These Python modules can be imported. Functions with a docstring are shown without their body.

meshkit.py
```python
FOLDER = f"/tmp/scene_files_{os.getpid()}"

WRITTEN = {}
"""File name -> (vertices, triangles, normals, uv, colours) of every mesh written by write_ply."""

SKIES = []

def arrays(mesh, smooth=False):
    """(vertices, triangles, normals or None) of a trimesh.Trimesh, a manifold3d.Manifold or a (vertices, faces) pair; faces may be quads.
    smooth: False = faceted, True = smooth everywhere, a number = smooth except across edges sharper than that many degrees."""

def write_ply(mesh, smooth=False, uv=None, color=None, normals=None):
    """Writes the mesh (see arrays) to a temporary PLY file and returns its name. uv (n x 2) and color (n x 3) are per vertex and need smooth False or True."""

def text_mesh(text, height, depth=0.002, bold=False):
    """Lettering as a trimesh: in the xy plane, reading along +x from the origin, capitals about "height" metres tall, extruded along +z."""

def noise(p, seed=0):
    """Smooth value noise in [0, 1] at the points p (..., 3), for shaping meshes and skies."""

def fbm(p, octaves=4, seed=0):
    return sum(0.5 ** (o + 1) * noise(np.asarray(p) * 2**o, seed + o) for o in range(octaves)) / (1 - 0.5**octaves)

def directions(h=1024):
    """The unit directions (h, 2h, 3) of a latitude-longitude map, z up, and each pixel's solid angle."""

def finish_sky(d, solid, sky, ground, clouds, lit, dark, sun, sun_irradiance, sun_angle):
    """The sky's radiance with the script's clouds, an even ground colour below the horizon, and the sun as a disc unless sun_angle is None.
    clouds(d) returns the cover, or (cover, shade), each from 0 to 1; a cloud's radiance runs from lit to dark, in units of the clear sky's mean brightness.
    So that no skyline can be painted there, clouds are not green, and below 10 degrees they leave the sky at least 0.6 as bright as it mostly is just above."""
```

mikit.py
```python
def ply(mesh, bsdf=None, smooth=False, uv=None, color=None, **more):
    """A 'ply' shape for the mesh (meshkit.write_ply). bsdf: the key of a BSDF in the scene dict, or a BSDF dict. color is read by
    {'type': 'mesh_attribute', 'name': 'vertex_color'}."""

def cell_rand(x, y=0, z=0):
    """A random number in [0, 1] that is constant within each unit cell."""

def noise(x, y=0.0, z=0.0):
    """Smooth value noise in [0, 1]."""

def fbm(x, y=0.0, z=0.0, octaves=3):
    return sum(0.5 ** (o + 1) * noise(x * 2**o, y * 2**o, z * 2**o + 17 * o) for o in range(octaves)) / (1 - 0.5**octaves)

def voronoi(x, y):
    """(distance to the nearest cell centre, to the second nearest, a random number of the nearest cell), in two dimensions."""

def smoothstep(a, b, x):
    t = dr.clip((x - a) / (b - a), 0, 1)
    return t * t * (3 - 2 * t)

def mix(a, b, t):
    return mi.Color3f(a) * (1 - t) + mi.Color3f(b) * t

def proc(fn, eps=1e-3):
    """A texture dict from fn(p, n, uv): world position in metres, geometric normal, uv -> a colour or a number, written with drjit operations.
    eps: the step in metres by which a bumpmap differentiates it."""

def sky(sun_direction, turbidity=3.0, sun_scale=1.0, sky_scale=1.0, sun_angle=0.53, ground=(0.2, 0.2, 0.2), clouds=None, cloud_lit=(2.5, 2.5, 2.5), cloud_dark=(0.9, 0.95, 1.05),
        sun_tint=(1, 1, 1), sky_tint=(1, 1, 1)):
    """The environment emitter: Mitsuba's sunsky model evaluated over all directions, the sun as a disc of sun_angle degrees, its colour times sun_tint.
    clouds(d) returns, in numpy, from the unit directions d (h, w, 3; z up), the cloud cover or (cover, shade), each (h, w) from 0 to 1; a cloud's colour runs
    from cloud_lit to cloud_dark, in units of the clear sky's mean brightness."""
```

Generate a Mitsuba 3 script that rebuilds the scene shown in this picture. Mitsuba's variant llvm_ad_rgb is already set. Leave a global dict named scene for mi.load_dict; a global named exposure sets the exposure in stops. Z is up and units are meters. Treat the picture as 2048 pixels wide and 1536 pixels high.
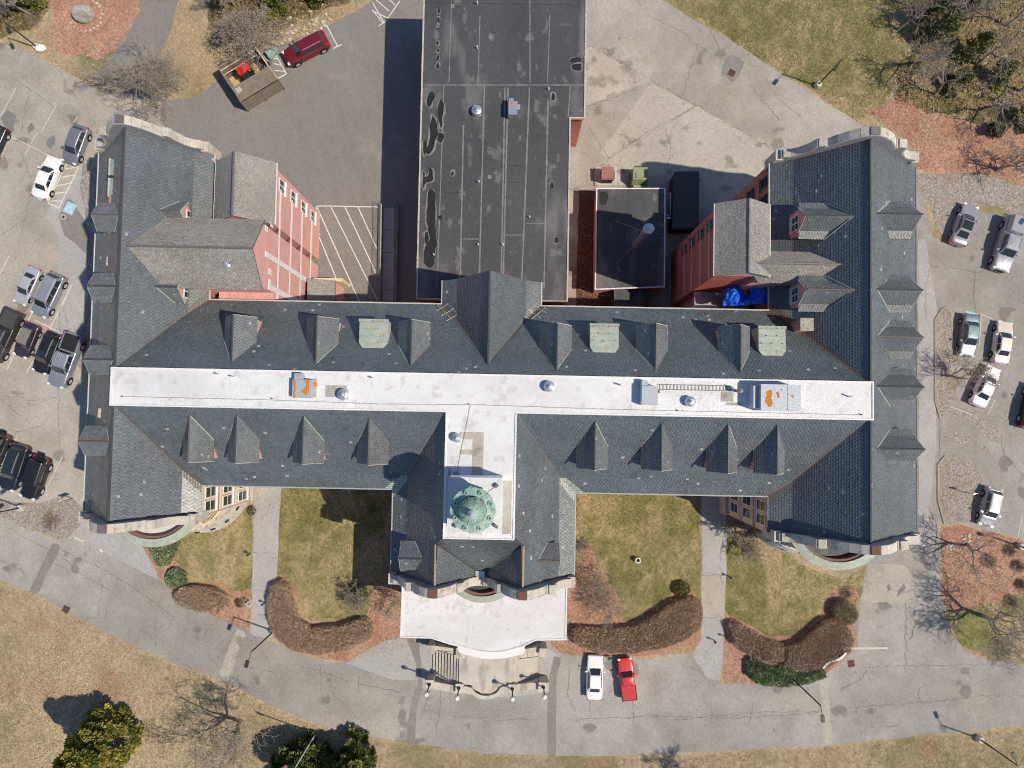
import math, random, numpy as np, trimesh, shapely, mitsuba as mi, drjit as dr, mikit, manifold3d as m3
from shapely.geometry import Polygon, LineString, Point, box as sbox
from mikit import noise, fbm, voronoi, cell_rand, smoothstep, mix
T = mi.ScalarTransform4f
scene, labels = {}, {}
rng = np.random.default_rng(7)
R = random.Random(7)

# ------------------------------------------------------------------ camera, sky, exposure
CAMH, FOC = 77.0, 1420.0                       # height in metres, focal length in pixels of the 2048 px wide picture
TILT, ROLL = math.radians(2.3), math.radians(1.1)
c_r = np.array([math.cos(ROLL), math.sin(ROLL), 0.0]); c_b = np.array([-math.sin(ROLL), math.cos(ROLL), 0.0])
c_d = math.sin(TILT) * c_b - math.cos(TILT) * np.array([0, 0, 1.0]); c_u = math.cos(TILT) * c_b + math.sin(TILT) * np.array([0, 0, 1.0])
c_o = np.array([0, 0, CAMH])
scene['camera'] = {'type': 'perspective', 'fov': math.degrees(2 * math.atan(1024 / FOC)), 'fov_axis': 'x', 'near_clip': 0.1, 'far_clip': 6000.0,
                   'to_world': T().look_at(origin=c_o.tolist(), target=(c_o + c_d).tolist(), up=c_u.tolist())}
SUN_EL, SUN_AZ = math.radians(55.5), math.radians(-18.0)
SUN = [math.cos(SUN_EL) * math.cos(SUN_AZ), math.cos(SUN_EL) * math.sin(SUN_AZ), math.sin(SUN_EL)]
scene['sky'] = mikit.sky(SUN, turbidity=3.0, sun_tint=(.955, 1., 1.07))
exposure = 1.62

# ------------------------------------------------------------------ helpers
def P(px, py, z=0.0):
    """The point at height z seen at a pixel of the 2048 x 1536 photograph."""
    v = c_d * FOC + c_r * (px - 1024) + c_u * (768 - py)
    return c_o + v * ((CAMH - z) / -v[2])

def PL(s, z=0.0):
    """'x,y x,y ...' in photograph pixels -> list of (X, Y) at height z."""
    return [tuple(P(*map(float, a.split(',')), z)[:2]) for a in s.split()]

def numbered(k):
    if k not in scene and k not in labels: return k
    i = 1
    while f'{k}_{i:03d}' in scene or f'{k}_{i:03d}' in labels: i += 1
    return f'{k}_{i:03d}'

class M:
    """Collects triangles into one mesh."""
    def __init__(s): s.v, s.f, s.c, s.n = [], [], [], 0
    def add(s, v, f, col=None):
        v = np.asarray(v, float).reshape(-1, 3); f = np.asarray(f, int)
        if f.shape[1] == 4: f = np.vstack([f[:, [0, 1, 2]], f[:, [0, 2, 3]]])
        s.v.append(v); s.f.append(f + s.n); s.n += len(v)
        if col is not None: s.c.append(np.broadcast_to(np.asarray(col, float), (len(v), 3)))
        return s
    def tm(s, t, col=None): return s.add(t.vertices, t.faces, col)
    def box(s, x0, x1, y0, y1, z0, z1, col=None):
        v = [(x, y, z) for x in (x0, x1) for y in (y0, y1) for z in (z0, z1)]
        return s.add(v, [[0, 1, 3, 2], [4, 6, 7, 5], [0, 4, 5, 1], [2, 3, 7, 6], [0, 2, 6, 4], [1, 5, 7, 3]], col)
    def obox(s, c, ax, ay, hx, hy, z0, z1, col=None):
        """Box about the plan point c with half sizes hx, hy along the plan directions ax, ay."""
        ax, ay = np.array([*ax[:2], 0.]), np.array([*ay[:2], 0.]); c = np.array([c[0], c[1], 0.])
        v = [c + ax * hx * i + ay * hy * j + np.array([0, 0, z]) for i in (-1, 1) for j in (-1, 1) for z in (z0, z1)]
        return s.add(v, [[0, 1, 3, 2], [4, 6, 7, 5], [0, 4, 5, 1], [2, 3, 7, 6], [0, 2, 6, 4], [1, 5, 7, 3]], col)
    def hexa(s, b, t, col=None):
        """Solid between the bottom polygon b and the top polygon t (same number of 3D points)."""
        n = len(b); v = list(b) + list(t); f = []
        for i in range(n):
            j = (i + 1) % n; f += [[i, j, n + j], [i, n + j, n + i]]
        for i in range(1, n - 1): f += [[0, i + 1, i], [n, n + i, n + i + 1]]
        return s.add(v, f, col)
    def prism(s, poly, z0, z1, col=None):
        p = poly if hasattr(poly, 'exterior') else Polygon(poly)
        if not p.is_valid: p = p.buffer(0)
        for q in (p.geoms if hasattr(p, 'geoms') else [p]):
            t = trimesh.creation.extrude_polygon(q, z1 - z0); t.apply_translation([0, 0, z0]); s.tm(t, col)
        return s
    def sheet(s, poly, z, col=None):
        p = poly if hasattr(poly, 'exterior') or hasattr(poly, 'geoms') else Polygon(poly)
        if not p.is_valid: p = p.buffer(0)
        for q in (p.geoms if hasattr(p, 'geoms') else [p]):
            if q.area < 1e-5 or not hasattr(q, 'exterior'): continue
            v, f = trimesh.creation.triangulate_polygon(q); v = np.c_[v, np.full(len(v), z)]
            a = np.cross(v[f[:, 1]] - v[f[:, 0]], v[f[:, 2]] - v[f[:, 0]])[:, 2] < 0
            f = np.array(f); f[a] = f[a][:, ::-1]; s.add(v, f, col)
        return s
    def tube(s, pts, rad, sides=6, col=None, caps=True):
        p = np.asarray(pts, float); rad = np.broadcast_to(rad, (len(p),))
        t = np.gradient(p, axis=0); t /= np.linalg.norm(t, axis=1, keepdims=True) + 1e-12
        ref = np.array([0, 0, 1.]) if abs(t[:, 2]).mean() < .8 else np.array([1., 0, 0])
        a = np.cross(t, ref); a /= np.linalg.norm(a, axis=1, keepdims=True) + 1e-12; b = np.cross(t, a)
        g = np.arange(sides) * 2 * np.pi / sides
        v = p[:, None] + rad[:, None, None] * (np.cos(g)[None, :, None] * a[:, None] + np.sin(g)[None, :, None] * b[:, None])
        f = []
        for i in range(len(p) - 1):
            for j in range(sides):
                k = (j + 1) % sides; f += [[i * sides + j, (i + 1) * sides + j, (i + 1) * sides + k], [i * sides + j, (i + 1) * sides + k, i * sides + k]]
        if caps:
            e = (len(p) - 1) * sides
            for j in range(1, sides - 1): f += [[0, j, j + 1], [e, e + j + 1, e + j]]
        return s.add(v.reshape(-1, 3), f, col)
    def cyl(s, x, y, z0, z1, r, r1=None, n=20, col=None):
        return s.tube([(x, y, z0), (x, y, z1)], [r, r if r1 is None else r1], n, col)
    def ball(s, c, r, sub=2, sc=(1, 1, 1), col=None):
        t = trimesh.creation.icosphere(sub, 1.0); return s.add(t.vertices * np.array(sc) * r + np.array(c), t.faces, col)
    def lathe(s, prof, c=(0, 0), n=32, col=None, wob=None):
        p = np.asarray(prof, float); g = np.arange(n) * 2 * np.pi / n
        rr = p[:, :1] * (1 + (wob(g)[None, :] if wob else np.zeros((1, n)))); v = np.stack([c[0] + rr * np.cos(g), c[1] + rr * np.sin(g), np.broadcast_to(p[:, None, 1], rr.shape)], -1)
        f = [[i * n + j, i * n + (j + 1) % n, (i + 1) * n + (j + 1) % n, (i + 1) * n + j] for i in range(len(p) - 1) for j in range(n)]
        return s.add(v.reshape(-1, 3), f, col)
    def mesh(s): return (np.vstack(s.v), np.vstack(s.f))
    def col(s): return np.vstack(s.c) if s.c else None
    def __bool__(s): return s.n > 0

def obj(name, m, bsdf, parent=None, label=None, cat=None, group=None, kind=None, smooth=False, to_world=None):
    key = numbered((parent + '__' if parent else '') + name)
    d = mikit.ply(m.mesh() if isinstance(m, M) else m, bsdf, smooth=smooth, color=m.col() if isinstance(m, M) and smooth in (False, True) else None)
    if to_world is not None: d['to_world'] = to_world
    scene[key] = d
    tag(key, label, cat, group, kind)
    return key

def tag(key, label=None, cat=None, group=None, kind=None):
    e = {k: v for k, v in (('label', label), ('category', cat), ('group', group), ('kind', kind)) if v}
    if e: labels.setdefault(key, {}).update(e)

def thing(name, label, cat, group=None):
    key = numbered(name); tag(key, label, cat, group); return key

def struct(name, m, bsdf, parent=None, label=None): return obj(name, m, bsdf, parent, label, kind='structure' if parent is None else None)

# ------------------------------------------------------------------ materials
def tex(fn, eps=1e-3): return mikit.proc(fn, eps)
def rgb(c): return {'type': 'rgb', 'value': list(c)}
def pbr(key, color, rough=.8, spec=.3, metallic=0., bump=None, bscale=1., **kw):
    d = {'type': 'principled', 'base_color': color if isinstance(color, dict) else rgb(color), 'roughness': rough, 'specular': spec, 'metallic': metallic, **kw}
    if bump is not None: d = {'type': 'bumpmap', 'arbitrary': bump, 'scale': bscale, 'bsdf': d}
    scene[key] = {'type': 'twosided', 'bsdf': d}
VC = {'type': 'mesh_attribute', 'name': 'vertex_color'}

def f_grass(p, n, uv):                                  # late winter grass: straw, soil and new green in drifts
    x, y = p.x, p.y
    big = fbm(x * .11 + 3, y * .11, 0., 4); mid = fbm(x * .55, y * .55 + 9, 1., 3); fine = noise(x * 4.2, y * 4.2, 2.); speck = noise(x * 11., y * 11., 5.)
    c = mix((.305, .245, .16), (.46, .375, .255), mid)
    c = mix(c, (.19, .185, .08), smoothstep(.5, .72, big * .65 + mid * .35) * .75)
    c = mix(c, (.32, .2, .13), smoothstep(.62, .8, fbm(x * .2 + 40, y * .2, 3., 3)) * .7)
    return c * (.72 + .38 * fine + .2 * speck)
def f_lawn(p, n, uv):
    x, y = p.x, p.y
    big = fbm(x * .16 + 7, y * .16, 4., 4); mid = fbm(x * .8, y * .8, 6., 3); fine = noise(x * 4.5, y * 4.5, 2.); speck = noise(x * 12., y * 12., 8.)
    c = mix((.175, .172, .065), (.335, .285, .15), smoothstep(.3, .68, big * .5 + mid * .5))
    c = mix(c, (.42, .33, .2), smoothstep(.58, .76, fbm(x * .5 + 31, y * .23, 7., 3)) * .8)
    return c * (.6 + .52 * fine + .28 * speck)
def f_mulch(p, n, uv):
    x, y = p.x, p.y
    a = fbm(x * .5, y * .5, 2., 3); fine = noise(x * 5.5, y * 5.5, 1.); s = noise(x * 13., y * 13., 4.)
    c = mix((.315, .17, .115), (.47, .29, .215), a)
    c = mix(c, (.38, .28, .18), smoothstep(.55, .75, fbm(x * .33 + 11, y * .33, 5., 3)) * .55)
    return c * (.55 + .55 * fine + .35 * s)
def f_litter(p, n, uv):                                 # leaf litter and undergrowth soil
    x, y = p.x, p.y
    a = fbm(x * .35, y * .35, 9., 4); fine = noise(x * 4., y * 4., 1.); s = noise(x * 11., y * 11., 3.)
    c = mix((.16, .135, .06), (.3, .21, .125), a); c = mix(c, (.12, .13, .04), smoothstep(.5, .7, fbm(x * .3 + 5, y * .3, 12., 3)) * .7)
    return c * (.45 + .6 * fine + .4 * s)
def crackline(x, y, sc, w, seed):
    wx, wy = fbm(x * .5 * sc, y * .5 * sc, seed, 3), fbm(x * .5 * sc + 20, y * .5 * sc, seed + 3, 3)
    a, b, _ = voronoi(x * sc * .32 + wx * 1.1, y * sc * .32 + wy * 1.1)
    return 1 - smoothstep(0., w, b - a)
def f_asph(p, n, uv):                                   # old sun-bleached asphalt
    x, y = p.x, p.y
    big = fbm(x * .08, y * .08, 1., 4); mid = fbm(x * .5, y * .5, 3., 3); fine = noise(x * 6., y * 6., 2.); s = noise(x * 15., y * 15., 6.)
    c = mix((.245, .235, .216), (.37, .357, .333), smoothstep(.2, .8, big * .6 + mid * .4))
    cr = crackline(x, y, 1., .012, 1.) * smoothstep(.42, .6, fbm(x * .12 + 9, y * .12, 8., 2)) + crackline(x + 31, y, .42, .006, 5.)
    c = mix(c, (.17, .163, .158), dr.minimum(cr, 1.) * .45)
    c = mix(c, (.36, .325, .27), smoothstep(.6, .8, fbm(x * .16 + 50, y * .3, 4., 3)) * .35)
    c = mix(c, (.12, .113, .105), smoothstep(.72, .8, fbm(x * .45 + 70, y * .45, 6., 3)) * .55)
    return c * (.84 + .2 * fine + .14 * s)
def f_lot(p, n, uv): return f_asph(p, n, uv) * mi.Color3f(1.15, 1.125, 1.085)
def f_asphnew(p, n, uv):
    x, y = p.x, p.y
    big = fbm(x * .1, y * .1, 5., 4); st = noise(x * 1.6 + y * .5, y * .22 - x * .1, 3.); fine = noise(x * 7., y * 7., 2.); s = noise(x * 16., y * 16., 6.)
    c = mix((.188, .179, .171), (.25, .24, .23), big * .7 + st * .3)
    c = mix(c, (.31, .29, .27), smoothstep(.68, .8, fbm(x * .3 + 17, y * .3, 1., 3)) * .3)
    return c * (.85 + .18 * fine + .12 * s)
def f_conc(p, n, uv):
    x, y = p.x, p.y
    big = fbm(x * .2, y * .2, 15., 4); fine = noise(x * 6., y * 6., 2.); s = noise(x * 15., y * 15., 6.)
    c = mix((.34, .315, .275), (.46, .435, .385), big)
    c = mix(c, (.17, .155, .135), smoothstep(.64, .8, fbm(x * .6 + 4, y * .6, 2., 4)) * .6)
    c = mix(c, (.14, .13, .12), crackline(x, y, .8, .012, 9.) * .5)
    return c * (.86 + .18 * fine + .12 * s)
def f_walk(p, n, uv):
    x, y = p.x, p.y
    big = fbm(x * .3, y * .3, 21., 4); fine = noise(x * 7., y * 7., 2.)
    c = mix((.32, .318, .315), (.42, .418, .41), big); c = mix(c, (.16, .155, .15), crackline(x, y, .9, .012, 2.) * .5)
    return c * (.9 + .2 * fine)
def f_gravel(p, n, uv):
    x, y = p.x, p.y
    a, b, r = voronoi(x * 7., y * 7.); big = fbm(x * .25, y * .25, 3., 3)
    c = mix((.22, .195, .17), (.4, .37, .335), r); c = mix(c, (.3, .2, .1), smoothstep(.55, .75, big) * .4)
    return c * (.6 + .55 * smoothstep(0., .25, b - a)) * (.8 + .35 * noise(x * 15., y * 15., 1.))
def f_membrane(p, n, uv):                               # black rubber roof: chalky weathering, ponding rings and lap joints
    x, y = p.x, p.y
    big = fbm(x * .3, y * .14, 5., 4); fine = noise(x * 6., y * 6., 2.)
    c = mix((.048, .052, .058), (.08, .085, .092), big)
    chalk = smoothstep(.54, .76, fbm(x * .45 + 8, y * .16, 9., 4)); c = mix(c, (.17, .17, .172), chalk * .7)
    c = mix(c, (.2, .2, .198), smoothstep(.7, .82, fbm(x * 1.1 + 3, y * .7, 1., 3)) * .5)
    return c * (.88 + .22 * fine)
def f_white(p, n, uv):                                  # white single-ply roof, scuffed and dusty in patches
    x, y = p.x, p.y
    big = fbm(x * .3, y * .5, 7., 4); mid = fbm(x * 1.6, y * 1.6, 3., 3)
    c = mix((.67, .685, .705), (.6, .61, .63), smoothstep(.35, .7, big))
    c = mix(c, (.42, .415, .405), smoothstep(.62, .8, mid) * .4)
    return c * (.95 + .08 * noise(x * 7., y * 7., 1.))
def f_brick(p, n, uv):
    x, y, z = p.x, p.y, p.z
    h = dr.select(dr.abs(n.x) > dr.abs(n.y), y, x)
    row = dr.floor(z / .076); u = h / .22 + .5 * (row - 2 * dr.floor(row / 2)); fu = u - dr.floor(u); fz = z / .076 - row
    m = smoothstep(0., .05, fu) * smoothstep(0., .14, fz)
    c = mix((.36, .135, .095), (.48, .205, .15), cell_rand(dr.floor(u), row, 3.)) * (.75 + .5 * fbm(h * .5, z * .5, 2., 3))
    return mix((.4, .33, .28), c, m)
def f_paintbrick(p, n, uv):
    x, y, z = p.x, p.y, p.z
    h = dr.select(dr.abs(n.x) > dr.abs(n.y), y, x)
    row = dr.floor(z / .076); u = h / .22 + .5 * (row - 2 * dr.floor(row / 2)); fz = z / .076 - row
    c = mix((.56, .3, .27), (.64, .37, .335), fbm(h * .4, z * .7, 2., 4)) * (.93 + .12 * cell_rand(dr.floor(u), row, 3.))
    return c * (.88 + .14 * smoothstep(0., .16, fz))
def f_copper(p, n, uv):
    x, y, z = p.x, p.y, p.z
    a = fbm(x * 1.4, y * 1.4, z * 1.4, 4); b = fbm(x * 5., y * 5., z * 2. + 9, 3)
    c = mix((.185, .34, .29), (.33, .465, .41), a); c = mix(c, (.34, .35, .25), smoothstep(.52, .72, b) * .6)
    return mix(c, (.12, .17, .14), smoothstep(.62, .78, fbm(x * 3. + 5, y * 3., z * 3., 3)) * .6)
def f_palecopper(p, n, uv):
    x, y, z = p.x, p.y, p.z
    a = fbm(x * 1.2, y * 1.2, z * 1.2, 4); b = fbm(x * 4., y * 4., z * 2. + 9, 3)
    c = mix((.27, .36, .32), (.42, .47, .42), a); c = mix(c, (.36, .33, .24), smoothstep(.45, .7, b) * .8)
    return mix(c, (.15, .17, .15), smoothstep(.66, .8, fbm(x * 3. + 5, y * 3., z * 3., 3)) * .5)
def f_stone(p, n, uv):
    x, y, z = p.x, p.y, p.z
    a = fbm(x * 1.1, y * 1.1, z * 1.1, 4); b = fbm(x * 4. + 5, y * 4., z * 1.2, 3)
    c = mix((.4, .37, .32), (.56, .53, .47), a)
    return mix(c, (.2, .185, .16), smoothstep(.55, .78, b) * .55)
def f_tanstone(p, n, uv):
    x, y, z = p.x, p.y, p.z
    a = fbm(x * .9, y * .9, z * .9, 4); b = fbm(x * 1.6 + 5, y * .6, z * 1.2, 4)
    c = mix((.42, .395, .345), (.58, .55, .49), a)
    return mix(c, (.22, .2, .17), smoothstep(.5, .75, b) * .6)
def f_wood(p, n, uv):
    x, y, z = p.x, p.y, p.z
    g = fbm(x * 3., y * 3., z * 3., 3); return mix((.15, .125, .1), (.27, .235, .195), g) * (.8 + .4 * noise(x * 13., y * 13., z * 13.))
def f_bark(p, n, uv):
    x, y, z = p.x, p.y, p.z
    return mix((.2, .172, .138), (.4, .355, .3), fbm(x * 2.2, y * 2.2, z * 1.1, 3)) * (.8 + .4 * noise(x * 9., y * 9., z * 3.))
def f_rock(p, n, uv):
    x, y, z = p.x, p.y, p.z
    return mix((.2, .19, .165), (.5, .48, .44), fbm(x * 1.6, y * 1.6, z * 1.6, 4)) * (.7 + .5 * noise(x * 8., y * 8., z * 8.))
def b_fine(p, n, uv): return noise(p.x * 9., p.y * 9., p.z * 9.) + .5 * noise(p.x * 23., p.y * 23., p.z * 23.)

B = tex(b_fine, 4e-3)
pbr('m_grass', tex(f_grass), .95, .1, bump=B, bscale=.05)
pbr('m_lawn', tex(f_lawn), .95, .1, bump=B, bscale=.05)
pbr('m_mulch', tex(f_mulch), .95, .1, bump=B, bscale=.05)
pbr('m_litter', tex(f_litter), .95, .1, bump=B, bscale=.07)
pbr('m_asphalt', tex(f_asph), .85, .25)
pbr('m_lot', tex(f_lot), .85, .25)
pbr('m_new_asphalt', tex(f_asphnew), .85, .25)
pbr('m_concrete', tex(f_conc), .85, .25)
pbr('m_walk', tex(f_walk), .85, .25)
pbr('m_gravel', tex(f_gravel), .9, .2, bump=B, bscale=.04)
pbr('m_membrane', tex(f_membrane), .6, .35)
pbr('m_white_roof', tex(f_white), .5, .35)
pbr('m_brick', tex(f_brick), .85, .2)
pbr('m_paint_brick', tex(f_paintbrick), .7, .25)
pbr('m_copper', tex(f_copper), .6, .35)
pbr('m_copper_pale', tex(f_palecopper), .6, .35)
pbr('m_stone', tex(f_stone), .8, .25)
pbr('m_tan_stone', tex(f_tanstone), .8, .25)
pbr('m_wood', tex(f_wood), .85, .2)
pbr('m_bark', tex(f_bark), .9, .15)
pbr('m_rock', tex(f_rock), .9, .2)
pbr('m_slate', VC, .42, .75)
pbr('m_shingle', VC, .9, .15)
pbr('m_leaf', VC, .55, .3)
pbr('m_twig', VC, .9, .1)
pbr('m_color', VC, .7, .3)
for k, c, r_, s_, mt in (('m_deck', (.06, .065, .07), .8, .3, 0), ('m_patch_dark', (.2, .198, .197), .9, .2, 0), ('m_puddle', (.022, .022, .023), .4, .4, 0), ('m_seam', (.2, .2, .2), .8, .25, 0),
                         ('m_crack', (.175, .167, .16), .95, .1, 0), ('m_paint_white', (.6, .595, .58), .7, .3, 0), ('m_paint_faded', (.52, .5, .44), .8, .25, 0), ('m_paint_blue', (.3, .56, .68), .75, .3, 0),
                         ('m_white_trim', (.68, .685, .69), .5, .4, 0), ('m_cream', (.62, .54, .4), .65, .3, 0), ('m_lead', (.16, .15, .155), .5, .5, .2), ('m_flashing', (.13, .112, .105), .6, .4, .2), ('m_old_copper', (.2, .1, .055), .45, .5, .5),
                         ('m_galv', (.62, .65, .7), .35, .5, .75), ('m_grey_metal', (.36, .4, .46), .5, .5, .1), ('m_steel_dark', (.03, .032, .035), .5, .4, 0), ('m_black', (.02, .02, .022), .6, .4, 0), ('m_glass', (.02, .028, .033), .06, .8, 0),
                         ('m_tyre', (.02, .02, .021), .9, .2, 0), ('m_rim', (.55, .56, .58), .3, .5, .8), ('m_red_light', (.45, .02, .025), .2, .5, 0), ('m_lens', (.7, .72, .74), .1, .6, 0), ('m_red_paint', (.6, .03, .02), .4, .5, 0),
                         ('m_orange', (.75, .2, .03), .6, .4, 0), ('m_green_box', (.26, .3, .17), .6, .4, 0), ('m_pink_red', (.42, .13, .1), .7, .3, 0), ('m_tarp', (.02, .14, .75), .38, .5, 0), ('m_globe', (.85, .85, .84), .3, .5, 0),
                         ('m_plywood', (.5, .37, .2), .8, .25, 0), ('m_iron_red', (.16, .07, .05), .8, .3, 0), ('m_roofcap', (.055, .06, .066), .7, .3, 0), ('m_sign_blue', (.02, .16, .5), .4, .5, 0), ('m_parapet', (.27, .262, .27), .7, .3, 0), ('m_rusty_cap', (.4, .26, .19), .8, .25, 0), ('m_rust', (.5, .2, .05), .85, .2, 0), ('m_dull_red', (.3, .15, .125), .7, .25, 0), ('m_pale_gutter', (.36, .4, .37), .6, .3, 0), ('m_bow_brick', (.19, .125, .115), .85, .2, 0), ('m_green_core', (.2, .26, .13), .9, .1, 0), ('m_hedge_core', (.38, .31, .23), .95, .1, 0), ('m_purple', (.13, .075, .065), .85, .2, 0), ('m_soft_top', (.2, .185, .175), .8, .2, 0), ('m_leafmulch', (.12, .075, .055), .95, .1, 0)):
    pbr(k, c, r_, s_, mt)

# ------------------------------------------------------------------ ground, roads, lawns
def poly(s, z=0.): return Polygon(PL(s, z)).buffer(0)
def wobble(pg, amp=.18, step=.7, seed=0):
    """Roughens an outline the way a grass or mulch edge is rough."""
    r = np.random.default_rng(seed); out = []
    for q in (pg.geoms if hasattr(pg, 'geoms') else [pg]):
        n = max(8, int(q.exterior.length / step)); a = r.normal(0, 1, n); a = (a + np.roll(a, 1) + .6 * np.roll(a, 2)) / 1.6
        pts = [q.exterior.interpolate(i / n, True) for i in range(n)]
        nx = [(pts[(i + 1) % n].y - pts[i - 1].y, pts[i - 1].x - pts[(i + 1) % n].x) for i in range(n)]
        out.append(Polygon([(p.x + amp * a[i] * d[0] / (math.hypot(*d) + 1e-9), p.y + amp * a[i] * d[1] / (math.hypot(*d) + 1e-9)) for i, (p, d) in enumerate(zip(pts, nx))]).buffer(0))
    return shapely.union_all(out)
def sheet(name, s, z, mat, label, w=.15, seed=0, parent=None):
    pg = s if hasattr(s, 'area') else poly(s)
    if w: pg = wobble(pg, w, .7, seed + len(scene))
    return struct(name, M().sheet(pg, z), mat, parent, label)
def line(s, w, z=None): return LineString(PL(s)).buffer(w / 2, cap_style='flat', join_style='mitre')

struct('ground', M().sheet(sbox(-1500, -1500, 1500, 1500), 0.), 'm_grass', None, 'dry straw coloured grass ground reaching to the horizon')
ROAD = poly('-200,950 -60,1000 0,1032 60,1058 125,1084 170,1040 240,1060 285,1092 320,1160 365,1203 440,1237 500,1262 548,1285 600,1312 640,1322 692,1326 735,1300 770,1280 800,1272 860,1200 1090,1200 1140,1312 1300,1318 1400,1300 1440,1368 1540,1368 1640,1358 1700,1300 1690,1240 1735,1120 1760,1060 1832,1060 1880,1080 1881,1200 1898,1262 1930,1300 1985,1325 2060,1328 2260,1325 2260,1430 2048,1452 1850,1470 1650,1490 1480,1500 1300,1510 1110,1512 950,1505 815,1485 720,1468 640,1448 560,1418 440,1358 300,1307 200,1258 75,1190 0,1160 -200,1080')
LOT_L = poly('-300,30 -60,65 0,85 40,97 92,121 150,152 210,185 330,205 332,300 300,330 300,1000 160,1020 128,985 100,1010 30,1002 -30,985 -300,930')
LOT_R = poly('1820,330 1838,350 1862,470 1880,480 1898,488 1925,478 1950,420 2050,440 2300,470 2300,1100 2048,1078 1925,1050 1880,1042 1881,1100 1740,1100')
REAR = poly('1100,-60 1290,-20 1340,10 1480,92 1600,172 1740,262 1740,640 1100,640')
NEW = poly('322,203 360,196 395,194 432,166 500,118 590,80 660,48 720,18 790,-30 860,-60 1000,-60 1000,640 380,640 380,330 322,240')
DRIVE = poly('292,-30 368,-40 350,15 345,60 318,110 305,150 330,206 250,200 170,160 200,140 225,112 262,60')
sheet('road', ROAD, .004, 'm_asphalt', 'pale cracked asphalt road curving past the front of the building', .06)
sheet('parking_lot', LOT_L, .004, 'm_lot', 'pale worn asphalt car park left of the building', .06)
sheet('parking_lot', LOT_R, .004, 'm_asphalt', 'pale asphalt car park on the right side of the building', .06)
sheet('service_yard', REAR, .004, 'm_lot', 'pale asphalt road and yard behind the building at the upper right', .05)
sheet('driveway', DRIVE, .008, 'm_new_asphalt', 'grey narrow drive leading up past the boulder', .15)
sheet('rear_yard', NEW, .012, 'm_new_asphalt', 'smooth darker asphalt yard left of the flat roofed building', .05)
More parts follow.
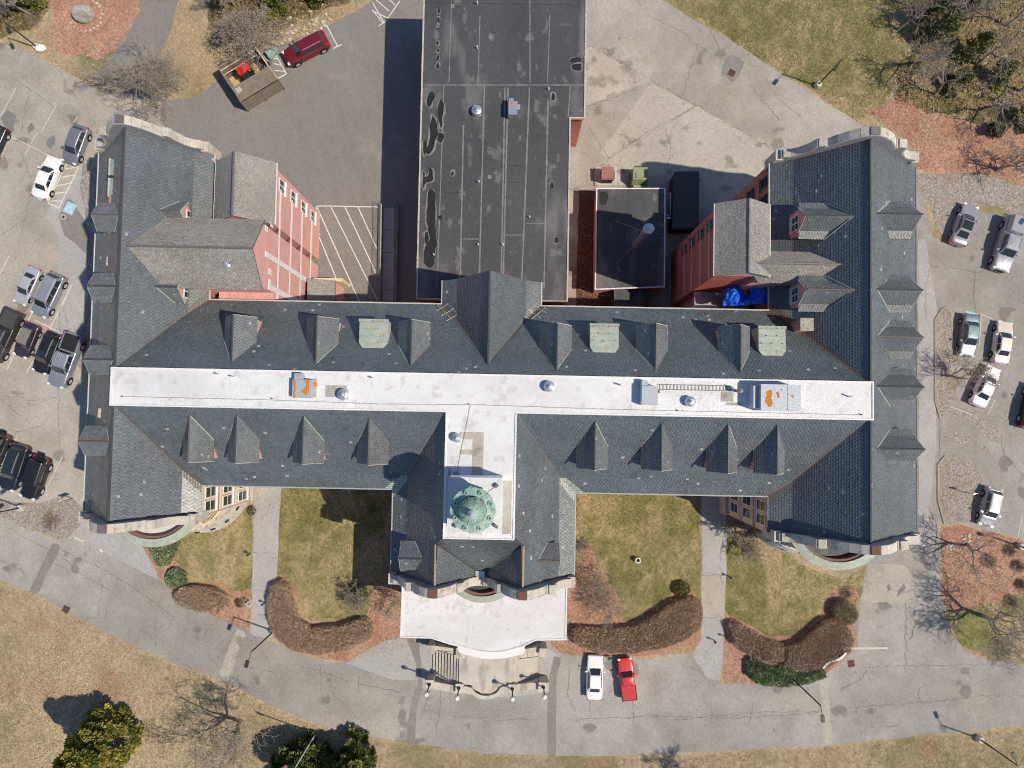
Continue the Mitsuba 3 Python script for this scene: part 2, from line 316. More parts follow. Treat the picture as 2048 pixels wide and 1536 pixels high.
# lawns
LAWNS = ['360,1078 430,1050 500,1010 508,1010 506,1195 470,1200 420,1168 380,1165 340,1110',
         '563,970 800,960 830,1080 830,1160 720,1240 600,1240 556,1180 556,1060',
         '1140,960 1400,980 1404,1210 1340,1250 1240,1240 1160,1180 1120,1100',
         '1452,1060 1475,1062 1560,1085 1600,1130 1690,1160 1735,1128 1722,1190 1690,1235 1620,1280 1540,1275 1455,1225']
for s, l in zip(LAWNS, ('small green lawn beside the left bow', 'mown lawn left of the white portico', 'mown lawn right of the white portico', 'mown lawn by the right bow')):
    sheet('lawn', s, .012, 'm_lawn', l, .1)
sheet('lawn', '1345,-60 1330,0 1400,38 1485,95 1600,165 1715,244 1755,225 1800,160 1830,60 1850,-60', .004, 'm_lawn', 'wide green grass bank at the upper right above the road', .2)
sheet('lawn', '1890,1235 1960,1200 2070,1190 2200,1180 2200,1318 2060,1322 1985,1318 1930,1292 1905,1262', .008, 'm_lawn', 'olive grass corner right of the side drive', .2)
sheet('woodland_floor', '1795,-80 1830,60 1800,160 1790,200 1830,215 1900,235 2048,262 2300,280 2300,-80', .006, 'm_litter', 'leaf littered ground under the trees at the upper right', .4)
sheet('woodland_floor', '380,-60 420,0 415,60 470,75 560,62 640,20 700,0 740,-60', .006, 'm_litter', 'stony leaf littered bank above the dark red car', .4)
sheet('woodland_floor', '-200,-60 -200,70 0,75 60,60 90,20 80,-60', .006, 'm_litter', 'brown litter in the upper left corner', .4)
# mulch beds
for s, l, w in (('284,1092 300,1090 318,1130 345,1112 362,1128 372,1165 440,1165 470,1185 500,1180 500,1258 470,1252 420,1228 365,1200 325,1160 300,1130', 'red mulch bed left of the narrow front walk', .1),
                ('560,1180 590,1170 600,1240 660,1258 730,1235 745,1180 800,1160 830,1180 830,1290 790,1272 750,1290 700,1322 640,1318 580,1295 545,1270', 'red mulch bed left of the portico', .12),
                ('1100,1180 1150,1090 1185,1095 1195,1150 1245,1200 1240,1240 1280,1240 1340,1195 1370,1165 1400,1205 1403,1280 1380,1305 1300,1312 1140,1310 1100,1290', 'red mulch bed right of the portico', .12),
                ('1448,1225 1480,1240 1540,1272 1600,1270 1640,1230 1660,1180 1690,1172 1722,1182 1700,1240 1715,1290 1690,1320 1640,1355 1520,1366 1445,1366', 'red mulch bed with hedges beside the side drive', .1),
                ('1882,1052 1925,1052 1990,1068 2060,1085 2250,1100 2250,1200 2060,1185 1960,1210 1900,1232 1883,1200', 'red mulch bed under bare trees on the right', .15),
                ('1740,225 1775,228 1800,180 1830,215 1900,240 2048,262 2250,270 2250,380 2048,366 1930,345 1836,338 1800,262', 'red mulch slope at the upper right corner of the building', .3),
                ('100,-30 290,-30 262,50 230,95 200,130 165,120 130,118 105,70', 'red mulch around the boulder', .6)):
    sheet('mulch_bed', s, .016, 'm_mulch', l, w)
sheet('gravel_bed', '1833,345 1930,348 2048,372 2250,395 2250,430 2048,430 1990,410 1955,405 1935,420 1920,470 1898,482 1870,462', .016, 'm_gravel', 'grey gravel strip above the right car park', .15)
sheet('gravel_bed', '20,1004 75,1008 128,986 160,1010 165,1050 128,1082 60,1056 0,1030 -60,1000 -40,985', .016, 'm_gravel', 'brown gravel corner below the left car park', .12)
sheet('gravel_bed', '168,320 186,318 200,372 198,450 186,560 182,640 176,700 172,760 150,720 168,640 176,560 176,470 166,400 160,370', .014, 'm_gravel', 'straw strewn gravel strip along the left wall', .1)
for s, l in (('1885,620 1893,617 1900,626 1903,700 1900,740 1915,760 1905,800 1882,836 1872,800 1872,640', 'narrow gravel island with a small tree in the right car park'),
             ('1878,930 1890,915 1918,914 1945,925 1960,955 1957,1000 1942,1042 1890,1045 1878,1000', 'teardrop gravel island in the right car park')):
    pg = poly(s); isl = thing('kerbed_island', l, 'traffic island')
    obj('kerb', M().prism(pg.buffer(.22).difference(pg), 0., .11), 'm_asphalt', isl)
    obj('gravel', M().prism(pg, 0., .09), 'm_gravel', isl)
# concrete slabs and paths
for s, l in (('1172,88 1302,160 1172,212', 'pale concrete slab beside the flat roofed building'), ('1216,320 1395,212 1545,298 1545,345 1330,345 1240,372', 'large tan concrete slab in the rear yard'),
             ('1200,306 1302,166 1390,212 1215,318', 'grey concrete slab between two joints'), ('1338,325 1510,330 1560,345 1560,600 1338,600', 'concrete yard beside the right rear annexe')):
    sheet('concrete_slab', s, .012 if 'grey' not in l else .008, 'm_concrete', l, 0)
sheet('concrete_slab', '162,345 180,345 190,470 180,560 170,640 120,800 100,800 120,560 118,470 90,430 145,352', .010, 'm_walk', 'grey concrete strip along the left building wall', .1)
sheet('concrete_slab', '840,1290 870,1285 1075,1285 1120,1312 1090,1385 1010,1395 880,1382 832,1375', .012, 'm_walk', 'concrete apron round the entrance steps', 0)
sheet('walkway', '510,960 562,960 557,1080 552,1190 548,1275 500,1270 503,1200 506,1080', .020, 'm_walk', 'straight pale walkway left of the portico', .03)
sheet('walkway', '1402,960 1452,960 1454,1080 1450,1180 1448,1290 1440,1360 1418,1360 1385,1310 1402,1280 1405,1180 1404,1080', .020, 'm_walk', 'straight pale walkway right of the portico', .03)
sheet('walkway', '1402,1150 1450,1150 1449,1234 1403,1234', .025, 'm_concrete', 'tan repaired stretch of the right walkway', 0)
# patches and trench strips (each a repair of its own, part of the road or yard it lies in)
def patch(parent, s, mat, label, z=.02, w=.03): sheet('patch', s, z, mat, label, w, 3, parent)
patch('road', '105,1086 124,1088 76,1190 58,1183', 'm_new_asphalt', 'dark filled trench across the road at the far left')
patch('road', '475,1258 494,1264 456,1362 434,1352', 'm_concrete', 'pale filled trench across the road')
patch('road', '812,1276 836,1284 842,1320 845,1375 832,1420 830,1487 812,1483 822,1400 838,1360 826,1310', 'm_new_asphalt', 'dark trench left of the entrance steps')
patch('road', '1108,1312 1124,1316 1113,1350 1112,1512 1094,1511 1096,1370', 'm_new_asphalt', 'dark trench right of the entrance steps')
patch('road', '1638,1358 1656,1352 1658,1400 1666,1490 1648,1492 1644,1420', 'm_concrete', 'pale trench across the road at the lower right')
patch('road', '1738,1128 1800,1128 1820,1140 1822,1156 1838,1158 1846,1204 1720,1206', 'm_concrete', 'pale rectangular repair in the side drive')
patch('road', '692,1326 735,1300 770,1280 812,1276 826,1310 838,1360 780,1358', 'm_walk', 'smoother grey surface left of the entrance')
patch('road', '165,1050 238,1060 288,1094 320,1160 300,1152 240,1120 185,1092', 'm_walk', 'darker apron at the foot of the left bow')
patch('service_yard', '1452,112 1468,110 1490,126 1476,160 1462,166 1440,150', 'm_new_asphalt', 'dark square patch round the drain grate', .02, .1)
patch('parking_lot', '118,434 136,394 146,402 186,470 184,520 150,486 128,470', 'm_new_asphalt', 'grey patch round the manhole', .02)
patch('parking_lot_001', '1836,480 1852,478 1874,620 1872,900 1850,1100 1838,1100', 'm_walk', 'smooth grey strip along the right wall', .02)
for s in ('1885,875 1915,868 1945,880 1930,890 1900,884', '1870,838 1895,832 1925,836 1955,850 1975,868 1995,876 1988,864 1960,842 1930,826 1890,826', '1958,896 1975,888 1985,896 1978,912 1962,908'):
    patch('parking_lot_001', s, 'm_gravel', 'broken away asphalt patch', .016, .25)
patch('parking_lot', '8,240 26,228 22,262 4,272', 'm_patch_dark', 'oil stained patch in an empty bay', .014, .3)
patch('parking_lot', '48,262 66,252 66,272 54,276', 'm_patch_dark', 'dark oil stain in an empty bay', .014, .35)
patch('parking_lot', '96,290 112,274 110,288 100,294', 'm_patch_dark', 'small dark oil stain in an empty bay', .014, .35)
patch('road', '1773,1172 1778,1164 1782,1180 1774,1186', 'm_patch_dark', 'small worn hole in the side drive', .024, .1)
patch('road', '1795,1180 1806,1164 1812,1176 1800,1196 1790,1198', 'm_patch_dark', 'larger worn hole in the side drive', .024, .15)
# cracks followed on the photograph
def cracks(parent, lines, w=.04):
    r = np.random.default_rng(len(scene)); m = M()
    for s in lines.split(';'):
        a = PL(s.strip()); ls = LineString(a); n = max(4, int(ls.length / .35))
        pts = [ls.interpolate(i / n, True) for i in range(n + 1)]; pts = [(p.x + r.normal(0, .07), p.y + r.normal(0, .07)) for p in pts]
        for i in range(n):
            d = LineString(pts[i:i + 2]).buffer(w * r.uniform(.25, .75), cap_style='square', quad_segs=1); m.sheet(d, .029 + .0002 * (i % 3))
    obj('crack', m, 'm_crack', parent, kind='stuff')
cracks('road', '200,1150 205,1180 195,1230; 225,1195 208,1235 170,1240; 325,1190 310,1230 312,1295; 435,1240 410,1265 405,1290; 290,1105 340,1130 400,1185 440,1240; 0,1045 60,1080 120,1108 165,1150 220,1180; 640,1330 645,1400; 665,1340 660,1380 690,1410 720,1440; 720,1350 715,1385; 850,1420 905,1432 960,1436 1010,1440 1090,1438; 850,1405 870,1390; 884,1330 880,1420 870,1470; 905,1370 900,1425; 1180,1400 1180,1430; 1265,1400 1268,1440; 1140,1332 1135,1390 1150,1420; 1140,1440 1300,1432 1480,1436 1640,1425; 1360,1330 1400,1340 1420,1370; 1500,1380 1505,1420 1495,1450; 1348,1440 1500,1425 1640,1422; 1660,1420 1740,1412 1850,1404 1960,1392 2050,1390; 1740,1456 1800,1450; 1812,1200 1811,1340; 1826,1215 1830,1250 1822,1275 1812,1285; 1730,1334 1900,1330 2040,1330; 1840,1400 1835,1380 1850,1370; 1395,1480 1385,1510; 1735,1340 1720,1360 1680,1380; 100,1120 130,1135 150,1165; 480,1330 520,1338 560,1350; 520,1300 540,1330')
cracks('road', '120,1100 190,1128 250,1165 310,1205 350,1235; 0,1120 60,1150; 600,1330 700,1362 800,1385; 860,1380 840,1440', .055)
cracks('parking_lot', '60,180 45,240 40,300 65,360 55,420 30,520; 0,545 80,560; 120,560 120,700 116,840 122,900; 10,790 60,800 120,796; 0,800 60,845; 30,160 60,180 110,215 145,240; 0,470 50,440 84,470 60,500; 75,150 80,170 60,182; 130,620 140,680 132,760; 0,860 40,862 90,850')
cracks('parking_lot_001', '1855,520 1862,532 1900,536 1960,546 1972,530; 1950,540 1948,590 1952,640; 2030,580 2005,612 1990,615; 1862,532 1850,580 1852,640; 1880,840 1878,920; 1945,820 1990,835 2048,850; 2000,868 2010,910 2048,955; 1875,1060 1870,1100; 1890,905 1868,918')
cracks('service_yard', '1172,88 1302,160 1400,215 1545,300; 1172,212 1240,190 1302,166; 1215,318 1300,262 1390,212; 1180,255 1215,318; 1200,330 1240,330; 1395,90 1380,140 1360,200; 1560,200 1600,235; 1420,60 1440,100; 1290,30 1360,60 1420,110; 1500,170 1560,240; 1330,260 1342,300 1336,330')
cracks('walkway', '508,1105 552,1106; 506,1180 550,1182; 540,1010 520,1050; 515,1230 548,1232')
cracks('walkway_001', '1404,1150 1452,1151; 1403,1234 1449,1235; 1445,1040 1440,1120 1444,1190; 1410,1300 1430,1330')
# painted lines
def paint(parent, lines, w=.11, mat='m_paint_white', label=None):
    for s in lines.split(';'): obj('painted_line', M().sheet(line(s.strip(), w), .024), mat, parent, label)
paint('rear_yard', '633,412 762,414; 633,412 632,458; 634,414 720,606; 662,414 757,604; 690,414 752,546; 716,414 754,498; 632,458 690,600; 630,456 640,470', .12)
paint('rear_yard', '653,50 676,94; 667,97 684,89; 548,104 573,148; 573,148 556,157; 533,113 555,118; 548,127 562,131; 549,141 570,143', .12)
paint('rear_yard', '745,5 768,45; 757,52 770,44 800,2; 752,0 778,22; 768,-10 790,10; 745,22 775,36; 766,46 745,20', .11)
paint('parking_lot', '0,268 22,273 60,292 110,318; 0,320 22,273; 33,175 0,235; 112,212 84,262; 156,232 148,246; 62,290 50,310; 98,308 92,325; 75,265 62,288', .1, 'm_paint_faded')
paint('parking_lot', '134,326 96,406; 158,334 118,416; 96,406 118,416; 134,326 158,334; 132,338 155,334; 124,355 150,350; 114,372 142,366; 104,388 134,384; 100,402 122,402', .12, 'm_paint_white')
paint('parking_lot', '144,570 98,662; 60,533 50,556; 18,512 0,548; 66,624 54,646; 30,705 14,740; 66,722 54,745; 70,640 130,670', .1)
paint('parking_lot', '126,912 84,994; 36,868 28,890', .1, 'm_paint_faded')
paint('parking_lot_001', '1960,628 1985,638; 1962,632 1958,690; 1898,812 1945,830; 1990,800 1975,830; 2045,1030 2034,1078', .1, 'm_paint_faded')
paint('road', '1690,1297 1775,1296', .22, 'm_paint_faded')
paint('road', '149,1075 167,1083', .25, 'm_paint_faded')
paint('road', '200,1099 206,1104', .2, 'm_paint_white')
# blue accessible-bay panels, one with the wheelchair symbol
def wheelchair_symbol(c, ang, s, z):
    ca, sa = math.cos(ang), math.sin(ang); tr = lambda q: [(c[0] + s * (x * ca - y * sa), c[1] + s * (x * sa + y * ca)) for x, y in q]
    g = [Point(0, .42).buffer(.09), LineString([(0, .3), (.02, -.02), (.26, -.02), (.36, -.36), (.47, -.33)]).buffer(.05), LineString([(.0, .16), (.2, .16)]).buffer(.045),
         LineString([(.3 * math.cos(a) - .04, .3 * math.sin(a) - .17) for a in np.linspace(1.9, 5.9, 20)]).buffer(.045)]
    u = shapely.union_all(g); m = M()
    for q in (u.geoms if hasattr(u, 'geoms') else [u]): m.sheet(Polygon(tr(q.exterior.coords), [tr(h.coords) for h in q.interiors]), z)
    return m
for s, par in (('136,402 154,411 144,431 125,422', 'parking_lot'), ('64,388 88,396 82,402 66,392', 'parking_lot'), ('1931,621 1952,626 1952,640 1930,632', 'parking_lot_001'), ('2000,640 2018,646 2016,654 1998,650', 'parking_lot_001')):
    obj('blue_panel', M().sheet(poly(s), .024), 'm_paint_blue', par, 'faded blue painted panel of an accessible bay')
obj('wheelchair_symbol', wheelchair_symbol(P(140, 416), math.radians(-27), 1.05, .028), 'm_paint_white', 'parking_lot', 'white wheelchair symbol on blue')
for par, px, py, a in (('road', 132, 1219, -25), ('road', 1702, 1327, 12), ('service_yard', 1463, 146, -28)):   # drain grates
    c = P(px, py); ca, sa = math.cos(math.radians(a)), math.sin(math.radians(a)); g = obj('drain_grate', M().obox(c, (ca, sa), (-sa, ca), .36, .36, .0, .026), 'm_black', par)
    m = M()
    for i in range(6): m.obox(c[:2] + np.array([ca, sa]) * (-.3 + .12 * i), (ca, sa), (-sa, ca), .03, .34, .02, .045)
    obj('bar', m, 'm_iron_red', par)
for px, py, r0, n in ((127, 434, .22, 'manhole_cover'),):
    c = P(px, py); obj(n, M().cyl(c[0], c[1], 0, .03, .35), 'm_concrete', 'parking_lot'); obj('lid', M().cyl(c[0], c[1], .0, .036, .14), 'm_black', 'parking_lot')

# ------------------------------------------------------------------ slates and roof slopes
def slates(pts, w=.30, e=.19, th=.022, base=(.085, .093, .102), var=.3, seed=0, pale=.006):
    """One mesh of overlapping slates (each its own tilted piece with edges) laid in courses on a planar roof polygon."""
    r = np.random.default_rng(1000 + seed); p = np.asarray(pts, float)
    n = np.zeros(3)
    for i in range(1, len(p) - 1): n += np.cross(p[i] - p[0], p[i + 1] - p[0])
    n /= np.linalg.norm(n); n = n if n[2] > 0 else -n
    u = np.cross([0, 0, 1.], n); u = u / np.linalg.norm(u) if np.linalg.norm(u) > 1e-6 else np.array([1., 0, 0]); v = np.cross(n, u)
    o = p[np.argmin(p @ v)]; q = np.c_[(p - o) @ u, (p - o) @ v]; pg = Polygon(q).buffer(0)
    u0, v0, u1, v1 = pg.bounds; rows = np.arange(int((v1 - v0) / e) + 1); cols = np.arange(int((u1 - u0) / w) + 3)
    rr, cc = np.meshgrid(rows, cols, indexing='ij'); rr, cc = rr.ravel(), cc.ravel()
    jit = r.uniform(-.15, .15, len(rows)); a = u0 - w + cc * w + ((rr % 2) * .5 + jit[rr]) * w; b = v0 + rr * e; g = .016
    bx = shapely.box(a + g, b, a + w - g, b + e * 1.02)
    shapely.prepare(pg); ins = shapely.contains_properly(pg, bx); touch = shapely.intersects(pg, bx) & ~ins
    m = M(); ki = np.where(ins)[0]; k = len(ki)
    drift = lambda x, y: np.sin(x * .9 + seed) * .05 + np.sin(y * 1.7 + x * .33 + seed * 2) * .05
    def tone(k, x, y):
        t = 1 + var * r.normal(0, .42, k) + drift(x, y); c = np.array(base) * np.clip(t, .45, 1.9)[:, None]
        c *= 1 + r.normal(0, .035, (k, 3)); s = r.random(k) < pale; c[s] = np.array([.3, .3, .3]) * r.uniform(.8, 1.2, (s.sum(), 1)); return c
    L = lambda x, y, h: o + np.outer(x, u) + np.outer(y, v) + np.outer(h, n)
    if k:
        A, Bq = a[ki] + g, b[ki]; C = a[ki] + w - g; D = b[ki] + e * 1.02; h = th * r.uniform(.85, 1.25, k); sk = r.normal(0, .0025, (4, k)); dv = np.abs(r.normal(0, .006, k))
        V = np.stack([L(A, Bq - dv, h + sk[0]), L(C, Bq - dv, h + sk[1]), L(C, D, .005 + sk[2] * .4), L(A, D, .005 + sk[3] * .4),
                      L(A, Bq - dv, np.full(k, -.01)), L(C, Bq - dv, np.full(k, -.01)), L(C, D, np.full(k, -.01)), L(A, D, np.full(k, -.01))], 1).reshape(-1, 3)
        F = (np.array([[0, 1, 2], [0, 2, 3], [4, 5, 1], [4, 1, 0], [5, 6, 2], [5, 2, 1], [7, 4, 0], [7, 0, 3]])[None] + 8 * np.arange(k)[:, None, None]).reshape(-1, 3)
        m.add(V, F, np.repeat(tone(k, A, Bq), 8, 0))
    for i in np.where(touch)[0]:
        it = shapely.intersection(pg, bx[i])
        for s in (it.geoms if hasattr(it, 'geoms') else [it]):
            if not hasattr(s, 'exterior') or s.area < .002: continue
            c = np.array(s.exterior.coords)[:-1]; hh = th * (1 - np.clip((c[:, 1] - b[i]) / e, 0, 1)) + .005; nn = len(c)
            t = L(c[:, 0], c[:, 1], hh); bt = L(c[:, 0], c[:, 1], np.full(nn, -.01)); f = [[0, j, j + 1] for j in range(1, nn - 1)]
            for j in range(nn): kk = (j + 1) % nn; f += [[nn + j, nn + kk, kk], [nn + j, kk, j]]
            if s.exterior.is_ccw is False: f = [x[::-1] for x in f]
            m.add(np.vstack([t, bt]), f, np.repeat(tone(1, c[:1, 0], c[:1, 1]), 2 * nn, 0))
    return m

SLATE = dict(w=.30, e=.225, th=.034, base=(.096, .115, .129), var=.2)
SHING = dict(w=.33, e=.155, th=.016, base=(.275, .27, .252), var=.2, pale=0.)
nslope = [0]
def slope(parent, faces, style=SLATE, name='roof_slope', thick=.16, label=None):
    """A roof slope: a solid deck for each planar face and one mesh of its slates."""
    dk, sl = M(), M()
    for f in faces:
        p = np.asarray(f, float); nslope[0] += 1
        dk.hexa([q - np.array([0, 0, thick]) for q in p], [q - np.array([0, 0, .012]) for q in p])
        s = slates(p, seed=nslope[0], **style)
        if s: sl.add(*s.mesh(), s.col())
    k = obj(name, dk, 'm_deck', parent, label)
    obj('slates' if style is not SHING else 'shingles', sl, 'm_slate' if style is not SHING else 'm_shingle', k, kind='stuff'); return k
def capline(parent, a, b, r=.09, mat='m_roofcap', name='ridge_cap'):
    """Ridge or hip capping: short overlapping metal or slate lengths in a row."""
    a, b = np.array(a, float), np.array(b, float); n = max(1, int(np.linalg.norm(b - a) / .9)); m = M()
    for i in range(n): m.tube([a + (b - a) * i / n, a + (b - a) * (i + .985) / n], [r * 1.06, r], 6)
    obj(name, m, mat, parent)
def valley(parent, a, b, n1, n2, w0=.16, w1=.3, mat='m_flashing', up=.035):
    """Sheet metal valley: a folded strip from a (top) to b (eave) lying on both slopes; n1, n2 are plan directions away from the valley along each slope's surface."""
    a, b, n1, n2 = (np.array(x, float) for x in (a, b, n1, n2)); m = M(); n = 9; z = np.array([0, 0, up])
    for i in range(n):
        for d in (n1, n2):
            t0, t1 = i / n, (i + .99) / n; p, q = a + (b - a) * t0 + z, a + (b - a) * t1 + z; s0, s1 = w0 + (w1 - w0) * t0, w0 + (w1 - w0) * t1
            m.add([p, q, q + d * s1, p + d * s0], [[0, 1, 2, 3]])
    obj('valley_flashing', m, mat, parent)

def window(parent, c, right, out, w, h, mullions=1, rails=1, mat='m_white_trim', reveal=.1, sill=True):
    """A window with frame and panes: c = centre of the wall opening, right = unit vector along the wall, out = unit normal."""
    c, r, o = (np.array([*x, 0.][:3], float) for x in (c, right, out)); z = np.array([0, 0, 1.])
    def bar(m, x0, x1, z0, z1, d0, d1):
        v = [c + r * x + z * zz + o * d for x in (x0, x1) for zz in (z0, z1) for d in (d0, d1)]
        m.add(v, [[0, 1, 3, 2], [4, 6, 7, 5], [0, 4, 5, 1], [2, 3, 7, 6], [0, 2, 6, 4], [1, 5, 7, 3]])
    m = M(); t = .1; a, b = w / 2, h / 2
    bar(m, -a, a, b - t, b, .01, reveal); bar(m, -a, a, -b, -b + t, .01, reveal); bar(m, -a, -a + t, -b + t, b - t, .01, reveal); bar(m, a - t, a, -b + t, b - t, .01, reveal)
    for i in range(mullions): x = -a + w * (i + 1) / (mullions + 1); bar(m, x - .05, x + .05, -b + t, b - t, .01, reveal * .85)
    for i in range(rails): zz = -b + h * (i + 1) / (rails + 1); bar(m, -a + t, a - t, zz - .035, zz + .035, .01, reveal * .8)
    if sill: bar(m, -a - .08, a + .08, -b - .12, -b - .002, .0, reveal + .12)
    k = obj('window', m, mat, parent)
    g = M(); bar(g, -a + .05, a - .05, -b + .05, b - .05, .004, .03); obj('pane', g, 'm_glass', k); return k

# ------------------------------------------------------------------ main building
ZE, ZK, ZR = 14.6, 15.5, 20.4
MB = thing('main_building', 'huge four storey brick institution with slate roofs, white flat roof strip and green copper cupola', 'building')
LW = dict(o=-37.2, ok=-36.0, r=-31.8, ik=-28.35, i=-26.96, y0=-9.75, y1=22.75)     # left wing: outer eave, kick, ridge, kick, inner eave
RW = dict(o=35.45, ok=33.9, r=28.52, ik=24.25, i=22.52, y0=-10.3, y1=22.95)
YN, YNK, YD1, YD0, YSK, YS = 9.42, 8.1, 2.9, 0.05, -5.5, -6.85                       # main block from rear eave to front eave
SX0, SX0K, SD0, SD1, SX1K, SX1 = -10.25, -8.9, -5.2, .32, 4.2, 5.63                  # front pavilion
YP = -14.35                                                                         # its front wall
# walls
w = M()
w.prism(sbox(LW['o'] + .35, LW['y0'], LW['i'] - .35, LW['y1']), -.5, 14.45); w.prism(sbox(RW['i'] + .35, RW['y0'], RW['o'] - .35, RW['y1']), -.5, 14.45)
w.prism(sbox(LW['i'] - .36, YS + .3, RW['i'] + .36, YN - .3), -.5, 14.44); w.prism(sbox(SX0 + .3, YP, SX1 - .3, YS + .31), -.5, 14.43); w.prism(sbox(-6.1, YN - .31, 2.15, 11.3), -.5, 14.42)
obj('wall', w, 'm_brick', MB)
# slopes
def gx(x, y0, y1, z): return (x, y0, z), (x, y1, z)
for Wd, s in ((LW, 1), (RW, -1)):
    o, ok, r, ik, i_, y0, y1 = (Wd[k] for k in ('o', 'ok', 'r', 'ik', 'i', 'y0', 'y1'))
    y0, y1 = y0 + .3, y1 - .3
    slope(MB, [[(r, y0, ZR), (r, y1, ZR), (ok, y1, ZK), (ok, y0, ZK)], [(ok, y0, ZK), (ok, y1, ZK), (o, y1, ZE), (o, y0, ZE)]])
    slope(MB, [[(r, YD1, ZR), (r, y1, ZR), (ik, y1, ZK), (ik, YNK, ZK)], [(ik, YNK, ZK), (ik, y1, ZK), (i_, y1, ZE), (i_, YN, ZE)]])
    slope(MB, [[(r, y0, ZR), (r, YD0, ZR), (ik, YSK, ZK), (ik, y0, ZK)], [(ik, y0, ZK), (ik, YSK, ZK), (i_, YS, ZE), (i_, y0, ZE)]])
    slope_end = None
    capline(MB, (r, y0, ZR + .02), (r, YD0 - .2, ZR + .02), .12); capline(MB, (r, YD1 + .2, ZR + .02), (r, y1, ZR + .02), .12)
    for (ya, yk, yb) in ((YD1, YNK, YN), (YD0, YSK, YS)):
        cu = 'm_old_copper' if s < 0 and ya > 1 else 'm_flashing'
        sl_i = (ZR - ZK) / abs(ik - r); sl_m = (ZR - ZK) / abs(yk - ya); sy = 1 if yb > ya else -1
        for (pa, pb, w0, w1) in (((r, ya, ZR), (ik, yk, ZK), .14, .36), ((ik, yk, ZK), (i_, yb, ZE), .5, .75)):
            f_i = (pa[2] - pb[2]) / abs(pa[0] - pb[0]); f_m = (pa[2] - pb[2]) / abs(pa[1] - pb[1])
            valley(MB, pa, pb, (-s, 0, f_i) if False else (0, sy, 0), (s, 0, 0), w0, w1, cu)
slope(MB, [[(LW['r'], YD1, ZR), (RW['r'], YD1, ZR), (RW['ik'], YNK, ZK), (LW['ik'], YNK, ZK)], [(LW['ik'], YNK, ZK), (RW['ik'], YNK, ZK), (RW['i'], YN, ZE), (LW['i'], YN, ZE)]])
slope(MB, [[(LW['r'], YD0, ZR), (SD0, YD0, ZR), (SX0K, YSK, ZK), (LW['ik'], YSK, ZK)], [(LW['ik'], YSK, ZK), (SX0K, YSK, ZK), (SX0, YS, ZE), (LW['i'], YS, ZE)]])
slope(MB, [[(SD1, YD0, ZR), (RW['r'], YD0, ZR), (RW['ik'], YSK, ZK), (SX1K, YSK, ZK)], [(SX1K, YSK, ZK), (RW['ik'], YSK, ZK), (RW['i'], YS, ZE), (SX1, YS, ZE)]])
# front pavilion: side slopes that run on into twin gables, and the slope between them
GR0, GR1, ZG, YV, ZV = -5.95, 1.12, 19.4, -14.1, 14.9; YH = -10.7; XC = (GR0 + GR1) / 2; YF = YP + .1
slope(MB, [[(SD0, YD0, ZR), (SD0, -9.9, ZR), (GR0, YH, ZG), (GR0, YF, ZG), (SX0K, YF, ZK), (SX0K, YSK, ZK)], [(SX0K, YSK, ZK), (SX0K, YF, ZK), (SX0, YF, ZE), (SX0, YS, ZE)]])
slope(MB, [[(SD1, YD0, ZR), (SD1, -9.9, ZR), (GR1, YH, ZG), (GR1, YF, ZG), (SX1K, YF, ZK), (SX1K, YSK, ZK)], [(SX1K, YSK, ZK), (SX1K, YF, ZK), (SX1, YF, ZE), (SX1, YS, ZE)]])
slope(MB, [[(SD0, -9.9, ZR), (SD1, -9.9, ZR), (GR1, YH, ZG), (XC, YV, ZV), (GR0, YH, ZG)]])
slope(MB, [[(GR0, YH, ZG), (XC, YV, ZV), (XC, YF, ZV), (GR0, YF, ZG)]]); slope(MB, [[(GR1, YH, ZG), (XC, YV, ZV), (XC, YF, ZV), (GR1, YF, ZG)]])
capline(MB, (GR0, YH, ZG + .02), (GR0, YF, ZG + .02), .1, 'm_rusty_cap'); capline(MB, (GR1, YH, ZG + .02), (GR1, YF, ZG + .02), .1, 'm_rusty_cap')
capline(MB, (SD0, -9.9, ZR), (GR0, YH, ZG), .09); capline(MB, (SD1, -9.9, ZR), (GR1, YH, ZG), .09)
for a, d in ((GR0, -1), (GR1, 1)):
    valley(MB, (a, YH, ZG), (XC, YV, ZV), (-d * .7, -.1, .02), (0, .6, .05), .2, .42)
for sx, sk, sd, s in ((SX0, SX0K, SD0, -1), (SX1, SX1K, SD1, 1)):
    for pa, pb, w0, w1 in (((sd, YD0, ZR), (sk, YSK, ZK), .12, .26), ((sk, YSK, ZK), (sx, YS, ZE), .5, .8)):
        valley(MB, pa, pb, (s, 0, 0), (0, -1, 0), w0, w1, 'm_lead' if pa[2] > 19 else 'm_copper_pale')
